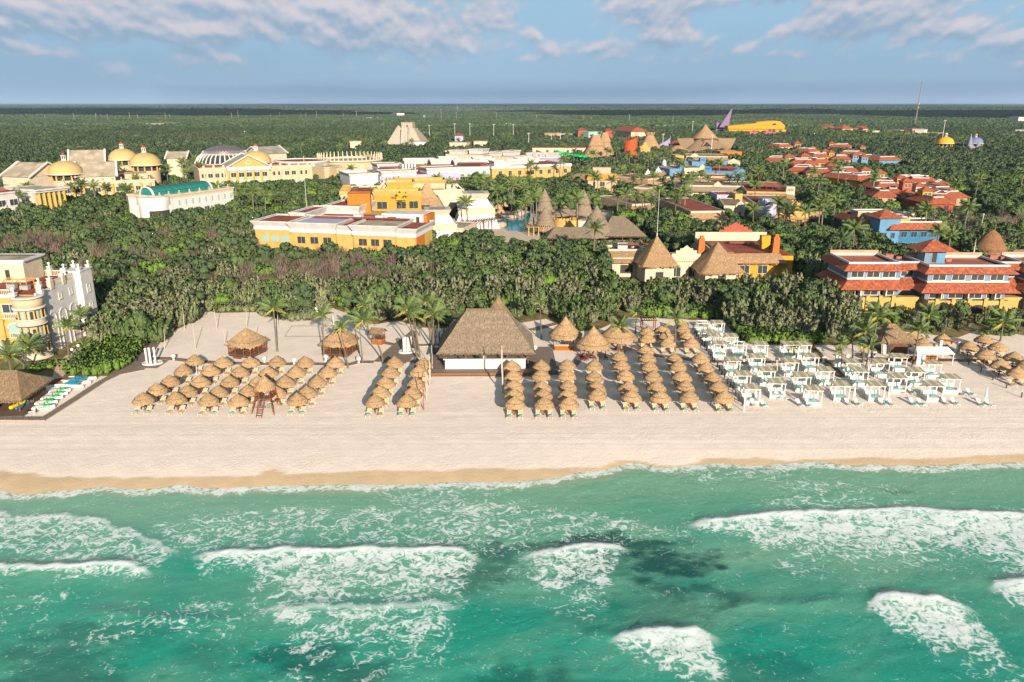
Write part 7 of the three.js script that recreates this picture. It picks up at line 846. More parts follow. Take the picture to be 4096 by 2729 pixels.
// ---------------------------------------------------------------- theatre quarter, centre right
{
const cone = (name, label, x, z, list, m, sq) => { const t = thing(name, label, 'thatched hall', x, 0, z, 0, 'thatched halls of the theatre quarter'), R = list[0][0]; reserve([[x - R, z - R], [x + R, z - R], [x + R, z + R], [x - R, z + R]], 0); list.forEach(([r, y, top, r1 = 0.1], i) => part('thatch_tier', thatchCone([[r1, top], [mix(r1, r, 0.25), mix(top, y, 0.3)], [mix(r1, r, 0.6), mix(top, y, 0.62)], [r, y]], 36, Math.round(x + i * 13), { drop: 0.6, square: sq, strands: 2 }), i === list.length - 1 ? M.thatchTan : m, t)); return t; };
const th = cone('thatched_theatre', 'huge tiered thatched theatre with a pointed cap', 177, -736, [[26, 1.5, 13.5, 8], [11.5, 13.2, 25.2]], M.thatchBrown, 0.3); part('side_roof', [slope(quads([[[-26, 12.6, 2], [-11, 13, 4], [-12, 4, 14], [-22, 3, 10]], [[11, 13, 4], [29, 12.6, 0], [22, 4, 10], [12, 4, 14]]]))], M.thatchBrown, th); part('smoke_hatch', [quads([[[-6, 6.8, 19], [-2, 10.4, 16], [2, 6.8, 19]]])], M.dark, th); part('hatch_rim', [bar([-6.5, 6.8, 19.2], [-2, 10.8, 15.8], 0.8), bar([2.5, 6.8, 19.2], [-2, 10.8, 15.8], 0.8)], M.thatchTan, th);
cone('thatched_theatre_wing', 'low thatched wing in front of the huge theatre', 148, -712, [[15, 1, 7.5, 3]], M.thatchBrown, 0.4); cone('thatched_lounge', 'thatched hall with a flat spreading crown left of the theatre', 128, -745, [[11, 3, 15, 3.6]], M.thatchBrown, 0.3); { const t = thing('straw_crown', 'flat spreading straw crown on top of the thatched hall', 'roof', 128, 14.6, -745); part('crown', [lathe([[3.4, 0], [5.2, 3.2], [0.1, 3.0]], 20)], M.thatchBrown, t); part('rim', [lathe([[5.1, 3.1], [5.4, 3.5], [4.8, 3.6]], 20)], M.redwood, t); }
cone('thatched_double_hall', 'thatched hall with two flat tipped caps behind the palms', 67, -640, [[12, 2, 13, 5.5], [7, 11.5, 19, 3.2]], M.thatchTan, 0.5); cone('thatched_side_cap', 'smaller thatched cap attached right of the two capped hall', 75, -648, [[8, 4, 15, 4], [5, 14, 21, 2.4]], M.thatchTan, 0.5);
const curved = (name, label, x, z, R, a0, a1, h0, h1, m, slats) => { const t = thing(name, label, 'wall', x, 0, z), q = [], n = 24; for (let i = 0; i < n; i++) { const f = u => { const a = mix(a0, a1, u); return [Math.cos(a) * R, mix(h0, h1, u), Math.sin(a) * R, a]; }, A = f(i / n), B = f((i + 1) / n); for (const k of [1, 0.95]) q.push([[A[0] * k, 0, A[2] * k], [B[0] * k, 0, B[2] * k], [B[0] * k, B[1], B[2] * k], [A[0] * k, A[1], A[2] * k]]); q.push([[A[0], A[1], A[2]], [B[0], B[1], B[2]], [B[0] * 0.95, B[1], B[2] * 0.95], [A[0] * 0.95, A[1], A[2] * 0.95]]); } part('curved_wall', [quads(q)], m, t); if (slats) for (let i = 0; i < slats; i++) { const u = i / slats, a = mix(a0, a1, u); part('fin', [bar([Math.cos(a) * R * 0.97, mix(h0, h1, u) - 1, Math.sin(a) * R * 0.97], [Math.cos(a) * R * 0.97, mix(h0, h1, u) + 4, Math.sin(a) * R * 0.97], 0.4)], M.red, t); } return t; };
const oc = [94.5, -632.9]; reserve([[oc[0] - 6, oc[1] - 8], [oc[0] + 6, oc[1] - 8], [oc[0] + 6, oc[1] + 4], [oc[0] - 6, oc[1] + 4]]); curved('orange_curved_wall', 'tall orange curved wall rising to the right behind palms', oc[0], oc[1] - 5, 5.6, 2.9, 0.1, 13.5, 18.5, M.orangeRed || (M.orangeRed = wall(0.55, 0.10, 0.012)), 6);
const lc = [142.2, -748.5]; curved('lilac_curved_wall', 'lilac curved wall sloping up to the right', lc[0], lc[1] - 6, 7, 2.6, 0.2, 5, 14, M.violet, 0); const fl = [133.8, -714.5]; const fn = thing('red_slat_fence', 'red upright slat fence below the lilac wall', 'fence', fl[0], 0, fl[1] + 2); for (let i = 0; i < 16; i++) part('slat', [box(-5.6 + i * 0.75, 2.2 + i * 0.05, 0, 0.45, 4.4 + i * 0.1, 0.2)], M.red, fn);
for (const [x0, x1, y, m, lab] of [[[128.6, -761.0], [137.8, -761.0], 0, M.red, 'red flat block left of the lilac wall'], [[150.7, -752.3], [161.2, -743.8], 0, M.red, 'red flat block between lilac wall and theatre'], [[104.2, -648.5], [112.4, -648.5], 0, M.yellow, 'yellow gabled house beside the orange curved wall']]) { const [t, L] = site('quarter_block', lab, 'house', x0, x1, 12); walls(t, 0, L, -12, 0, 0, 9, m); part('parapet', ringGeo(0, L, -12, 0, 8.8, 9.6, 0.4, 0.15), m, t); if (m === M.yellow) part('stepped_gable', [slab(L * 0.2, L * 0.8, 9, 11, -0.4, 0.1), slab(L * 0.36, L * 0.64, 11, 13, -0.4, 0.1)], m, t); else part('recess', [slab(L * 0.1, L * 0.9, 3, 8, 0, 0.1)], M.dark, t); pane(t, L * 0.5, 4, 0.1, 1.6, 2); }
// green water slide
const gs = [45.2, -613.4], sl = thing('water_slide', 'tangle of bright green water slide tubes', 'water slide', gs[0], 0, gs[1]); reserve([[gs[0] - 16, gs[1] - 8], [gs[0] + 16, gs[1] - 8], [gs[0] + 16, gs[1] + 26], [gs[0] - 16, gs[1] + 26]], 0); const sm = mat(0.01, 0.36, 0.10, { roughness: 0.35 }), sr = rand(3); for (let k = 0; k < 6; k++) { const pts = []; for (let i = 0; i < 9; i++) pts.push(new THREE.Vector3(-12 + i * 3 + sr() * 2, 6.8 - i * 0.45 + sr() * 1.2, (sr() - 0.5) * 8 + Math.sin(i + k) * 2)); part('slide_tube', [new THREE.TubeGeometry(new THREE.CatmullRomCurve3(pts), 40, 0.75, 8)], sm, sl); } for (let i = 0; i < 8; i++) part('support', [rod([-10 + i * 3, 0, (sr() - 0.5) * 5], [-10 + i * 3, 5, 0], 0.25)], M.grey, sl);
// purple spiral and the long yellow building far behind
const sp = [303.1, -1156.4], ps = thing('purple_spiral', 'purple spiral wall sweeping up to a sharp point', 'sculpture', sp[0], 0, sp[1] - 6); reserve([[sp[0] - 26, sp[1] - 20], [sp[0] + 24, sp[1] - 20], [sp[0] + 24, sp[1] + 8], [sp[0] - 26, sp[1] + 8]]); const q = [], N = 60; for (let i = 0; i < N; i++) { const f = u => { const a = 2.4 - u * 5.6, r = 20 - u * 13; return [Math.cos(a) * r * 1.15, 6 + 14 * Math.pow(u, 1.2), Math.sin(a) * r * 0.8]; }, A = f(i / N), B = f((i + 1) / N); q.push([[A[0], Math.max(0, A[1] - 9 - 8 * i / N), A[2]], [B[0], Math.max(0, B[1] - 9 - 8 * i / N), B[2]], B, A]); } part('spiral_wall', [quads(q)], M.purple, ps); part('fin', [quads([[[-4, 10, 0], [9, 10, 1], [13, 37, 0]], [[-4, 10, 1.2], [9, 10, 2.2], [13, 37, 0.6]]])], M.purple, ps);
const [yb, YL] = site('yellow_long_hall', 'long bright yellow hall with a rounded end beyond the palms', 'hall', [296, -1100], [372, -1095], 26); part('body', [metric(new THREE.ExtrudeGeometry(new THREE.Shape([[0, 0], [YL, 0], [YL + 1, 8], [YL - 2, 14], [YL - 7, 18.5], [YL - 16, 19.5], [YL * 0.5, 17.6], [YL * 0.47, 16], [0, 12.5]].map(p => new THREE.Vector2(p[0], p[1]))), { depth: 22, bevelEnabled: true, bevelSize: 1, bevelThickness: 1, bevelSegments: 2 }).translate(0, 0, -23))], M.yellowDeep, yb); part('ledge', [slab(0, YL - 3, 9.6, 10.3, 0.9, 1.8)], M.yellowDeep, yb); part('dark_arch', [new THREE.SphereGeometry(1.8, 12, 6, 0, 6.3, 0, 1.57).scale(1.4, 1, 0.5).translate(YL - 15, 15.2, 0.5)], M.dark, yb); const mg = thing('magenta_panel', 'magenta painted panel low under the yellow hall', 'panel', 308, 0, -1040); reserve([[296, -1048], [350, -1048], [350, -1020], [296, -1020]]); part('panel', [slab(0, 10, 0, 8, -0.5, 0), slab(18, 34, 0, 9, -0.5, 0)], mat(0.5, 0.08, 0.22), mg); part('post', [slab(11, 12, 0, 7, -0.5, 0)], M.white, mg);
}
// ---------------------------------------------------------------- village houses: boxes with stepped gables, thatch skirts, red decks
function steppedGable(t, x0, x1, z, y0, h, m) { const w = x1 - x0; part('stepped_gable', [slab(x0, x1, y0, y0 + h * 0.45, z - 0.25, z + 0.25), slab(x0 + w * 0.14, x1 - w * 0.14, y0 + h * 0.45, y0 + h * 0.7, z - 0.25, z + 0.25), slab(x0 + w * 0.28, x1 - w * 0.28, y0 + h * 0.7, y0 + h * 0.85, z - 0.25, z + 0.25), quads([[[x0 + w * 0.36, y0 + h * 0.85, z + 0.25], [x1 - w * 0.36, y0 + h * 0.85, z + 0.25], [(x0 + x1) / 2, y0 + h * 1.1, z + 0.25]]])], m, t); }
function thatchSkirt(t, x0, x1, z0, z1, y0, y1, out, m = M.thatchTan, seed = 1) { const a = [x0 - out, y0, z1 + out], b = [x1 + out, y0, z1 + out], c = [x1 + out, y0, z0 - out], d = [x0 - out, y0, z0 - out], A = [x0, y1, z1], B = [x1, y1, z1], C = [x1, y1, z0], D = [x0, y1, z0], n = Math.max(3, Math.round((x1 - x0) / 1.6)), k = Math.max(3, Math.round((z1 - z0) / 1.6)); part('thatch_skirt', [thatchFace(a, b, B, A, n, 2, seed), thatchFace(b, c, C, B, k, 2, seed), thatchFace(d, a, A, D, k, 2, seed), thatchFace(c, d, D, C, n, 2, seed), hemFringe([d, a, b, c], seed, 0.4, 0.3)].map(g => slope(g)), m, t); }
{ // nearest thatched complex
reserve([[24, -186], [74, -184], [78, -232], [26, -222]], 0);
const pyr = (label, x, z, w, y, top, s) => { const t = thing('thatched_gable_tower', label, 'thatched pavilion', x, 0, z, 0.12, 'thatched pyramids of the nearest houses'); part('thatch_roof', thatchCone([[0.1, top], [w * 0.14, mix(top, y, 0.13)], [w * 0.42, mix(top, y, 0.42)], [w * 0.74, mix(top, y, 0.75)], [w, y]], 40, s, { square: 0.85, drop: 0.45, turn: 0 }), M.thatchTan, t); part('wall', [box(0, y / 2 + 0.2, 0, w * 1.5, y + 0.4, w * 1.5)], M.creamLight, t); part('doorway', [box(0, 1.6, w * 0.76, 2, 2.8, 0.1)], M.dark, t); return t; };
pyr('golden thatched pyramid roof left of the cream stepped wall', 36.9, -196.6, 5.0, 4.6, 11.6, 101); pyr('golden thatched pyramid roof right of the cream stepped wall', 51.6, -193.0, 5.7, 3.8, 10.6, 102);
const m = thing('lightning_mast', 'thin white mast on the tip of the left thatched pyramid', 'mast', 36.9, 11.3, -196.6); part('pole', [rod([0, 0, 0], [0, 12, 0], 0.06, 0.03, 5)], M.plastic, m); part('base', [rod([0, 0, 0], [0, 1, 0], 0.14)], M.plastic, m);
const t = thing('cream_village_house', 'cream house with a stepped gable between two thatched pyramids', 'house', 40.8, 0, -196); walls(t, 0, 7.4, -10, 0, 0, 5.6, M.creamLight); steppedGable(t, 0, 7.4, 0, 5.6, 3.4, M.creamLight); pane(t, 1.4, 1.2, 0.02, 2.2, 2.4, 'z', M.glass, M.creamLight); pane(t, 5.6, 1.2, 0.02, 2.0, 2.2, 'z', M.glass, M.creamLight); part('yellow_wall', [slab(-1, 9, 0, 1.1, 2.2, 2.6)], M.yellowDeep, t); part('viga', evenly(0.3, 7.1, 12).map(x => box(x, 5.1, 0.15, 0.16, 0.16, 0.4)), M.wood, t);
const l = thing('thatched_wing', 'low wing with a golden thatch slope and red deck at the left', 'house', 25.6, 0, -200.5); walls(l, 0, 9, -9, 0, 0, 5.2, M.creamLight); part('thatch_roof', [thatchFace([-0.8, 4.0, 1.4], [9.8, 4.0, 1.4], [9, 6.6, -2.6], [0, 6.6, -2.6], 9, 4, 103)].map(g => slope(g)), M.thatchTan, l); part('roof_deck', [slab(0, 9, 6.3, 6.42, -9, -2.6)], M.roofRed, l); part('parapet', ringGeo(0, 9, -9, -2.6, 6.2, 7, 0.35, 0.1), M.creamLight, l); part('roof_plant', [box(4, 7.4, -6, 2.6, 1.6, 1.6), new THREE.CylinderGeometry(0.7, 0.7, 1.2, 12).translate(7, 7.2, -7)], M.metal, l); part('pergola_beams', [0, 1, 2, 3].map(i => bar([3, 8, -4 - i * 0.6], [13, 8, -4 - i * 0.6], 0.16)), M.roofRed, l); pane(l, 4.5, 1.2, 0.02, 3, 2, 'z', M.dark, M.wood);
const r = thing('yellow_thatched_house', 'yellow walled house with thatched edges and red decks', 'house', 52.5, 0, -198.5); walls(r, 0, 20.4, -23, 0, 0, 6.0, M.yellowDeep); part('roof_deck', [slab(0.4, 20, 6, 6.12, -22.6, -0.4)], M.roofRed, r); part('roof_walk', [slab(1.4, 5.4, 6.5, 6.7, -17, -1.6), slab(8, 15, 6.6, 6.8, -18.8, -15.6)], M.roofPink, r); thatchSkirt(r, 1.5, 17, -1, -0.4, 4.2, 6.6, 1.7, M.thatchTan, 104); part('thatch_edge', [thatchFace([19, 4.2, -1], [21.8, 4.2, -23], [19.4, 7.4, -22], [16.6, 7.4, -3], 12, 3, 105), thatchFace([-1.4, 4.6, -23], [-1.2, 4.6, -8], [1.2, 7.2, -9], [1.4, 7.2, -22], 8, 3, 106)].map(g => slope(g)), M.thatchBrown, r); part('rear_wall', [slab(0, 20.4, 6, 8.6, -23.3, -22.7), slab(0, 0.4, 6, 7, -22.6, -1)], M.creamLight, r); steppedGable(r, 7, 16.5, -24, 7.6, 3.4, M.redSoft || (M.redSoft = wall(0.46, 0.10, 0.05)));
for (const [x, z, h] of [[16.4, -2.6, 10.6], [-1.6, -8.5, 9.2]]) part('orange_pier', [frustum(x - 1.1, x + 1.1, z - 0.8, z + 0.8, 0, h, 0.35, 0.2), box(x, h + 0.35, z, 0.9, 0.7, 0.8)], M.orangeRed2 || (M.orangeRed2 = wall(0.60, 0.16, 0.03)), r); part('yellow_pier', [slab(15, 17.4, 6, 9.6, -12, -10)], M.yellowDeep, r); paneRow(r, 1, 15, 3, 1.5, 0.02, 2.4, 2, M.glass, M.creamLight);
}


// ---------------------------------------------------------------- red tiled village, right: [front left corner, front right corner, depth, eave height, wall, what sets it apart]
const tileWing = (a, b, depth, h, m, label) => { depth *= 1.5; const [t, L] = site('tiled_wing', label, 'house', a, b, depth, 'tiled wings of the red village', 0.4); walls(t, 0, L, -depth, 0, 0, h + 0.2, m); const e = Math.min(2.2, depth * 0.18); skirt(t, 0.6, L - 0.6, -depth + 0.6, -0.6, h, h + 2.2, 1.6, M.tile, e); part('white_coping', ringGeo(0.5 + e, L - 0.5 - e, -depth + 0.5 + e, -0.5 - e, h + 2.12, h + 2.5, 0.4), M.white, t); part('roof_deck', [slab(0.9 + e, L - 0.9 - e, h + 1.7, h + 1.9, -depth + 0.9 + e, -0.9 - e)], M.roofPink, t); const n = Math.max(2, Math.round(L / 4.5)); paneRow(t, 0.5, L - 0.5, n, h - 2.6, 0.02, 1.7, 1.8, M.glass, m); return [t, L]; };
const wings = [
[[173.3, -546.6], [184.6, -540.8], 14, 6, M.pink, 'tiled wing at the left end of the red village'], [[181.2, -515.5], [196.0, -511.7], 12, 6.5, M.orange, 'tiled wing below the left pair of tile towers'], [[214.0, -567.4], [226.9, -569.2], 10, 7, M.yellowDeep, 'tiled wing with a yellow wall between two towers'], [[198.0, -520.1], [209.3, -521.6], 10, 6.5, M.yellowDeep, 'short tiled wing under the yellow tower'], [[159.3, -457.6], [171.0, -451.6], 15, 6.5, M.orange, 'broad tiled wing at the left front of the red village'], [[164.9, -442.9], [178.5, -440.1], 14, 6.5, M.pink, 'broad tiled wing right of the left front one'], [[185.6, -448.7], [198.5, -451.6], 13, 6.5, M.pink, 'tiled wing beside the small white tower'], [[225.2, -559.6], [236.9, -555.2], 12, 6, M.pink, 'tiled wing between yellow and blue towers'], [[244.4, -573.2], [252.6, -546.6], 12, 6, M.blue, 'tiled wing behind the two blue towers'], [[250.9, -613.0], [263.5, -604.6], 12, 6, M.pink, 'small rear tiled wing, second line'], [[240.4, -718.2], [255.1, -725.5], 10, 6, M.creamLight, 'far white fronted tiled wing at the palms'], [[232.3, -658.4], [240.9, -646.5], 10, 6, M.white, 'far white tiled wing, third line'], [[286.9, -718.2], [298.1, -711.1], 16, 6, M.pink, 'far large tiled roof behind the yellow tower'],
[[169.1, -416.2], [181.0, -413.7], 14, 6.5, M.orange, 'tiled wing at the middle of the red village, left'], [[170.6, -404.0], [180.2, -399.3], 12, 6.5, M.pink, 'tiled wing in front of the middle one'], [[174.3, -397.9], [188.1, -404.0], 16, 6.5, M.yellowDeep, 'tiled wing with a yellow wall at the middle front'], [[168.9, -373.2], [181.8, -369.1], 14, 6.5, M.pink, 'tiled wing left of the tall pink tower'], [[168.7, -364.2], [181.5, -365.0], 10, 6, M.orange, 'low tiled wing in front of the tall pink tower'], [[153.6, -332.6], [162.5, -331.0], 11, 6, M.pink, 'lowest tiled wing at the near end, left'], [[161.5, -342.5], [169.2, -339.1], 10, 6, M.lilac, 'pale tiled wing behind the near end'], [[193.0, -404.0], [194.6, -392.4], 12, 6.5, M.orange, 'tiled wing behind the tall pink tower'], [[193.2, -385.8], [205.1, -381.5], 14, 6.5, M.pink, 'tiled wing right of the tall pink tower'], [[193.5, -367.1], [199.2, -363.2], 12, 6.5, M.white, 'tiled wing with a white coping at the right'], [[183.4, -341.4], [195.0, -343.1], 14, 6.5, M.pink, 'tiled wing right of the yellow tower'], [[179.7, -327.8], [191.6, -329.4], 14, 6, M.pink, 'rightmost tiled wing of the red village'], [[169.8, -323.2], [177.6, -317.2], 12, 6, M.red, 'tiled wing in front of the yellow tower'], [[164.0, -307.2], [173.5, -307.2], 11, 6, M.red, 'nearest red tiled wing behind the blue house'], [[165.5, -322.5], [169.5, -322.5], 9, 5, M.orange, 'small orange tiled house among the trees'],
];
wings.forEach(w => tileWing(...w));
const hipTowers = [[191.7, -547.5, 8.6, 4.6, M.creamLight, 'cream walled, leftmost'], [203.1, -548.9, 8.2, 4.6, M.yellow, 'yellow walled, second from the left'], [228.4, -568.1, 5.4, 8, M.yellowDeep, 'bright yellow, tall and slim'], [177.5, -472.5, 9.0, 4, M.orange, 'orange walled, behind the left front wing'], [188.2, -463.9, 8.4, 4, M.orange, 'low, in front of the small white tower'], [241.2, -556.9, 6.4, 6, M.blue, 'blue walled, left of the blue pair'], [236.0, -530.8, 6.2, 7, M.blue, 'blue walled, right of the blue pair'], [191.7, -427.1, 6.8, 5, M.white, 'white walled with a dark door'], [188.5, -403.4, 6.6, 5.5, M.pink, 'with an arched opening'], [189.2, -382.9, 5.2, 5, M.pink, 'small, left of the tall pink tower'], [172.9, -343.3, 5.6, 9, M.redSoft, 'tall with pink red walls'], [179.3, -344.5, 5.4, 5.5, M.white, 'white walled, right of the tall pink one'], [168.2, -316.8, 5.6, 7, M.yellowDeep, 'yellow walled with a double window'], [167.2, -329.6, 5.4, 3, M.pink, 'low, at the feet of the tall pink one'], [167.2, -322.2, 4.6, 3, M.pink, 'lowest, in front of the yellow one'], [262.2, -732.0, 8, 4, M.pink, 'far back at the palms, left'], [249.6, -660.5, 6, 4, M.pink, 'far back at the palms, second'], [239.0, -606.1, 6.4, 5, M.white, 'far back beside the bright yellow one'], [293.7, -732.0, 7, 4, M.pink, 'far back, largest red slope'], [296.5, -673.6, 6, 4, M.pink, 'far back at the right']];
hipTowers.forEach((a, i) => { const [x, z, w, , m, lab] = a, eave = [8, 8.5, 10, 8.5, 8.5, 9, 9.5, 9, 9.5, 9, 11, 9, 10, 7.5, 7, 8, 8, 8.5, 8, 8][i]; const t = thing('tile_tower', `hip roofed tile tower, ${lab}`, 'tower', x, 0, z - w * 0.5, 0, 'hip roofed tile towers of the red village'); reserve([[x - w / 2, z - w], [x + w / 2, z - w], [x + w / 2, z], [x - w / 2, z]], 0.3); const k = w * 0.36; walls(t, -k, k, -k, k, 0, eave, m); part('tile_roof', [hip(-w / 2, w / 2, -w / 2, w / 2, eave - 0.1, eave + w * 0.30, w / 2)], M.tile, t); part('soffit', [slab(-w / 2 + 0.1, w / 2 - 0.1, eave - 0.2, eave - 0.12, -w / 2 + 0.1, w / 2 - 0.1)], M.tileOld, t); for (const s of [-0.35, 0.35]) pane(t, s * k * 1.1, eave - 2.3, k + 0.02, k * 0.5, 1.4, 'z', M.glass, M.creamLight); });

// ---------------------------------------------------------------- blue and cream village, centre right
const boxHouse = (a, b, depth, h, m, deck, label, o = {}) => { depth *= 1.55; const [t, L] = site('village_house', label, 'house', a, b, depth, 'flat roofed village houses', 0.3); walls(t, 0, L, -depth, 0, 0, h, m); part('parapet', ringGeo(0, L, -depth, 0, h - 0.2, h + 0.7, 0.35, 0.05), m, t); part('roof_deck', [slab(0.36, L - 0.36, h - 0.1, h + 0.5, -depth + 0.36, -0.36)], deck, t); if (o.skirt) thatchSkirt(t, 0.3, L - 0.3, -depth + 0.3, -0.3, h - 2.2, h + 0.5, 1.8, o.skirt, Math.round(L * 31)); if (o.gable) steppedGable(t, L * o.gable[0], L * o.gable[1], 0.3, h, 2.6, o.gm || m); if (o.tower) { walls(t, L * o.tower - 1.8, L * o.tower + 1.8, -4, 0.3, 0, h + 3, o.tm || m, 'corner_tower'); part('tower_slots', [0, 1, 2, 3].map(i => slab(L * o.tower - 1.2 + i * 0.65, L * o.tower - 0.9 + i * 0.65, h + 1.2, h + 2.2, 0.3, 0.36)), M.dark, t); } if (o.pergola) { part('pergola_roof', [slope(quads([[[L * 0.15, h + 1.6, -depth * 0.25], [L * 0.85, h + 1.6, -depth * 0.25], [L * 0.85, h + 2.2, -depth * 0.6], [L * 0.15, h + 2.2, -depth * 0.6]]]))], M.roofPink, t); part('pergola_posts', evenly(L * 0.15, L * 0.85, 5).map(x => bar([x, h, -depth * 0.25], [x, h + 1.6, -depth * 0.25], 0.16)), M.redwood, t); } const n = Math.max(1, Math.round(L / 5)); paneRow(t, 0.6, L - 0.6, n, h - 3.4, 0.02, 1.6, 1.8, M.glass, M.creamLight); return [t, L]; };
[
[[64.4, -280.6], [76.7, -281.8], 26, 6, M.creamLight, M.roofRed, 'cream house with golden thatch edges around a deep red deck', { skirt: M.thatchTan }],
[[80.5, -296.5], [88.1, -295.2], 16, 6, M.creamLight, M.thatchBrown, 'cream house with a tan roof field right of the red deck', { gable: [0.55, 1] }],
[[92.4, -309.9], [98.8, -309.9], 12, 5.5, M.creamLight, M.thatchTan, 'house with a straight golden thatch slope', { skirt: M.thatchTan }],
[[92.8, -289.0], [108.8, -287.3], 28, 6, M.creamLight, M.roofRed, 'large cream house with a dark open deck and pink walkways', { pergola: 1, skirt: M.thatchBrown }],
[[103.5, -345.9], [122.4, -342.5], 30, 6, M.yellow, M.roofRed, 'cream and yellow house with long pink roof strips', { pergola: 1, skirt: M.thatchBrown, tower: 0.95, tm: M.creamLight }],
[[84.7, -323.8], [91.9, -323.8], 8, 7, M.lilac, M.roofRed, 'pale lilac roof room behind the deep red deck', { }],
[[90.6, -318.1], [93.5, -318.1], 5, 8, M.yellow, M.roofTan, 'small yellow roof tower with three dark slots', {}],
[[102.7, -403.5], [109.7, -401.2], 8, 5, M.orangeRed2, M.roofRed, 'low orange red house behind the palms', {}],
[[77.4, -374.0], [115.6, -368.1], 14, 6, M.creamLight, M.thatchGrey, 'long cream house with a grey thatched ridge', { skirt: M.thatchGrey, gable: [0.46, 0.56] }],
[[87.0, -421.7], [114.7, -416.7], 10, 6, M.creamLight, M.roofPink, 'long low house with a pinkish roof behind the palms', { skirt: M.thatchBrown }],
[[108.1, -442.7], [122.0, -437.0], 20, 7, M.blue, M.roofRed, 'bright blue house with a red deck', { pergola: 1, tower: 0.08, tm: M.blue }],
[[121.3, -437.6], [134.0, -448.8], 14, 6, M.blue, M.thatchTan, 'blue house end with a small thatched canopy', { gable: [0.3, 0.8], gm: M.blue }],
[[93.0, -466.8], [102.4, -469.9], 12, 6, M.blue, M.roofGrey, 'blue house with a grey flat roof at the thatch lane', { tower: 0.85, tm: M.blue }],
[[101.5, -466.9], [114.6, -470.0], 14, 6.5, M.creamLight, M.thatchBrown, 'cream house with a tan roof between blue houses', { gable: [0.7, 1] }],
[[114.6, -505.5], [122.2, -505.5], 10, 7.5, M.blue, M.roofPink, 'light blue box house in the second line', { tower: 0.9, tm: M.blue }],
[[110.5, -512.4], [113.6, -512.4], 6, 7, M.blue, M.roofTan, 'small light blue box house in the second line', {}],
[[134.0, -506.1], [136.8, -506.1], 5, 8, M.blue, M.roofTan, 'slim blue roof tower beside the cream gable', {}],
[[140.4, -519.3], [148.6, -517.0], 10, 6.5, M.creamLight, M.roofTan, 'cream house with a large stepped gable', { gable: [0.1, 0.9] }],
[[118.7, -579.8], [125.4, -579.8], 10, 6.5, M.yellow, M.roofTan, 'yellow box house below the theatre', {}],
[[127.7, -582.7], [156.6, -577.9], 18, 6, M.creamLight, M.thatchBrown, 'wide cream house with tan roofs below the theatre', { gable: [0.1, 0.3], skirt: M.thatchBrown }],
[[166.1, -634.9], [183.2, -634.9], 12, 6, M.orange, M.roofTan, 'orange walled terrace right of the theatre', {}],
[[69.6, -404.6], [83.2, -416.7], 16, 6, M.creamLight, M.roofRed, 'cream house with a red deck at the thatch lane', { skirt: M.thatchTan }],
[[56.4, -364.2], [63.0, -360.4], 12, 6, M.creamLight, M.thatchBrown, 'cream arcade with a brown thatched roof behind trees', { skirt: M.thatchBrown }],
[[48.6, -316.7], [64.6, -322.5], 20, 4, M.creamLight, M.thatchBrown, 'broad thatched hall half hidden by palms', { skirt: M.thatchBrown }],
].forEach(a => boxHouse(...a));
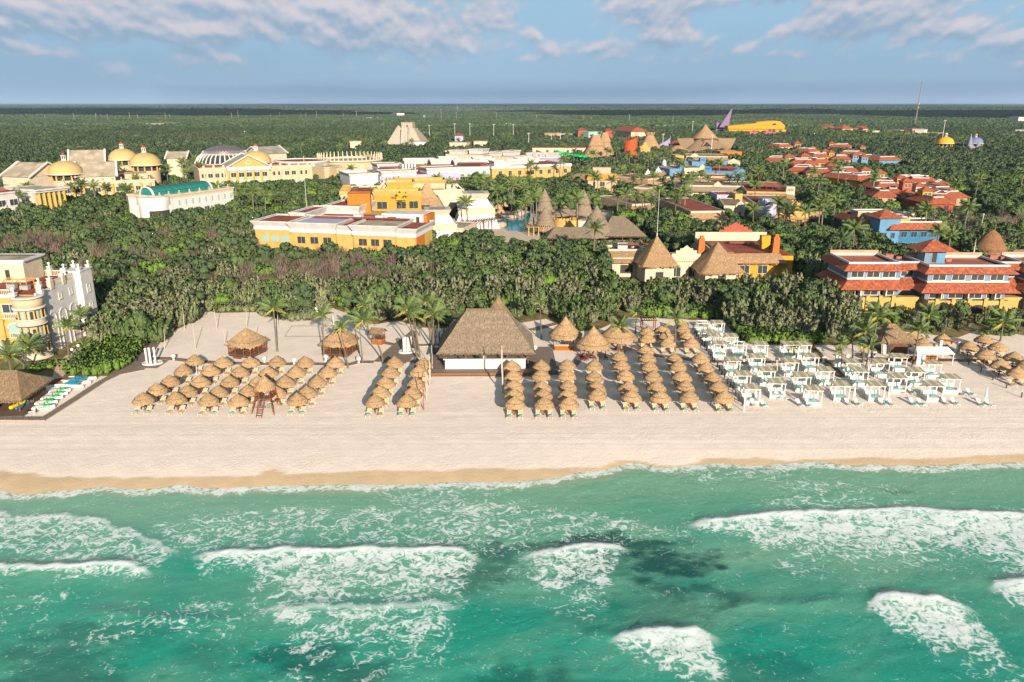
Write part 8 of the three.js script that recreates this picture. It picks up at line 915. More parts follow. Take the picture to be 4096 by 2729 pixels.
{ // blue chimney tower, yellow stepped facade, stepped white gables
const b = [91.7, -278.5], t = thing('pale_blue_tower', 'pale blue square tower with five dark slots', 'tower', b[0], 0, b[1] - 2.4, 0.05); reserve([[b[0] - 3, b[1] - 5], [b[0] + 3, b[1] - 5], [b[0] + 3, b[1] + 2], [b[0] - 3, b[1] + 2]]); part('body', [frustum(-2.9, 2.9, -2.4, 2.4, 0, 11.2, 0.35)], M.lilac, t); part('roof_deck', [box(0, 11.25, 0, 4.6, 0.1, 3.6)], M.blue, t); part('slot', [0, 1, 2, 3, 4].map(i => box(-1.1 + i * 0.55, 9.6, 2.28, 0.26, 1.1, 0.3)), M.dark, t);
const [y, L] = site('yellow_facade', 'yellow stepped gable facade with arched doors and palm shadows', 'house', [95.6, -278.8], [106.5, -279.9], 9); walls(y, 0, L, -9, 0, 0, 6.2, M.yellow); steppedGable(y, L * 0.12, L * 0.88, 0.3, 6.2, 4.2, M.yellow); thatchSkirt(y, -6, L + 8, -9, -1.2, 4, 6.4, 1.5, M.thatchTan, 121); pane(y, L * 0.32, 1, 0.32, 2.2, 2.8, 'z', M.dark, M.yellowDeep); pane(y, L * 0.7, 1, 0.32, 2.2, 2.8, 'z', M.dark, M.yellowDeep);
for (const [x, z, lab] of [[76.3, -443.9, 'white stepped gable ornament among the palms'], [85.0, -460.6, 'cream bell gable ornament among the palms']]) { const g = thing('stepped_ornament', lab, 'gable', x, 0, z); steppedGable(g, -2.6, 2.6, 0, 2, 6, M.white); part('base', [slab(-2.6, 2.6, 0, 2, -0.6, 0.6)], M.creamLight, g); reserve([[x - 3, z - 2], [x + 3, z - 2], [x + 3, z + 10], [x - 3, z + 10]]); }
const w = [97.0, -506.0], wp = thing('white_chimney', 'white pointed chimney at the end of the thatch lane', 'chimney', w[0], 0, w[1]); part('body', [frustum(-1.7, 1.7, -1.5, 1.5, 0, 8.5, 0.6)], M.lilac, wp); part('cap', [box(0, 8.9, 0, 1.2, 0.8, 1.2)], M.white, wp);
const ln = thing('thatch_lane_roof', 'long narrow thatched lane roof curving between houses', 'roof', 0, 0, 0); const lp = [[72.3, -420.1], [81.6, -446.3], [92.2, -479.1], [103.3, -516.9], [110.2, -540.1]], fs = []; lp.forEach((p, i) => { if (!i) return; const q = lp[i - 1]; fs.push(thatchFace([q[0] - 2.6, 3.6, q[1]], [p[0] - 2.6, 3.6, p[1]], [p[0], 5.6, p[1]], [q[0], 5.6, q[1]], 8, 2, 131), thatchFace([q[0] + 2.6, 3.6, q[1]], [p[0] + 2.6, 3.6, p[1]], [p[0], 5.6, p[1]], [q[0], 5.6, q[1]], 8, 2, 132)); reserve([[q[0] - 3, q[1]], [q[0] + 3, q[1]], [p[0] + 3, p[1]], [p[0] - 3, p[1]]], 0); }); part('thatch', fs.map(g => slope(g)), M.thatchTan, ln); part('post', lp.map(p => rod([p[0], 0, p[1]], [p[0], 5.4, p[1]], 0.2)), M.wood, ln);
const rt = [132.6, -207.7], rh = thing('shaggy_thatched_hut', 'brown shaggy two tier thatched hut above the tiled hotel', 'thatched hut', rt[0] - 1, 0, rt[1] - 4); reserve([[rt[0] - 9, rt[1] - 12], [rt[0] + 18, rt[1] - 12], [rt[0] + 18, rt[1] + 6], [rt[0] - 9, rt[1] + 6]], 0); part('lower_thatch', thatchCone([[3.2, 6.6], [4.2, 5], [6.6, 1.8]], 26, 141, { drop: 0.6 }), M.thatchBrown, rh); part('upper_thatch', thatchCone([[0.3, 10.8], [1.6, 9.8], [3.0, 7.8], [4.2, 5.8]], 26, 142, { drop: 0.7 }), thatch(0.46, 0.23, 0.10), rh); part('side_thatch', thatchHip(4, 18, -6, 5, 1.6, 5.2, 7, 15, 143), M.thatchGrey, rh);
}
// ---------------------------------------------------------------- far right domes, distant buildings, masts
dome('bright orange dome far right with a white lantern', [405.3, -740.6][0], [405.3, -740.6][1] - 8, 7.6, 7.5, mat(0.66, 0.30, 0.01), true, M.white, 'far_dome', 'far domes'); dome('slate blue dome far right with an orange capped lantern', [433.3, -740.6][0], [433.3, -740.6][1] - 8, 7.2, 7.5, wall(0.20, 0.25, 0.42), true, M.orange, 'far_dome', 'far domes');
for (const [x, z, h, lab] of [[405.6, -708.1, 17, 'tall grey pointed turret right of the orange dome'], [420.7, -721.1, 11, 'small grey pointed turret below the blue dome'], [408.5, -748.5, 12, 'grey pointed turret in front of the orange dome'], [421.2, -767.2, 7, 'low grey turret roof in front of the orange dome']]) { const t = thing('pointed_turret', lab, 'turret', x, 0, z, 0, 'grey pointed turrets'); reserve([[x - 4, z - 4], [x + 4, z - 4], [x + 4, z + 16], [x - 4, z + 16]]); part('wall', [lathe([[2.6, 0], [2.6, h * 0.3]], 12)], M.white, t); part('spire', [new THREE.ConeGeometry(3, h * 0.8, 10).translate(0, h * 0.68, 0)], wall(0.26, 0.28, 0.42), t); }
{ const [t, L] = site('brown_garden_wall', 'long low brown wall below the orange dome', 'wall', [378.9, -744.9], [400.2, -723.8], 5); walls(t, 0, L, -4, 0, 0, 4.4, M.pink); part('coping', [slab(-0.4, L + 0.4, 4.4, 5, -4.4, 0.4)], M.sandstone, t); const [w, K] = site('white_arcade', 'small white arcade left of the orange dome', 'arcade', [412.8, -779.6], [418.8, -779.6], 4); walls(w, 0, K, -4, 0, 3.2, 5.4, M.white); evenly(0, K, 6).forEach(x => part('column', [box(x, 1.6, 0, 0.6, 3.2, 0.6)], M.white, w)); }
const distant = [ // small far buildings: corners, depth, height, material, label
[[488.0, -1269.6], [499.0, -1260.7], 20, 7, M.tile, M.pink, 'far pink house group with red roofs, leftmost'], [[469.3, -1178.4], [476.4, -1159.5], 20, 8, M.tile, M.pink, 'far pink house with red roof beside the leftmost group'], [[504.6, -1186.1], [511.5, -1178.2], 18, 9, M.tile, M.pink, 'far pink house with a wide red hip roof'], [[492.8, -1129.0], [500.2, -1129.0], 14, 9, M.tile, M.pink, 'far pink house next to the flat cream block'], [[482.6, -1094.9], [504.0, -1101.4], 18, 7, M.roofTan, M.creamLight, 'far flat cream block among palms'], [[533.7, -1141.2], [543.3, -1123.4], 20, 7, M.roofTan, M.creamLight, 'far flat cream hall left of the mast'], [[549.7, -1134.9], [556.1, -1116.4], 20, 9, M.roofPink, M.pink, 'far pink hall at the foot of the mast'], [[527.3, -1051.1], [535.6, -1044.5], 20, 10, M.white, M.white, 'far white hall right of the mast'], [[541.0, -1069.6], [564.5, -1054.3], 16, 6, M.roofTan, M.pink, 'far long low pinkish row'], [[500.4, -1039.5], [512.9, -1033.6], 14, 6, M.roofTan, M.pink, 'far low tan row in front of the mast'], [[1014.4, -1616.2], [1027.5, -1616.2], 30, 16, M.white, M.white, 'far white warehouse at the right edge'], [[612.8, -1025.0], [618.2, -997.3], 40, 5, M.roofGrey, M.grey, 'far grey shed roof near the right edge'], [[693.2, -1106.1], [700.7, -1099.4], 20, 8, M.white, M.white, 'far white block near the right edge'],
[[40.2, -985.1], [52.8, -979.7], 20, 8, M.roofTan, M.pink, 'far pale pink block left of the red hipped tower'], [[54.7, -985.1], [69.4, -979.7], 16, 7, M.white, M.pink, 'far white and pink block behind palms'], [[77.8, -946.0], [87.6, -946.0], 18, 13, M.tile, M.redSoft, 'far red tower house with a hip roof, left one'], [[89.1, -933.2], [111.0, -946.2], 24, 11, M.mint, M.mint, 'far pale green arched hall'], [[108.4, -931.5], [116.7, -931.5], 18, 13, M.tile, M.redSoft, 'far red tower house with a hip roof, right one'], [[125.9, -1005.1], [140.3, -946.1], 22, 11, M.tile, M.creamLight, 'far cream row with a bright red roof'], [[17.6, -701.8], [71.6, -701.8], 12, 6, M.roofRed, M.creamLight, 'long cream gallery with a dark red roof behind the water slide'],
[[-54.7, -651.6], [-52.9, -651.6], 8, 6, M.white, M.lilac, 'tiny pale house right of the pyramid'], [[-60.7, -776.2], [-43.9, -772.9], 14, 7, M.roofTan, M.creamLight, 'cream low block right of the pyramid, left one'], [[-38.2, -796.5], [-24.7, -796.5], 14, 7, M.roofTan, M.creamLight, 'cream low block right of the pyramid, right one'], [[-61.6, -862.3], [-52.6, -862.3], 14, 10, M.tile, M.lilac, 'pale house with a bright red roof behind the pyramid'], [[40.1, -985.1], [53.5, -985.1], 16, 8, M.pink, M.pink, 'pale pink flat block behind the light posts'], [[-151.7, -748.4], [-140.6, -748.4], 14, 9, M.creamLight, M.creamLight, 'sand coloured block behind the arena palms'],
[[-299.7, -1810.5], [-282.0, -1810.5], 24, 6, M.creamLight, M.creamLight, 'far cream shed in the forest left of the pyramid tip'], [[-337.6, -1962.9], [-327.1, -1983.8], 20, 9, M.white, M.white, 'far white block in the forest left of the pyramid tip'], [[-363.0, -2436.5], [-336.2, -2359.7], 22, 14, M.white, M.white, 'far white tower block in the forest'], [[-224.2, -2037.9], [-218.7, -2037.9], 14, 14, M.blue, M.blue, 'far pale blue tank house in the forest'], [[-183.8, -1710.7], [-177.3, -1710.7], 14, 7, M.white, M.white, 'far tiny white hut along the road, left'], [[-116.0, -1621.4], [-100.1, -1621.4], 14, 7, M.white, M.creamLight, 'far tiny white hut along the road, right'], [[-5.3, -1473.6], [10.8, -1473.6], 12, 7, M.yellowDeep, M.yellowDeep, 'far yellow bus shelter on the road'], [[-17.8, -1390.9], [-10.3, -1390.9], 12, 6, M.white, M.white, 'far white van shed on the road'],
[[-622.9, -1417.4], [-595.5, -1473.6], 40, 8, M.creamLight, M.creamLight, 'long cream warehouse in the forest on the left'], [[-544.6, -1672.3], [-543.0, -1710.7], 14, 7, M.roofPink, M.creamLight, 'far small shop with a red sign in the forest'], [[-352.7, -1672.3], [-343.6, -1695.2], 14, 7, M.red, M.red, 'far red roadside shelter in the forest'], [[-324.5, -1635.6], [-304.5, -1672.3], 16, 7, M.white, M.creamLight, 'far white roadside row in the forest'],
];
for (const [a, b, d, h, roof, m, lab] of distant) { const [t, L] = site('distant_building', lab, 'building', a, b, d, 'distant buildings in the forest', 2.5); reserve([[a[0] - 2, a[1] + 10 + L * 0.4], [b[0] + 2, b[1] + 10 + L * 0.4], [b[0], b[1]], [a[0], a[1]]], 1); walls(t, 0, L, -d, 0, 0, h, m); if (roof === M.tile) part('hip_roof', [hip(-1, L + 1, -d - 1, 1, h, h + Math.min(L, d) * 0.25, Math.min(L, d) * 0.45)], M.tile, t); else { part('roof_deck', [slab(-0.3, L + 0.3, h, h + 0.4, -d - 0.3, 0.3)], roof, t); } const n = clamp(Math.round(L / 8), 1, 6); evenly(0, L, n).forEach(x => part('window', [slab(x - 1, x + 1, h * 0.4, h * 0.4 + 1.6, 0, 0.1)], M.glass, t)); }
{ // tall lattice mast, power pylons, street light poles
const b = [701.2, -1401.1], h = 78, t = thing('lattice_mast', 'very tall thin lattice radio mast at the right horizon', 'mast', b[0], 0, b[1]); const o = []; for (const [x, z] of [[0.9, 0], [-0.5, 0.8], [-0.5, -0.8]]) o.push(rod([x, 0, z], [x * 0.5 + 1.5, h, z * 0.5], 0.3, 0.22, 4)); part('legs', o, M.mastRed || (M.mastRed = mat(0.32, 0.22, 0.19)), t); const s = []; for (let i = 0; i < 26; i++) s.push(rod([0.9, i * 3, 0], [-0.4, i * 3 + 3, 0.8], 0.12, 0.12, 3), rod([-0.5, i * 3, -0.8], [0.9, i * 3 + 3, 0], 0.12, 0.12, 3)); part('bracing', s, M.mastRed, t); part('dish', [ball(1.2, 42, 0.6, 1.1), ball(1.3, 36, 0.6, 0.9)], M.white, t);
const pylon = (x, z, hh, lab) => { const p = thing('power_pylon', lab, 'pylon', x, 0, z, 0, 'power pylons'); part('tower', [rod([-1.6, 0, 0], [0, hh, 0], 0.4, 0.3, 4), rod([1.6, 0, 0], [0, hh, 0], 0.4, 0.3, 4)], M.mastRed, p); part('crossarm', [bar([-4, hh * 0.75, 0], [4, hh * 0.75, 0], 0.4), bar([-3, hh * 0.88, 0], [3, hh * 0.88, 0], 0.4)], M.mastRed, p); };
pylon(-219.9, -3283.0, 32, 'reddish power pylon above the forest right of the pyramid'); pylon(-233.8, -5361.9, 52, 'more distant power pylon above the forest');
const poleSpots = [[-939.6, -1731.2, 22], [-942.5, -1829.2, 21], [-867.5, -1731.2, 20], [-881.3, -1861.7, 21], [-848.2, -1829.2, 18], [-810.0, -1886.7, 21], [-818.0, -1930.1, 17], [-1126.5, -1948.0, 15], [-670.4, -1930.1, 20], [-654.2, -1930.1, 26], [-635.3, -2125.1, 16], [-636.9, -2214.6, 18], [-541.6, -2072.8, 18], [-520.9, -2042.6, 19], [-494.2, -2042.6, 24], [-433.0, -2072.8, 18], [-393.2, -2042.6, 24], [-393.0, -2042.6, 22], [-283.2, -2022.9, 22], [-270.7, -2022.9, 16], [-163.2, -1861.7, 30], [-130.3, -1886.7, 22], [-38.1, -1948.0, 20], [59.4, -1948.0, 16], [58.5, -1912.5, 15], [148.1, -1682.6, 18], [167.8, -1710.0, 14], [228.2, -1569.2, 22], [313.0, -1569.2, 16], [611.9, -1501.7, 16], [612.3, -1501.7, 16]];
poleSpots.forEach(([x, z, hh], i) => { const p = thing('road_light', 'thin grey light pole along the forest road', 'light pole', x, 0, z, 0, 'light poles along the forest road'); part('pole', [rod([0, 0, 0], [0, hh, 0], 0.42, 0.3, 5)], M.concrete, p); part('head', [box(0, hh, 0, 2.6, 0.4, 0.5)], M.grey, p); });
[[-68.2, -956.7, 20], [-50.1, -956.7, 20], [-21.8, -956.7, 19], [1.5, -956.7, 19], [16.5, -791.7, 15], [41.7, -848.7, 12], [51.8, -857.6, 12], [-98.5, -956.7, 18], [149.3, -791.7, 14], [177.4, -709.7, 16], [456.0, -848.7, 26], [242.9, -1081.3, 20]].forEach(([x, z, hh], i) => { const p = thing('floodlight_mast', `tall floodlight mast in the resort, ${['behind the pyramid foot', 'between palms right of the pyramid', 'third right of the pyramid', 'fourth right of the pyramid', 'before the rear white house', 'left of the palm grove', 'in the palm grove', 'next to the pyramid', 'before the lilac wall', 'in front of the theatre', 'by the orange dome', 'left of the theatre cap'][i]}`, 'light mast', x, 0, z, 0, 'floodlight masts'); part('pole', [rod([0, 0, 0], [0, hh, 0], 0.28, 0.18, 6)], M.plastic, p); part('lamps', [box(0, hh, 0, 2.6, 0.9, 0.6)], M.grey, p); });
const lv = [156.3, -258.1], k = thing('garden_light', 'white garden light pole in the trees at the right', 'light pole', lv[0], 0, lv[1]); part('pole', [rod([0, 0, 0], [0, 8.5, 0], 0.09)], M.plastic, k); part('lamp', [ball(0, 8.6, 0, 0.28)], M.white, k);
}
// ---------------------------------------------------------------- palms of the resort
{
const kinds = [0, 1, 2, 3].map(k => { const g = new THREE.Group(); g.name = 'garden_palm'; const h = [8.2, 9.2, 7.4, 10][k], royal = k % 2; part('trunk', trunkGeo(0, h, 0.3 * (k - 1.5), 0.4, 0.24, 0.15), royal ? royalTrunk : palmTrunk, g); if (royal) part('crown_shaft', [lathe([[0.16, h - 1.6], [0.2, h - 0.6], [0.12, h + 0.2]], 7, 0.3 * (k - 1.5))], mat(0.16, 0.2, 0.05), g); const c = mergeGeometries(palmKinds[k].map(f => f.g), false); const m = part('crown', c, frondM[k === 2 ? 2 : 0], g); m.position.set(0.3 * (k - 1.5), h, 0); m.scale.setScalar(1.12); return [g, h]; });
const at = [ // crown centres on the ground plan, with crown height
['by the white wing and gabled halls', [[-265.2, -489.1], [-219.0, -398.1], [-192.2, -350.2], [-199.7, -324.5], [-191.5, -341.4], [-174.2, -327.7], [-202.2, -379.3], [-203.7, -393.2], [-183.2, -354.1], [-199.1, -398.1], [-185.7, -379.3], [-189.8, -393.2], [-175.1, -366.2], [-187.3, -366.2], [-172.0, -346.4], [-157.2, -319.7], [-188.9, -300.5], [-193.9, -306.2]]],
['between the domes and the glass vault', [[-205.3, -454.1], [-192.4, -435.8], [-206.6, -481.1], [-180.5, -413.4], [-178.5, -429.9], [-185.3, -460.6], [-165.6, -418.8], [-168.5, -409.4], [-185.7, -414.6], [-204.4, -528.0], [-197.2, -519.6], [-181.8, -503.5], [-183.4, -454.1], [-168.9, -424.3], [-176.8, -424.3], [-187.0, -454.1]]],
['in front of the long yellow palace', [[-132.4, -413.6], [-126.7, -456.8], [-121.3, -325.2], [-115.9, -328.5], [-109.3, -315.1], [-97.1, -292.4], [-97.2, -297.7], [-92.5, -292.4], [-93.7, -309.1], [-93.1, -315.1], [-161.7, -612.1], [-166.7, -600.9]]],
['around the arena and the pyramid', [[-93.5, -503.5], [-86.3, -481.1], [-84.3, -488.3], [-180.8, -722.6], [-178.8, -730.8], [-184.6, -706.6], [-137.1, -636.2], [-142.8, -691.3], [-137.1, -739.3], [-128.5, -722.6], [-95.3, -691.3], [-92.8, -706.6], [-90.9, -722.6], [-82.6, -960.2], [-74.1, -932.4], [-27.2, -835.6], [-81.1, -835.6], [-53.7, -794.2], [-43.9, -775.0], [-10.4, -881.4], [-4.4, -835.6], [-137.5, -739.3], [-117.5, -706.6], [-110.5, -691.3]]],
['beside the yellow and white houses', [[-84.2, -413.4], [-62.5, -329.3], [-54.7, -309.5], [-55.7, -274.9], [-59.7, -273.2], [-53.3, -273.8], [-52.7, -327.3], [-49.8, -339.5], [-40.0, -309.3], [-32.0, -339.0], [-26.7, -333.7], [-15.6, -274.9], [-41.9, -290.0]]],
['in the grove left of the inland pool', [[5.8, -339.7], [-0.3, -319.7], [-13.1, -346.9], [-10.2, -343.2], [-5.5, -313.2], [-10.3, -319.2], [12.6, -356.3], [9.7, -343.2], [-14.0, -314.7], [-1.8, -337.9], [2.5, -364.2], [8.0, -372.4]]],
['at the inland pool', [[5.1, -279.9], [8.1, -286.8], [7.1, -299.1], [9.4, -297.8], [23.0, -273.2], [23.8, -223.9], [40.7, -300.4], [47.8, -300.5], [43.7, -297.8]]],
['around the orange temple', [[24.4, -460.6], [29.3, -457.5], [39.1, -370.3], [46.2, -366.2], [55.0, -397.1], [59.7, -390.1], [64.5, -390.1], [34.9, -377.8], [39.9, -366.1], [50.6, -499.6], [10.3, -448.2], [13.6, -442.2], [67.4, -374.6], [69.1, -362.2], [64.4, -418.8], [68.9, -429.9]]],
['around the theatre quarter', [[73.2, -617.7], [76.9, -589.1], [69.2, -564.6], [84.0, -575.8], [93.1, -589.1], [76.5, -517.1], [80.1, -919.1], [88.7, -893.6], [114.3, -580.7], [90.4, -536.7], [89.3, -503.5], [115.3, -606.9], [88.8, -545.7], [83.5, -488.3], [100.3, -545.7], [47.2, -606.5], [41.1, -635.6], [66.9, -775.0], [91.2, -835.6], [110.6, -881.4], [111.2, -814.4], [56.0, -814.4]]],
['between the village houses', [[75.9, -342.7], [82.0, -360.1], [88.3, -413.4], [66.2, -299.1], [60.8, -290.8], [57.5, -304.8], [50.9, -299.1], [51.8, -291.0], [114.5, -437.4], [95.3, -381.5], [106.4, -372.6], [105.5, -381.5], [115.3, -386.1], [137.8, -438.7], [144.6, -438.7], [148.5, -432.8], [123.7, -395.6], [76.4, -352.1], [80.4, -377.0], [103.8, -334.2], [81.9, -263.4], [93.0, -265.9], [98.3, -260.1], [92.5, -269.0], [92.2, -399.5], [94.6, -394.8], [152.6, -454.1], [144.6, -447.8]]],
['right of the village among dark trees', [[103.3, -261.3], [110.3, -267.7], [162.2, -354.4], [179.1, -438.7], [166.1, -362.2], [231.0, -387.8], [239.0, -370.3], [129.7, -243.6], [145.3, -249.5], [144.0, -378.5], [142.1, -382.8], [130.8, -336.8], [165.7, -400.9], [164.2, -280.6], [209.2, -354.6], [104.7, -262.4], [113.3, -205.0], [117.5, -206.7], [89.9, -211.1], [96.1, -216.4]]],
];
const r = rand(555);
at.push(['in the long palm row before the far houses', [[236.2, -932.4], [229.2, -881.4], [254.1, -946.1], [252.9, -919.1], [262.6, -932.4], [276.8, -946.1], [271.2, -906.2], [287.1, -932.4], [297.4, -946.1], [312.7, -974.8], [304.4, -932.4], [320.7, -960.2], [354.1, -1037.4], [343.4, -989.7], [354.2, -1005.1], [365.3, -1021.0], [359.6, -989.7], [376.4, -1021.0], [364.9, -974.8], [381.6, -1005.1], [366.8, -954.5], [384.4, -989.7], [369.6, -937.9], [371.6, -932.4], [381.1, -946.1], [368.1, -901.1], [380.4, -919.1], [374.9, -893.6], [387.2, -911.3], [379.4, -881.4], [392.7, -901.1], [386.9, -876.6], [396.0, -886.2], [390.2, -862.5], [410.2, -893.6], [410.5, -881.4], [422.0, -893.6], [418.8, -876.6], [415.6, -857.9], [419.9, -853.3], [433.5, -869.5], [427.8, -846.6], [438.6, -853.3], [429.5, -824.8], [441.5, -835.6], [415.8, -775.0], [431.9, -775.0], [417.1, -739.3], [442.2, -739.3], [438.7, -722.6], [331.0, -838.3], [330.9, -817.6], [344.7, -838.3], [336.1, -797.8], [350.6, -817.6], [350.1, -797.8], [359.6, -807.6], [380.3, -817.6], [387.5, -817.6], [388.7, -797.8]]]);
for (const [w, list] of at) list.sort((a, b) => a[0] / -a[1] - b[0] / -b[1]).forEach(([x, z], i) => { const [g, h] = kinds[Math.floor(r() * 4)], s = 1.0 + r() * 0.32; tag(copy(g, '', x, 0, z, (r() - 0.5) * 0.8, s), list.length > 28 ? `tall palm ${w}` : `tall garden palm ${w}, ${ordinal[i]} from the left`, 'palm', `garden palms ${w}`); reserve([[x - 1.2, z - 1.2], [x + 1.2, z - 1.2], [x + 1.2, z + 1.2], [x - 1.2, z + 1.2]], 0); });
}


// ================================================================ trees and scrub
const leafTone = (r, g, b) => mat(r, g, b, { vertexColors: true, roughness: 0.8 });
// leaves: each tuft a bent pair of small faces; normals lean outwards from the crown so that clumps round off in the light
function Foliage() { this.p = []; this.n = []; this.c = []; }
Foliage.prototype.tri = function (a, b, c, n, t) { const u = [b[0] - a[0], b[1] - a[1], b[2] - a[2]], v = [c[0] - a[0], c[1] - a[1], c[2] - a[2]]; if ((u[1] * v[2] - u[2] * v[1]) * n[0] + (u[2] * v[0] - u[0] * v[2]) * n[1] + (u[0] * v[1] - u[1] * v[0]) * n[2] < 0) [b, c] = [c, b]; this.p.push(...a, ...b, ...c); for (let i = 0; i < 3; i++) { this.n.push(n[0], n[1], n[2]); this.c.push(t[0], t[1], t[2]); } };
Foliage.prototype.tuft = function (x, y, z, out, s, r, up = 0, tone = [1, 1, 1]) {
const a = r() * 6.283, e = (r() - 0.3) * 2.2, v = 0.72 + 0.56 * r(), t = [tone[0] * v * (0.9 + 0.2 * r()), tone[1] * v, tone[2] * v * (0.85 + 0.3 * r())];
let d = [Math.cos(a) * Math.cos(e), Math.sin(e) + up, Math.sin(a) * Math.cos(e)]; const L = Math.hypot(...d); d = d.map(q => q / L);
const b = r() * 6.283, q = [Math.cos(b), (r() - 0.5) * 0.8, Math.sin(b)], w = [d[1] * q[2] - d[2] * q[1], d[2] * q[0] - d[0] * q[2], d[0] * q[1] - d[1] * q[0]], wl = Math.hypot(...w) || 1, ws = s * (up ? 0.28 : 0.5) / wl;
const n = [out[0] * 0.8 + (r() - 0.5) * 0.75, out[1] * 0.8 + (r() - 0.5) * 0.75 + 0.2, out[2] * 0.8 + (r() - 0.5) * 0.75], nl = Math.hypot(...n), nn = n.map(k => k / nl);
const A = [x - d[0] * s * 0.5, y - d[1] * s * 0.5, z - d[2] * s * 0.5], B = [x + d[0] * s * 0.5, y + d[1] * s * 0.5, z + d[2] * s * 0.5], C = [x + w[0] * ws, y + w[1] * ws, z + w[2] * ws], D = [x - w[0] * ws, y - w[1] * ws, z - w[2] * ws];
this.tri(A, C, B, nn, t); this.tri(A, B, D, nn, t);
};
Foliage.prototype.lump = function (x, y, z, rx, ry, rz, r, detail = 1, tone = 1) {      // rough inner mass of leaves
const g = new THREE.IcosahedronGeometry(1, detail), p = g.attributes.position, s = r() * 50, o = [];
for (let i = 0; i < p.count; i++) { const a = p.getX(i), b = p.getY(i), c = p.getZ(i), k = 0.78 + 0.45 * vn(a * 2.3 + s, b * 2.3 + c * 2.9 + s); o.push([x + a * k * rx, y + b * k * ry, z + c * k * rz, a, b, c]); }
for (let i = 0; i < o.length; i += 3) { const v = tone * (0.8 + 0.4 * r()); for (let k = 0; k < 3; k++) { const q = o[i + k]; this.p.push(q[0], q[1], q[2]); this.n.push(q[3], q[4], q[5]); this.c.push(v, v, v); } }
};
Foliage.prototype.geo = function () { const g = new THREE.BufferGeometry(); g.setAttribute('position', new THREE.Float32BufferAttribute(this.p, 3)); g.setAttribute('normal', new THREE.Float32BufferAttribute(this.n, 3)); g.setAttribute('color', new THREE.Float32BufferAttribute(this.c, 3)); g.setAttribute('uv', new THREE.Float32BufferAttribute(new Float32Array(this.p.length / 3 * 2), 2)); return g; };
const sph = r => { const z = r() * 2 - 1, a = r() * 6.283, q = Math.sqrt(1 - z * z); return [q * Math.cos(a), z, q * Math.sin(a)]; };
function broadCrown(seed, n, tufts, size, H = 5.5, R = 2.3, spread = 1) {
const r = rand(seed), f = new Foliage();
for (let k = 0; k < n; k++) {
const a = k * 2.4 + r(), q = Math.sqrt((k + 0.3) / n) * R * 0.72 * spread, x = Math.cos(a) * q, z = Math.sin(a) * q, br = R * (0.36 + 0.2 * r()), y = H - br - q * q / (R * 1.6) * (0.5 + r() * 0.5) - r() * 0.7;
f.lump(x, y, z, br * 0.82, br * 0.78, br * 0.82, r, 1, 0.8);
for (let i = 0; i < tufts; i++) { const d = sph(r); if (d[1] < -0.55) continue; const k2 = 0.82 + 0.28 * r(); f.tuft(x + d[0] * br * k2, y + d[1] * br * k2 * 0.95, z + d[2] * br * k2, d, size * (0.7 + 0.7 * r()), r); }
}
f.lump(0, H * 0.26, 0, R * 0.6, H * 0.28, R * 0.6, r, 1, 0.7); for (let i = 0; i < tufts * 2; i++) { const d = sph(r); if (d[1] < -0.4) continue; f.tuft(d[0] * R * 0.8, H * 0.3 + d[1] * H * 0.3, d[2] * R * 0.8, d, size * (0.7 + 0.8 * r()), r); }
return f.geo();
}
function plumeCrown(seed, n, tufts, size, H = 5.5, R = 1.9) {      // upright feathery plumes
const r = rand(seed), f = new Foliage();
for (let k = 0; k < n; k++) {
const a = k * 2.4 + r(), q = Math.sqrt((k + 0.2) / n) * R, bx = Math.cos(a) * q * 0.45, bz = Math.sin(a) * q * 0.45, tx = Math.cos(a) * q * 1.15, tz = Math.sin(a) * q * 1.15, h = H * (0.72 + 0.3 * r()) - q * 0.5, y0 = 0.4 + r() * 1.0, wd = 0.46 + 0.26 * r();
f.lump(mix(bx, tx, 0.5), mix(y0, h, 0.42), mix(bz, tz, 0.5), wd * 0.6, (h - y0) * 0.36, wd * 0.6, r, 1, 0.85);
for (let i = 0; i < tufts; i++) { const t = 0.12 + 0.9 * Math.sqrt(r()), d = sph(r), w = wd * (1.35 - 0.85 * t) * (0.6 + 0.6 * r()); f.tuft(mix(bx, tx, t) + d[0] * w, mix(y0, h, t) + d[1] * 0.2, mix(bz, tz, t) + d[2] * w, [d[0], 0.5 + d[1] * 0.5, d[2]], size * (0.7 + 0.8 * r()), r, 1.1); }
}
f.lump(0, H * 0.22, 0, R * 0.7, H * 0.2, R * 0.7, r, 1, 0.7); for (let i = 0; i < 150; i++) { const d = sph(r); if (d[1] < -0.3) continue; f.tuft(d[0] * R * 0.85, H * 0.24 + d[1] * H * 0.22, d[2] * R * 0.85, d, size * (0.8 + 0.8 * r()), r, 0.6); }
return f.geo();
}
function twigCrown(seed, n, H = 4.6, R = 1.7) {                    // leafless grey-brown shrub
const r = rand(seed), f = new Foliage();
for (let k = 0; k < n; k++) { const a = r() * 6.283, q = Math.sqrt(r()) * R, h = H * (0.6 + 0.45 * r()), x0 = Math.cos(a) * q * 0.25, z0 = Math.sin(a) * q * 0.25, x1 = Math.cos(a) * q, z1 = Math.sin(a) * q, w = 0.035, out = [Math.cos(a), 0.4, Math.sin(a)], v = 0.7 + 0.6 * r(), t = [v, v, v];
f.tri([x0 - w, 0, z0], [x0 + w, 0, z0], [x1, h, z1], out, t); f.tri([x0, 0, z0 - w], [x0, 0, z0 + w], [x1, h, z1], out, t);
for (let i = 0; i < 7; i++) { const s = 0.4 + 0.6 * r(), d = sph(r), l = 0.55 + 0.5 * r(), X = mix(x0, x1, s), Y = h * s, Z = mix(z0, z1, s); const v2 = 0.7 + 0.6 * r(); f.tri([X - 0.03, Y, Z], [X + 0.03, Y, Z + 0.03], [X + d[0] * l * 0.7, Y + (0.4 + Math.abs(d[1])) * l, Z + d[2] * l * 0.7], [d[0], 0.5, d[2]], [v2, v2, v2]); } }
return f.geo();
}
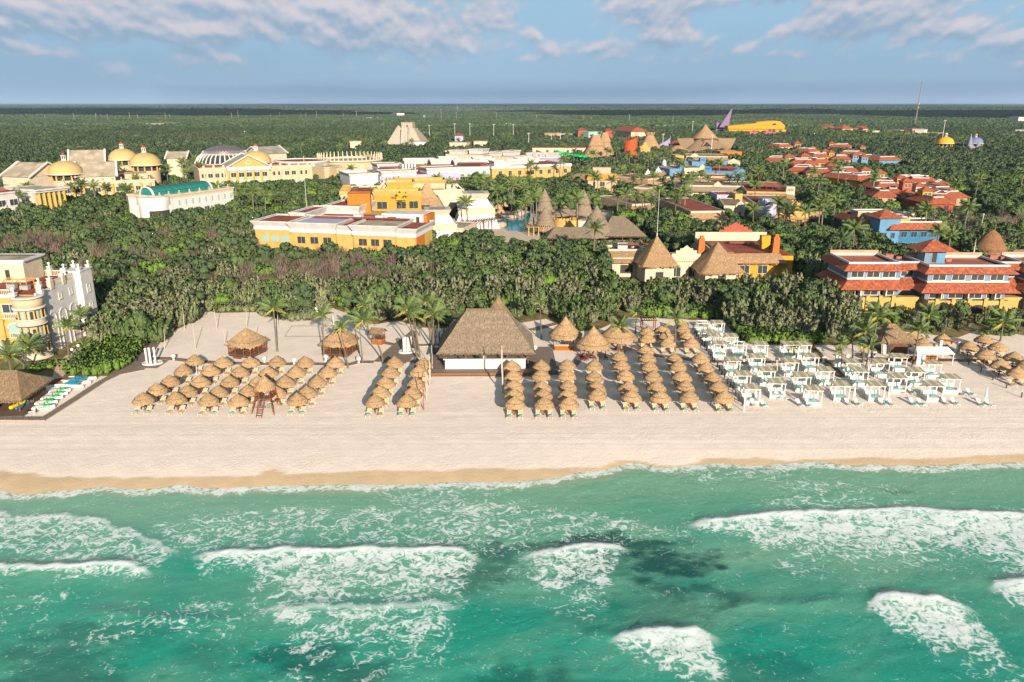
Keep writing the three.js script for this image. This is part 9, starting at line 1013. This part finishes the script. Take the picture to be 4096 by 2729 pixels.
const tones = { green: leafTone(0.072, 0.116, 0.030), sage: leafTone(0.130, 0.155, 0.068), bright: leafTone(0.095, 0.170, 0.020), dark: leafTone(0.050, 0.086, 0.028), brown: leafTone(0.22, 0.16, 0.125), grey: leafTone(0.160, 0.172, 0.092), far: leafTone(0.043, 0.072, 0.026) };
const limbM = mat(0.23, 0.19, 0.15);
function limbs(seed, H, R) { const r = rand(seed), o = [rod([0, 0, 0], [0.1, H * 0.42, 0.05], 0.16, 0.11, 6)]; for (let i = 0; i < 5; i++) { const a = i * 1.257 + r(); o.push(rod([0.08, H * (0.25 + 0.1 * r()), 0.04], [Math.cos(a) * R * 0.6, H * (0.62 + 0.15 * r()), Math.sin(a) * R * 0.6], 0.07, 0.03, 5)); } return merge(o); }
const treeKinds = [
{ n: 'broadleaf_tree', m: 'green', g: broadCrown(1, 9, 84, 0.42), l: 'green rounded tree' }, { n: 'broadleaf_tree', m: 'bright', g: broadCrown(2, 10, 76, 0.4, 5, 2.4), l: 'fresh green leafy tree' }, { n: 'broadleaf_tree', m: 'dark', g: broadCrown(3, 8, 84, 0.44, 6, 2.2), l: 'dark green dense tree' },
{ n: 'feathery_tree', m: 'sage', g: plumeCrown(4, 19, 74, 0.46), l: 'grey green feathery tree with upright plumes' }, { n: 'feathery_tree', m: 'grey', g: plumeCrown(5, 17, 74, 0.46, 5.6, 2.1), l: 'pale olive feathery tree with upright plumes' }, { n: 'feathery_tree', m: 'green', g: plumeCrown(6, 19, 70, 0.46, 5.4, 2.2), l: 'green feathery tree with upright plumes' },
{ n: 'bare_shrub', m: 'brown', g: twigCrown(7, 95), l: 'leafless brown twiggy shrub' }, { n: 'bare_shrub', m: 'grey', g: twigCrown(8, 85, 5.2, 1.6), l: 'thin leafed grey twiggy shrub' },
];
treeKinds.forEach((k, i) => { k.limb = limbs(50 + i, 5.5, 2.2); });
function pick(x, z, r) {                                           // which kind grows here
const a = fbm(x * 0.035 + 5, z * 0.05, 3), b = fbm(x * 0.09 + 50, z * 0.12, 2), q = r();
const dryZone = step3(-30, -70, x) * step3(-165, -185, z) * step3(-265, -230, z) + 0.8 * step3(-60, -45, x) * step3(-14, -26, x) * step3(-172, -190, z) * step3(-235, -215, z) + 0.9 * step3(105, 118, x) * step3(-215, -235, z) * step3(-300, -285, z);
if (q < dryZone * clamp(0.3 + 1.4 * (a - 0.25))) return r() < 0.72 ? 6 : 7;
const shore = step3(-215, -165, z);
if (r() < shore * 0.62 + 0.12) return r() < 0.45 ? 3 : r() < 0.5 ? 5 : 4;
return b > 0.56 ? (r() < 0.55 ? 1 : 0) : a < 0.42 ? (r() < 0.6 ? 2 : 0) : (r() < 0.7 ? 0 : 2);
}
// candidate spots, nearest first; the 300 that show largest become trees of their own, the rest one wood
const wr = rand(2024), spots = [];
for (let z = -140; z > -470;) {
const near = -z, step = near < 260 ? 2.85 : near < 340 ? 3.3 : 3.8, half = near * 0.72 + 14;
for (let x = -half; x < half; x += step) {
const px = x + (wr() - 0.5) * step * 1.1, pz = z + (wr() - 0.5) * step * 1.1, tl = curve(treeLine, px);
if (pz > tl - 1.1 || blocked(px, pz)) continue;
let s = 0.66 + 0.62 * wr() + 0.3 * (fbm(px * 0.05, pz * 0.05 + 70, 2) - 0.5); const edgeD = tl - pz; s *= 0.5 + 0.5 * step3(0.8, 8, edgeD); if (near > 175 && (blocked(px, pz - 8) || blocked(px, pz - 18) || blocked(px, pz - 28))) s *= px < -15 ? 0.85 : 0.55; if (px > 70 && px < 140 && pz > -163) s *= 0.5;
spots.push([px, pz, s, pick(px, pz, wr), wr() * 6.28, wr()]);
}
z -= step * 0.92;
}
spots.sort((a, b) => b[1] * 1 + Math.abs(b[0]) * -0.15 - (a[1] + Math.abs(a[0]) * -0.15));
const fov = 0.665, seen = spots.filter(p => Math.abs(p[0]) < -p[1] * 0.665 + 2), mine = new Set(), count = {};
for (const p of seen) { const n = treeKinds[p[3]].n; if ((count[n] || 0) >= (n === 'bare_shrub' ? 60 : 120)) continue; count[n] = (count[n] || 0) + 1; mine.add(p); }
const protos = new Map();
for (const p of mine) {
const [x, z, s, k, turn, q] = p, K = treeKinds[k];
const g = new THREE.Group(); g.name = numbered(K.n); g.position.set(x, 0, z); g.rotation.y = turn; g.scale.set(s * (0.92 + 0.2 * q), s * (0.9 + 0.25 * (1 - q)), s * (0.92 + 0.2 * q));
const zone = x < -45 ? 'left of the railed huts' : x < -12 ? 'behind the railed huts' : x < 8 ? 'behind the big hall' : x < 40 ? 'behind the straw shelters' : 'behind the canopy beds';
tag(g, `${K.l} in the wood ${zone}`, K.n === 'bare_shrub' ? 'shrub' : 'tree', `${K.l} group in the wood ${zone}`);
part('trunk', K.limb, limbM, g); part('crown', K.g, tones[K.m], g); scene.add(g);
}
// hedges and single shrubs at the edge of the sand
function hedge(label, outline, h, tone, seed, name = 'green_hedge', size = 0.4) { const r = rand(seed), f = new Foliage(), xs = outline.map(p => p[0]), zs = outline.map(p => p[1]), x0 = Math.min(...xs), x1 = Math.max(...xs), z0 = Math.min(...zs), z1 = Math.max(...zs), inside = (x, z) => { let c = false; for (let i = 0, j = outline.length - 1; i < outline.length; j = i++) { const a = outline[i], b = outline[j]; if ((a[1] > z) !== (b[1] > z) && x < (b[0] - a[0]) * (z - a[1]) / (b[1] - a[1]) + a[0]) c = !c; } return c; }; const cx = (x0 + x1) / 2, cz = (z0 + z1) / 2;
for (let z = z0; z < z1; z += 1.05) for (let x = x0; x < x1; x += 1.05) { const px = x + (r() - 0.5) * 0.8, pz = z + (r() - 0.5) * 0.8; if (!inside(px, pz)) continue; const b = 0.75 + 0.35 * r(), y = h * (0.55 + 0.4 * fbm(px * 0.3, pz * 0.3 + seed, 3)); f.lump(px - cx, y * 0.5, pz - cz, b * 0.55, y * 0.5, b * 0.55, r, 1, 0.9); for (let i = 0; i < 62; i++) { const d = sph(r); if (d[1] < -0.3) continue; f.tuft(px - cx + d[0] * b, y * 0.6 + d[1] * y * 0.72, pz - cz + d[2] * b, d, size * (0.7 + 0.6 * r()), r); } }
const t = thing(name, label, 'hedge', cx, 0, cz); part('leaves', f.geo(), tones[tone], t); part('stems', Array.from({ length: 12 }, () => { const x = (r() - 0.5) * (x1 - x0) * 0.5, z = (r() - 0.5) * (z1 - z0) * 0.5; return rod([x, 0, z], [x + 0.1, h * 0.6, z], 0.05, 0.03, 5); }), limbM, t); }
hedge('large glossy green hedge between boardwalk and hotel garden', [[-75.82, -123.68], [-76.35, -128.04], [-76.91, -134.75], [-74.89, -139.10], [-73.36, -144.50], [-71.03, -144.50], [-69.16, -138.36], [-66.75, -128.04], [-68.04, -123.08], [-72.80, -122.19]], 2.6, 'bright', 11);
hedge('low green hedge along the curve of the boardwalk', [[-71.57, -157.48], [-72.89, -166.34], [-72.6, -171.7], [-71.7, -176.2], [-68.81, -168.43], [-69.83, -163.28], [-70.44, -158.42]], 1.6, 'bright', 12); hedge('low hedge at the foot of the cream hotel', [[-83.14, -126.14], [-82.40, -128.04], [-81.21, -129.99], [-79.99, -129.33], [-79.44, -126.14], [-81.59, -124.90]], 1.1, 'bright', 13, 'green_hedge', 0.3);
hedge('bright green shrub bank behind the red pergola', [[27.52, -161.50], [29.54, -168.85], [34.00, -169.71], [34.64, -163.08], [33.34, -159.56], [28.85, -159.56]], 2.6, 'bright', 14); hedge('bright green shrub bank behind the inland canopy beds', [[37.13, -159.18], [39.13, -165.51], [42.91, -166.33], [45.25, -164.69], [43.76, -158.04]], 2.4, 'bright', 15); hedge('bright green shrub bank left of the lone canopy bed', [[44.22, -143.24], [45.88, -148.44], [48.74, -148.44], [50.76, -145.79], [49.16, -140.76], [44.79, -140.76]], 2.4, 'bright', 16); hedge('bright green shrub bank behind the touching pair of canopy beds', [[52.46, -141.37], [54.36, -146.45], [57.33, -145.79], [60.29, -143.24], [58.86, -140.46], [53.60, -140.46]], 2.0, 'bright', 17); hedge('round bright green bush beside the lone canopy bed', [[49.34, -140.76], [51.06, -146.45], [53.42, -146.45], [51.52, -140.76]], 2.6, 'bright', 18);
hedge('low grey green dune scrub left of the tall slender palm', [[-64.44, -164.29], [-66.1, -170.6], [-63.7, -173.2], [-59.5, -172.3], [-55.98, -164.69], [-60.53, -163.88]], 1.9, 'sage', 19, 'dune_scrub', 0.36); hedge('low grey green dune scrub right of the tall slender palm', [[-54.56, -161.50], [-55.99, -168.85], [-53.66, -169.71], [-50.58, -159.18]], 1.8, 'sage', 20, 'dune_scrub', 0.36); hedge('low grey green dune scrub in front of the folded loungers', [[-49.34, -158.42], [-50.98, -166.33], [-49.6, -170.6], [-45.05, -166.33], [-42.05, -158.42], [-44.90, -156.18]], 2.2, 'sage', 21, 'dune_scrub', 0.36);
hedge('small scrub patch at the right beach near the bushy palm', [[92.06, -146.84], [94.75, -149.97], [98.38, -150.78], [100.55, -149.18], [98.64, -146.08], [96.02, -146.84]], 0.9, 'green', 22, 'dune_scrub', 0.3);
{ const big_ = [[-74.45, -149.45, 2.1, 1.25, 3, 'huge pale feathery bush at the bend of the boardwalk'], [-81.65, -157.48, 1.5, 1.15, 4, 'pale feathery bush left of the huge one'], [-73.99, -158.42, 1.5, 0.95, 4, 'pale feathery bush right of the huge one']]; for (const [x, z, s, h, k, lab] of big_) { const K = treeKinds[k], g = thing('feathery_bush', lab, 'bush', x, 0, z - 2, x); g.scale.set(s, h, s); part('trunk', K.limb, limbM, g); part('crown', K.g, tones.grey, g); } }
// instanced masses
const M4 = new THREE.Matrix4(), Q4 = new THREE.Quaternion(), V4 = new THREE.Vector3(), S4 = new THREE.Vector3(), UPV = new THREE.Vector3(0, 1, 0), col4 = new THREE.Color();
function mass(name, parent, geo, material, list) { if (!list.length) return; const im = new THREE.InstancedMesh(geo, material, list.length); im.name = name; shadows(im); list.forEach((p, i) => { Q4.setFromAxisAngle(UPV, p.t); im.setMatrixAt(i, M4.compose(V4.set(p.x, p.y || 0, p.z), Q4, S4.set(p.s, p.h || p.s, p.s))); im.setColorAt(i, col4.setRGB(...p.c)); }); parent.add(im); }
const wood = new THREE.Group(); wood.name = 'scrub_wood'; tag(wood, 'dense mixed scrub wood between the beach and the resort houses', 'wood', null, 'stuff'); scene.add(wood);
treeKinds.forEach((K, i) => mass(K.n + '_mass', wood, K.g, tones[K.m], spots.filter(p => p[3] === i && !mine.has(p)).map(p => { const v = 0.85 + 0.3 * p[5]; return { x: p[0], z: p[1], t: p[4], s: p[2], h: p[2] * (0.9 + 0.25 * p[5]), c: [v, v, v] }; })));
// the wood further inland, tree by tree to 1.3 km, then in clumps to the horizon
const far_ = new THREE.Group(); far_.name = 'inland_forest'; tag(far_, 'green forest stretching inland from the resort to the flat horizon', 'forest', null, 'stuff'); scene.add(far_);
function clump(seed, n, R, br, tufts, size, flat = 1) { const r = rand(seed), f = new Foliage(); for (let k = 0; k < n; k++) { const a = k * 2.4 + r() * 0.6, q = Math.sqrt((k + 0.5) / n) * R, b = br * (0.65 + 0.7 * r()), x = Math.cos(a) * q, z = Math.sin(a) * q, y = (2.2 + r() * 3.4) * flat; f.lump(x, y, z, b, b * 0.8, b, r, 1, 0.95); for (let i = 0; i < tufts; i++) { const d = sph(r); if (d[1] < -0.2) continue; f.tuft(x + d[0] * b, y + d[1] * b * 0.85, z + d[2] * b, d, size * (0.7 + 0.7 * r()), r); } } return f.geo(); }
const lod = [0, 1, 2].map(i => broadCrown(21 + i, 5, 26, 0.8, 6.2, 3.0)), patch = [0, 1].map(i => clump(31 + i, 13, 9, 2.7, 12, 1.5)), big = [0, 1].map(i => clump(41 + i, 42, 34, 6.5, 4, 4, 1.0));
const hueAt = (x, z, r, f = 1) => { const a = fbm(x * 0.006 * f + 3, z * 0.006 * f, 3), b = fbm(x * 0.02 * f + 60, z * 0.02 * f + 9, 3), v = 0.75 + 0.6 * r; const dry = step3(0.52, 0.75, b); return [v * (0.75 + 0.6 * a + 0.6 * dry), v * (0.92 + 0.45 * a + 0.2 * dry), v * (0.85 + 0.4 * a + 0.45 * dry)]; };
{
const L = [[], [], []], r = rand(31);
for (let z = -466; z > -1350;) { const st = 5.2 + (-z - 466) * 0.002, half = -z * 0.70 + 20; for (let x = -half; x < half; x += st) { const px = x + (r() - 0.5) * st, pz = z + (r() - 0.5) * st; if (blocked(px, pz)) { r(); continue; } const low = pz > -900 && (blocked(px, pz - 9) || blocked(px, pz - 22) || blocked(px, pz - 38)) ? 0.5 : 1; L[Math.floor(r() * 3)].push({ x: px, z: pz, t: r() * 6.28, s: (0.85 + 0.5 * r()) * (0.4 + 0.6 * low), h: (0.85 + 0.5 * r()) * low, c: hueAt(px, pz, r()) }); } z -= st * 0.95; }
L.forEach((l, i) => mass('tree_mass', far_, lod[i], tones.far, l));
const P = [[], []]; for (let z = -1350; z > -4200;) { const st = 15 + (-z - 1350) * 0.004, half = -z * 0.70 + 40; for (let x = -half; x < half; x += st) { const px = x + (r() - 0.5) * st, pz = z + (r() - 0.5) * st; if (blocked(px, pz)) { r(); continue; } P[r() < 0.5 ? 0 : 1].push({ x: px, z: pz, t: r() * 6.28, s: 0.95 + 0.4 * r() + (-z - 1350) * 0.0002, h: 0.9 + 0.45 * r(), c: hueAt(px, pz, r(), 0.5) }); } z -= st * 0.9; }
P.forEach((l, i) => mass('clump_mass', far_, patch[i], tones.far, l));
const G = [[], []]; for (let z = -4200; z > -26000;) { const st = 58 + (-z - 4200) * 0.012, half = -z * 0.70 + 100; for (let x = -half; x < half; x += st) { const px = x + (r() - 0.5) * st, pz = z + (r() - 0.5) * st; G[r() < 0.5 ? 0 : 1].push({ x: px, z: pz, t: r() * 6.28, s: st / 52, h: 0.9 + 0.5 * r(), c: hueAt(px, pz, r(), 0.2) }); } z -= st * 0.9; }
G.forEach((l, i) => mass('canopy_mass', far_, big[i], tones.far, l));
console.log('woods', spots.length, mine.size, L.map(l => l.length), P.map(l => l.length), G.map(l => l.length));
}

// ---------------------------------------------------------------- clouds over the land: their shadows lie in dark bands across the far forest
{
const cm = mat(0.75, 0.75, 0.76, { roughness: 1 });
const cloud = (cx, cy, cz, hx, hz, seed) => { const r = rand(seed), o = []; for (let i = 0; i < 42; i++) { const a = r() * 6.28, q = Math.sqrt(r()), x = Math.cos(a) * q * hx, z = Math.sin(a) * q * hz, s = Math.min(hx, hz) * (0.22 + 0.2 * r()); o.push(new THREE.SphereGeometry(s, 10, 7).scale(1.25, 0.42, 1.25).translate(x, r() * s * 0.3, z)); } const m = structure('cloud', merge(o.map(g => plain(g))), cm); m.position.set(cx, cy, cz); };
const dx = Math.sin(sunAz) / Math.tan(sunEl), dz = Math.cos(sunAz) / Math.tan(sunEl);
for (const [sx, sz, hx, hz, alt, seed] of [[1750, -3000, 1500, 800, 900, 1], [700, -3500, 600, 420, 900, 6], [-2100, -3500, 1200, 800, 900, 2], [-900, -2800, 550, 320, 900, 5], [-300, -11500, 3000, 4200, 2500, 3], [3800, -9500, 1500, 1400, 2500, 4]]) cloud(sx + dx * alt, alt, sz + dz * alt, hx, hz, seed);
}

renderer.render(scene, camera);
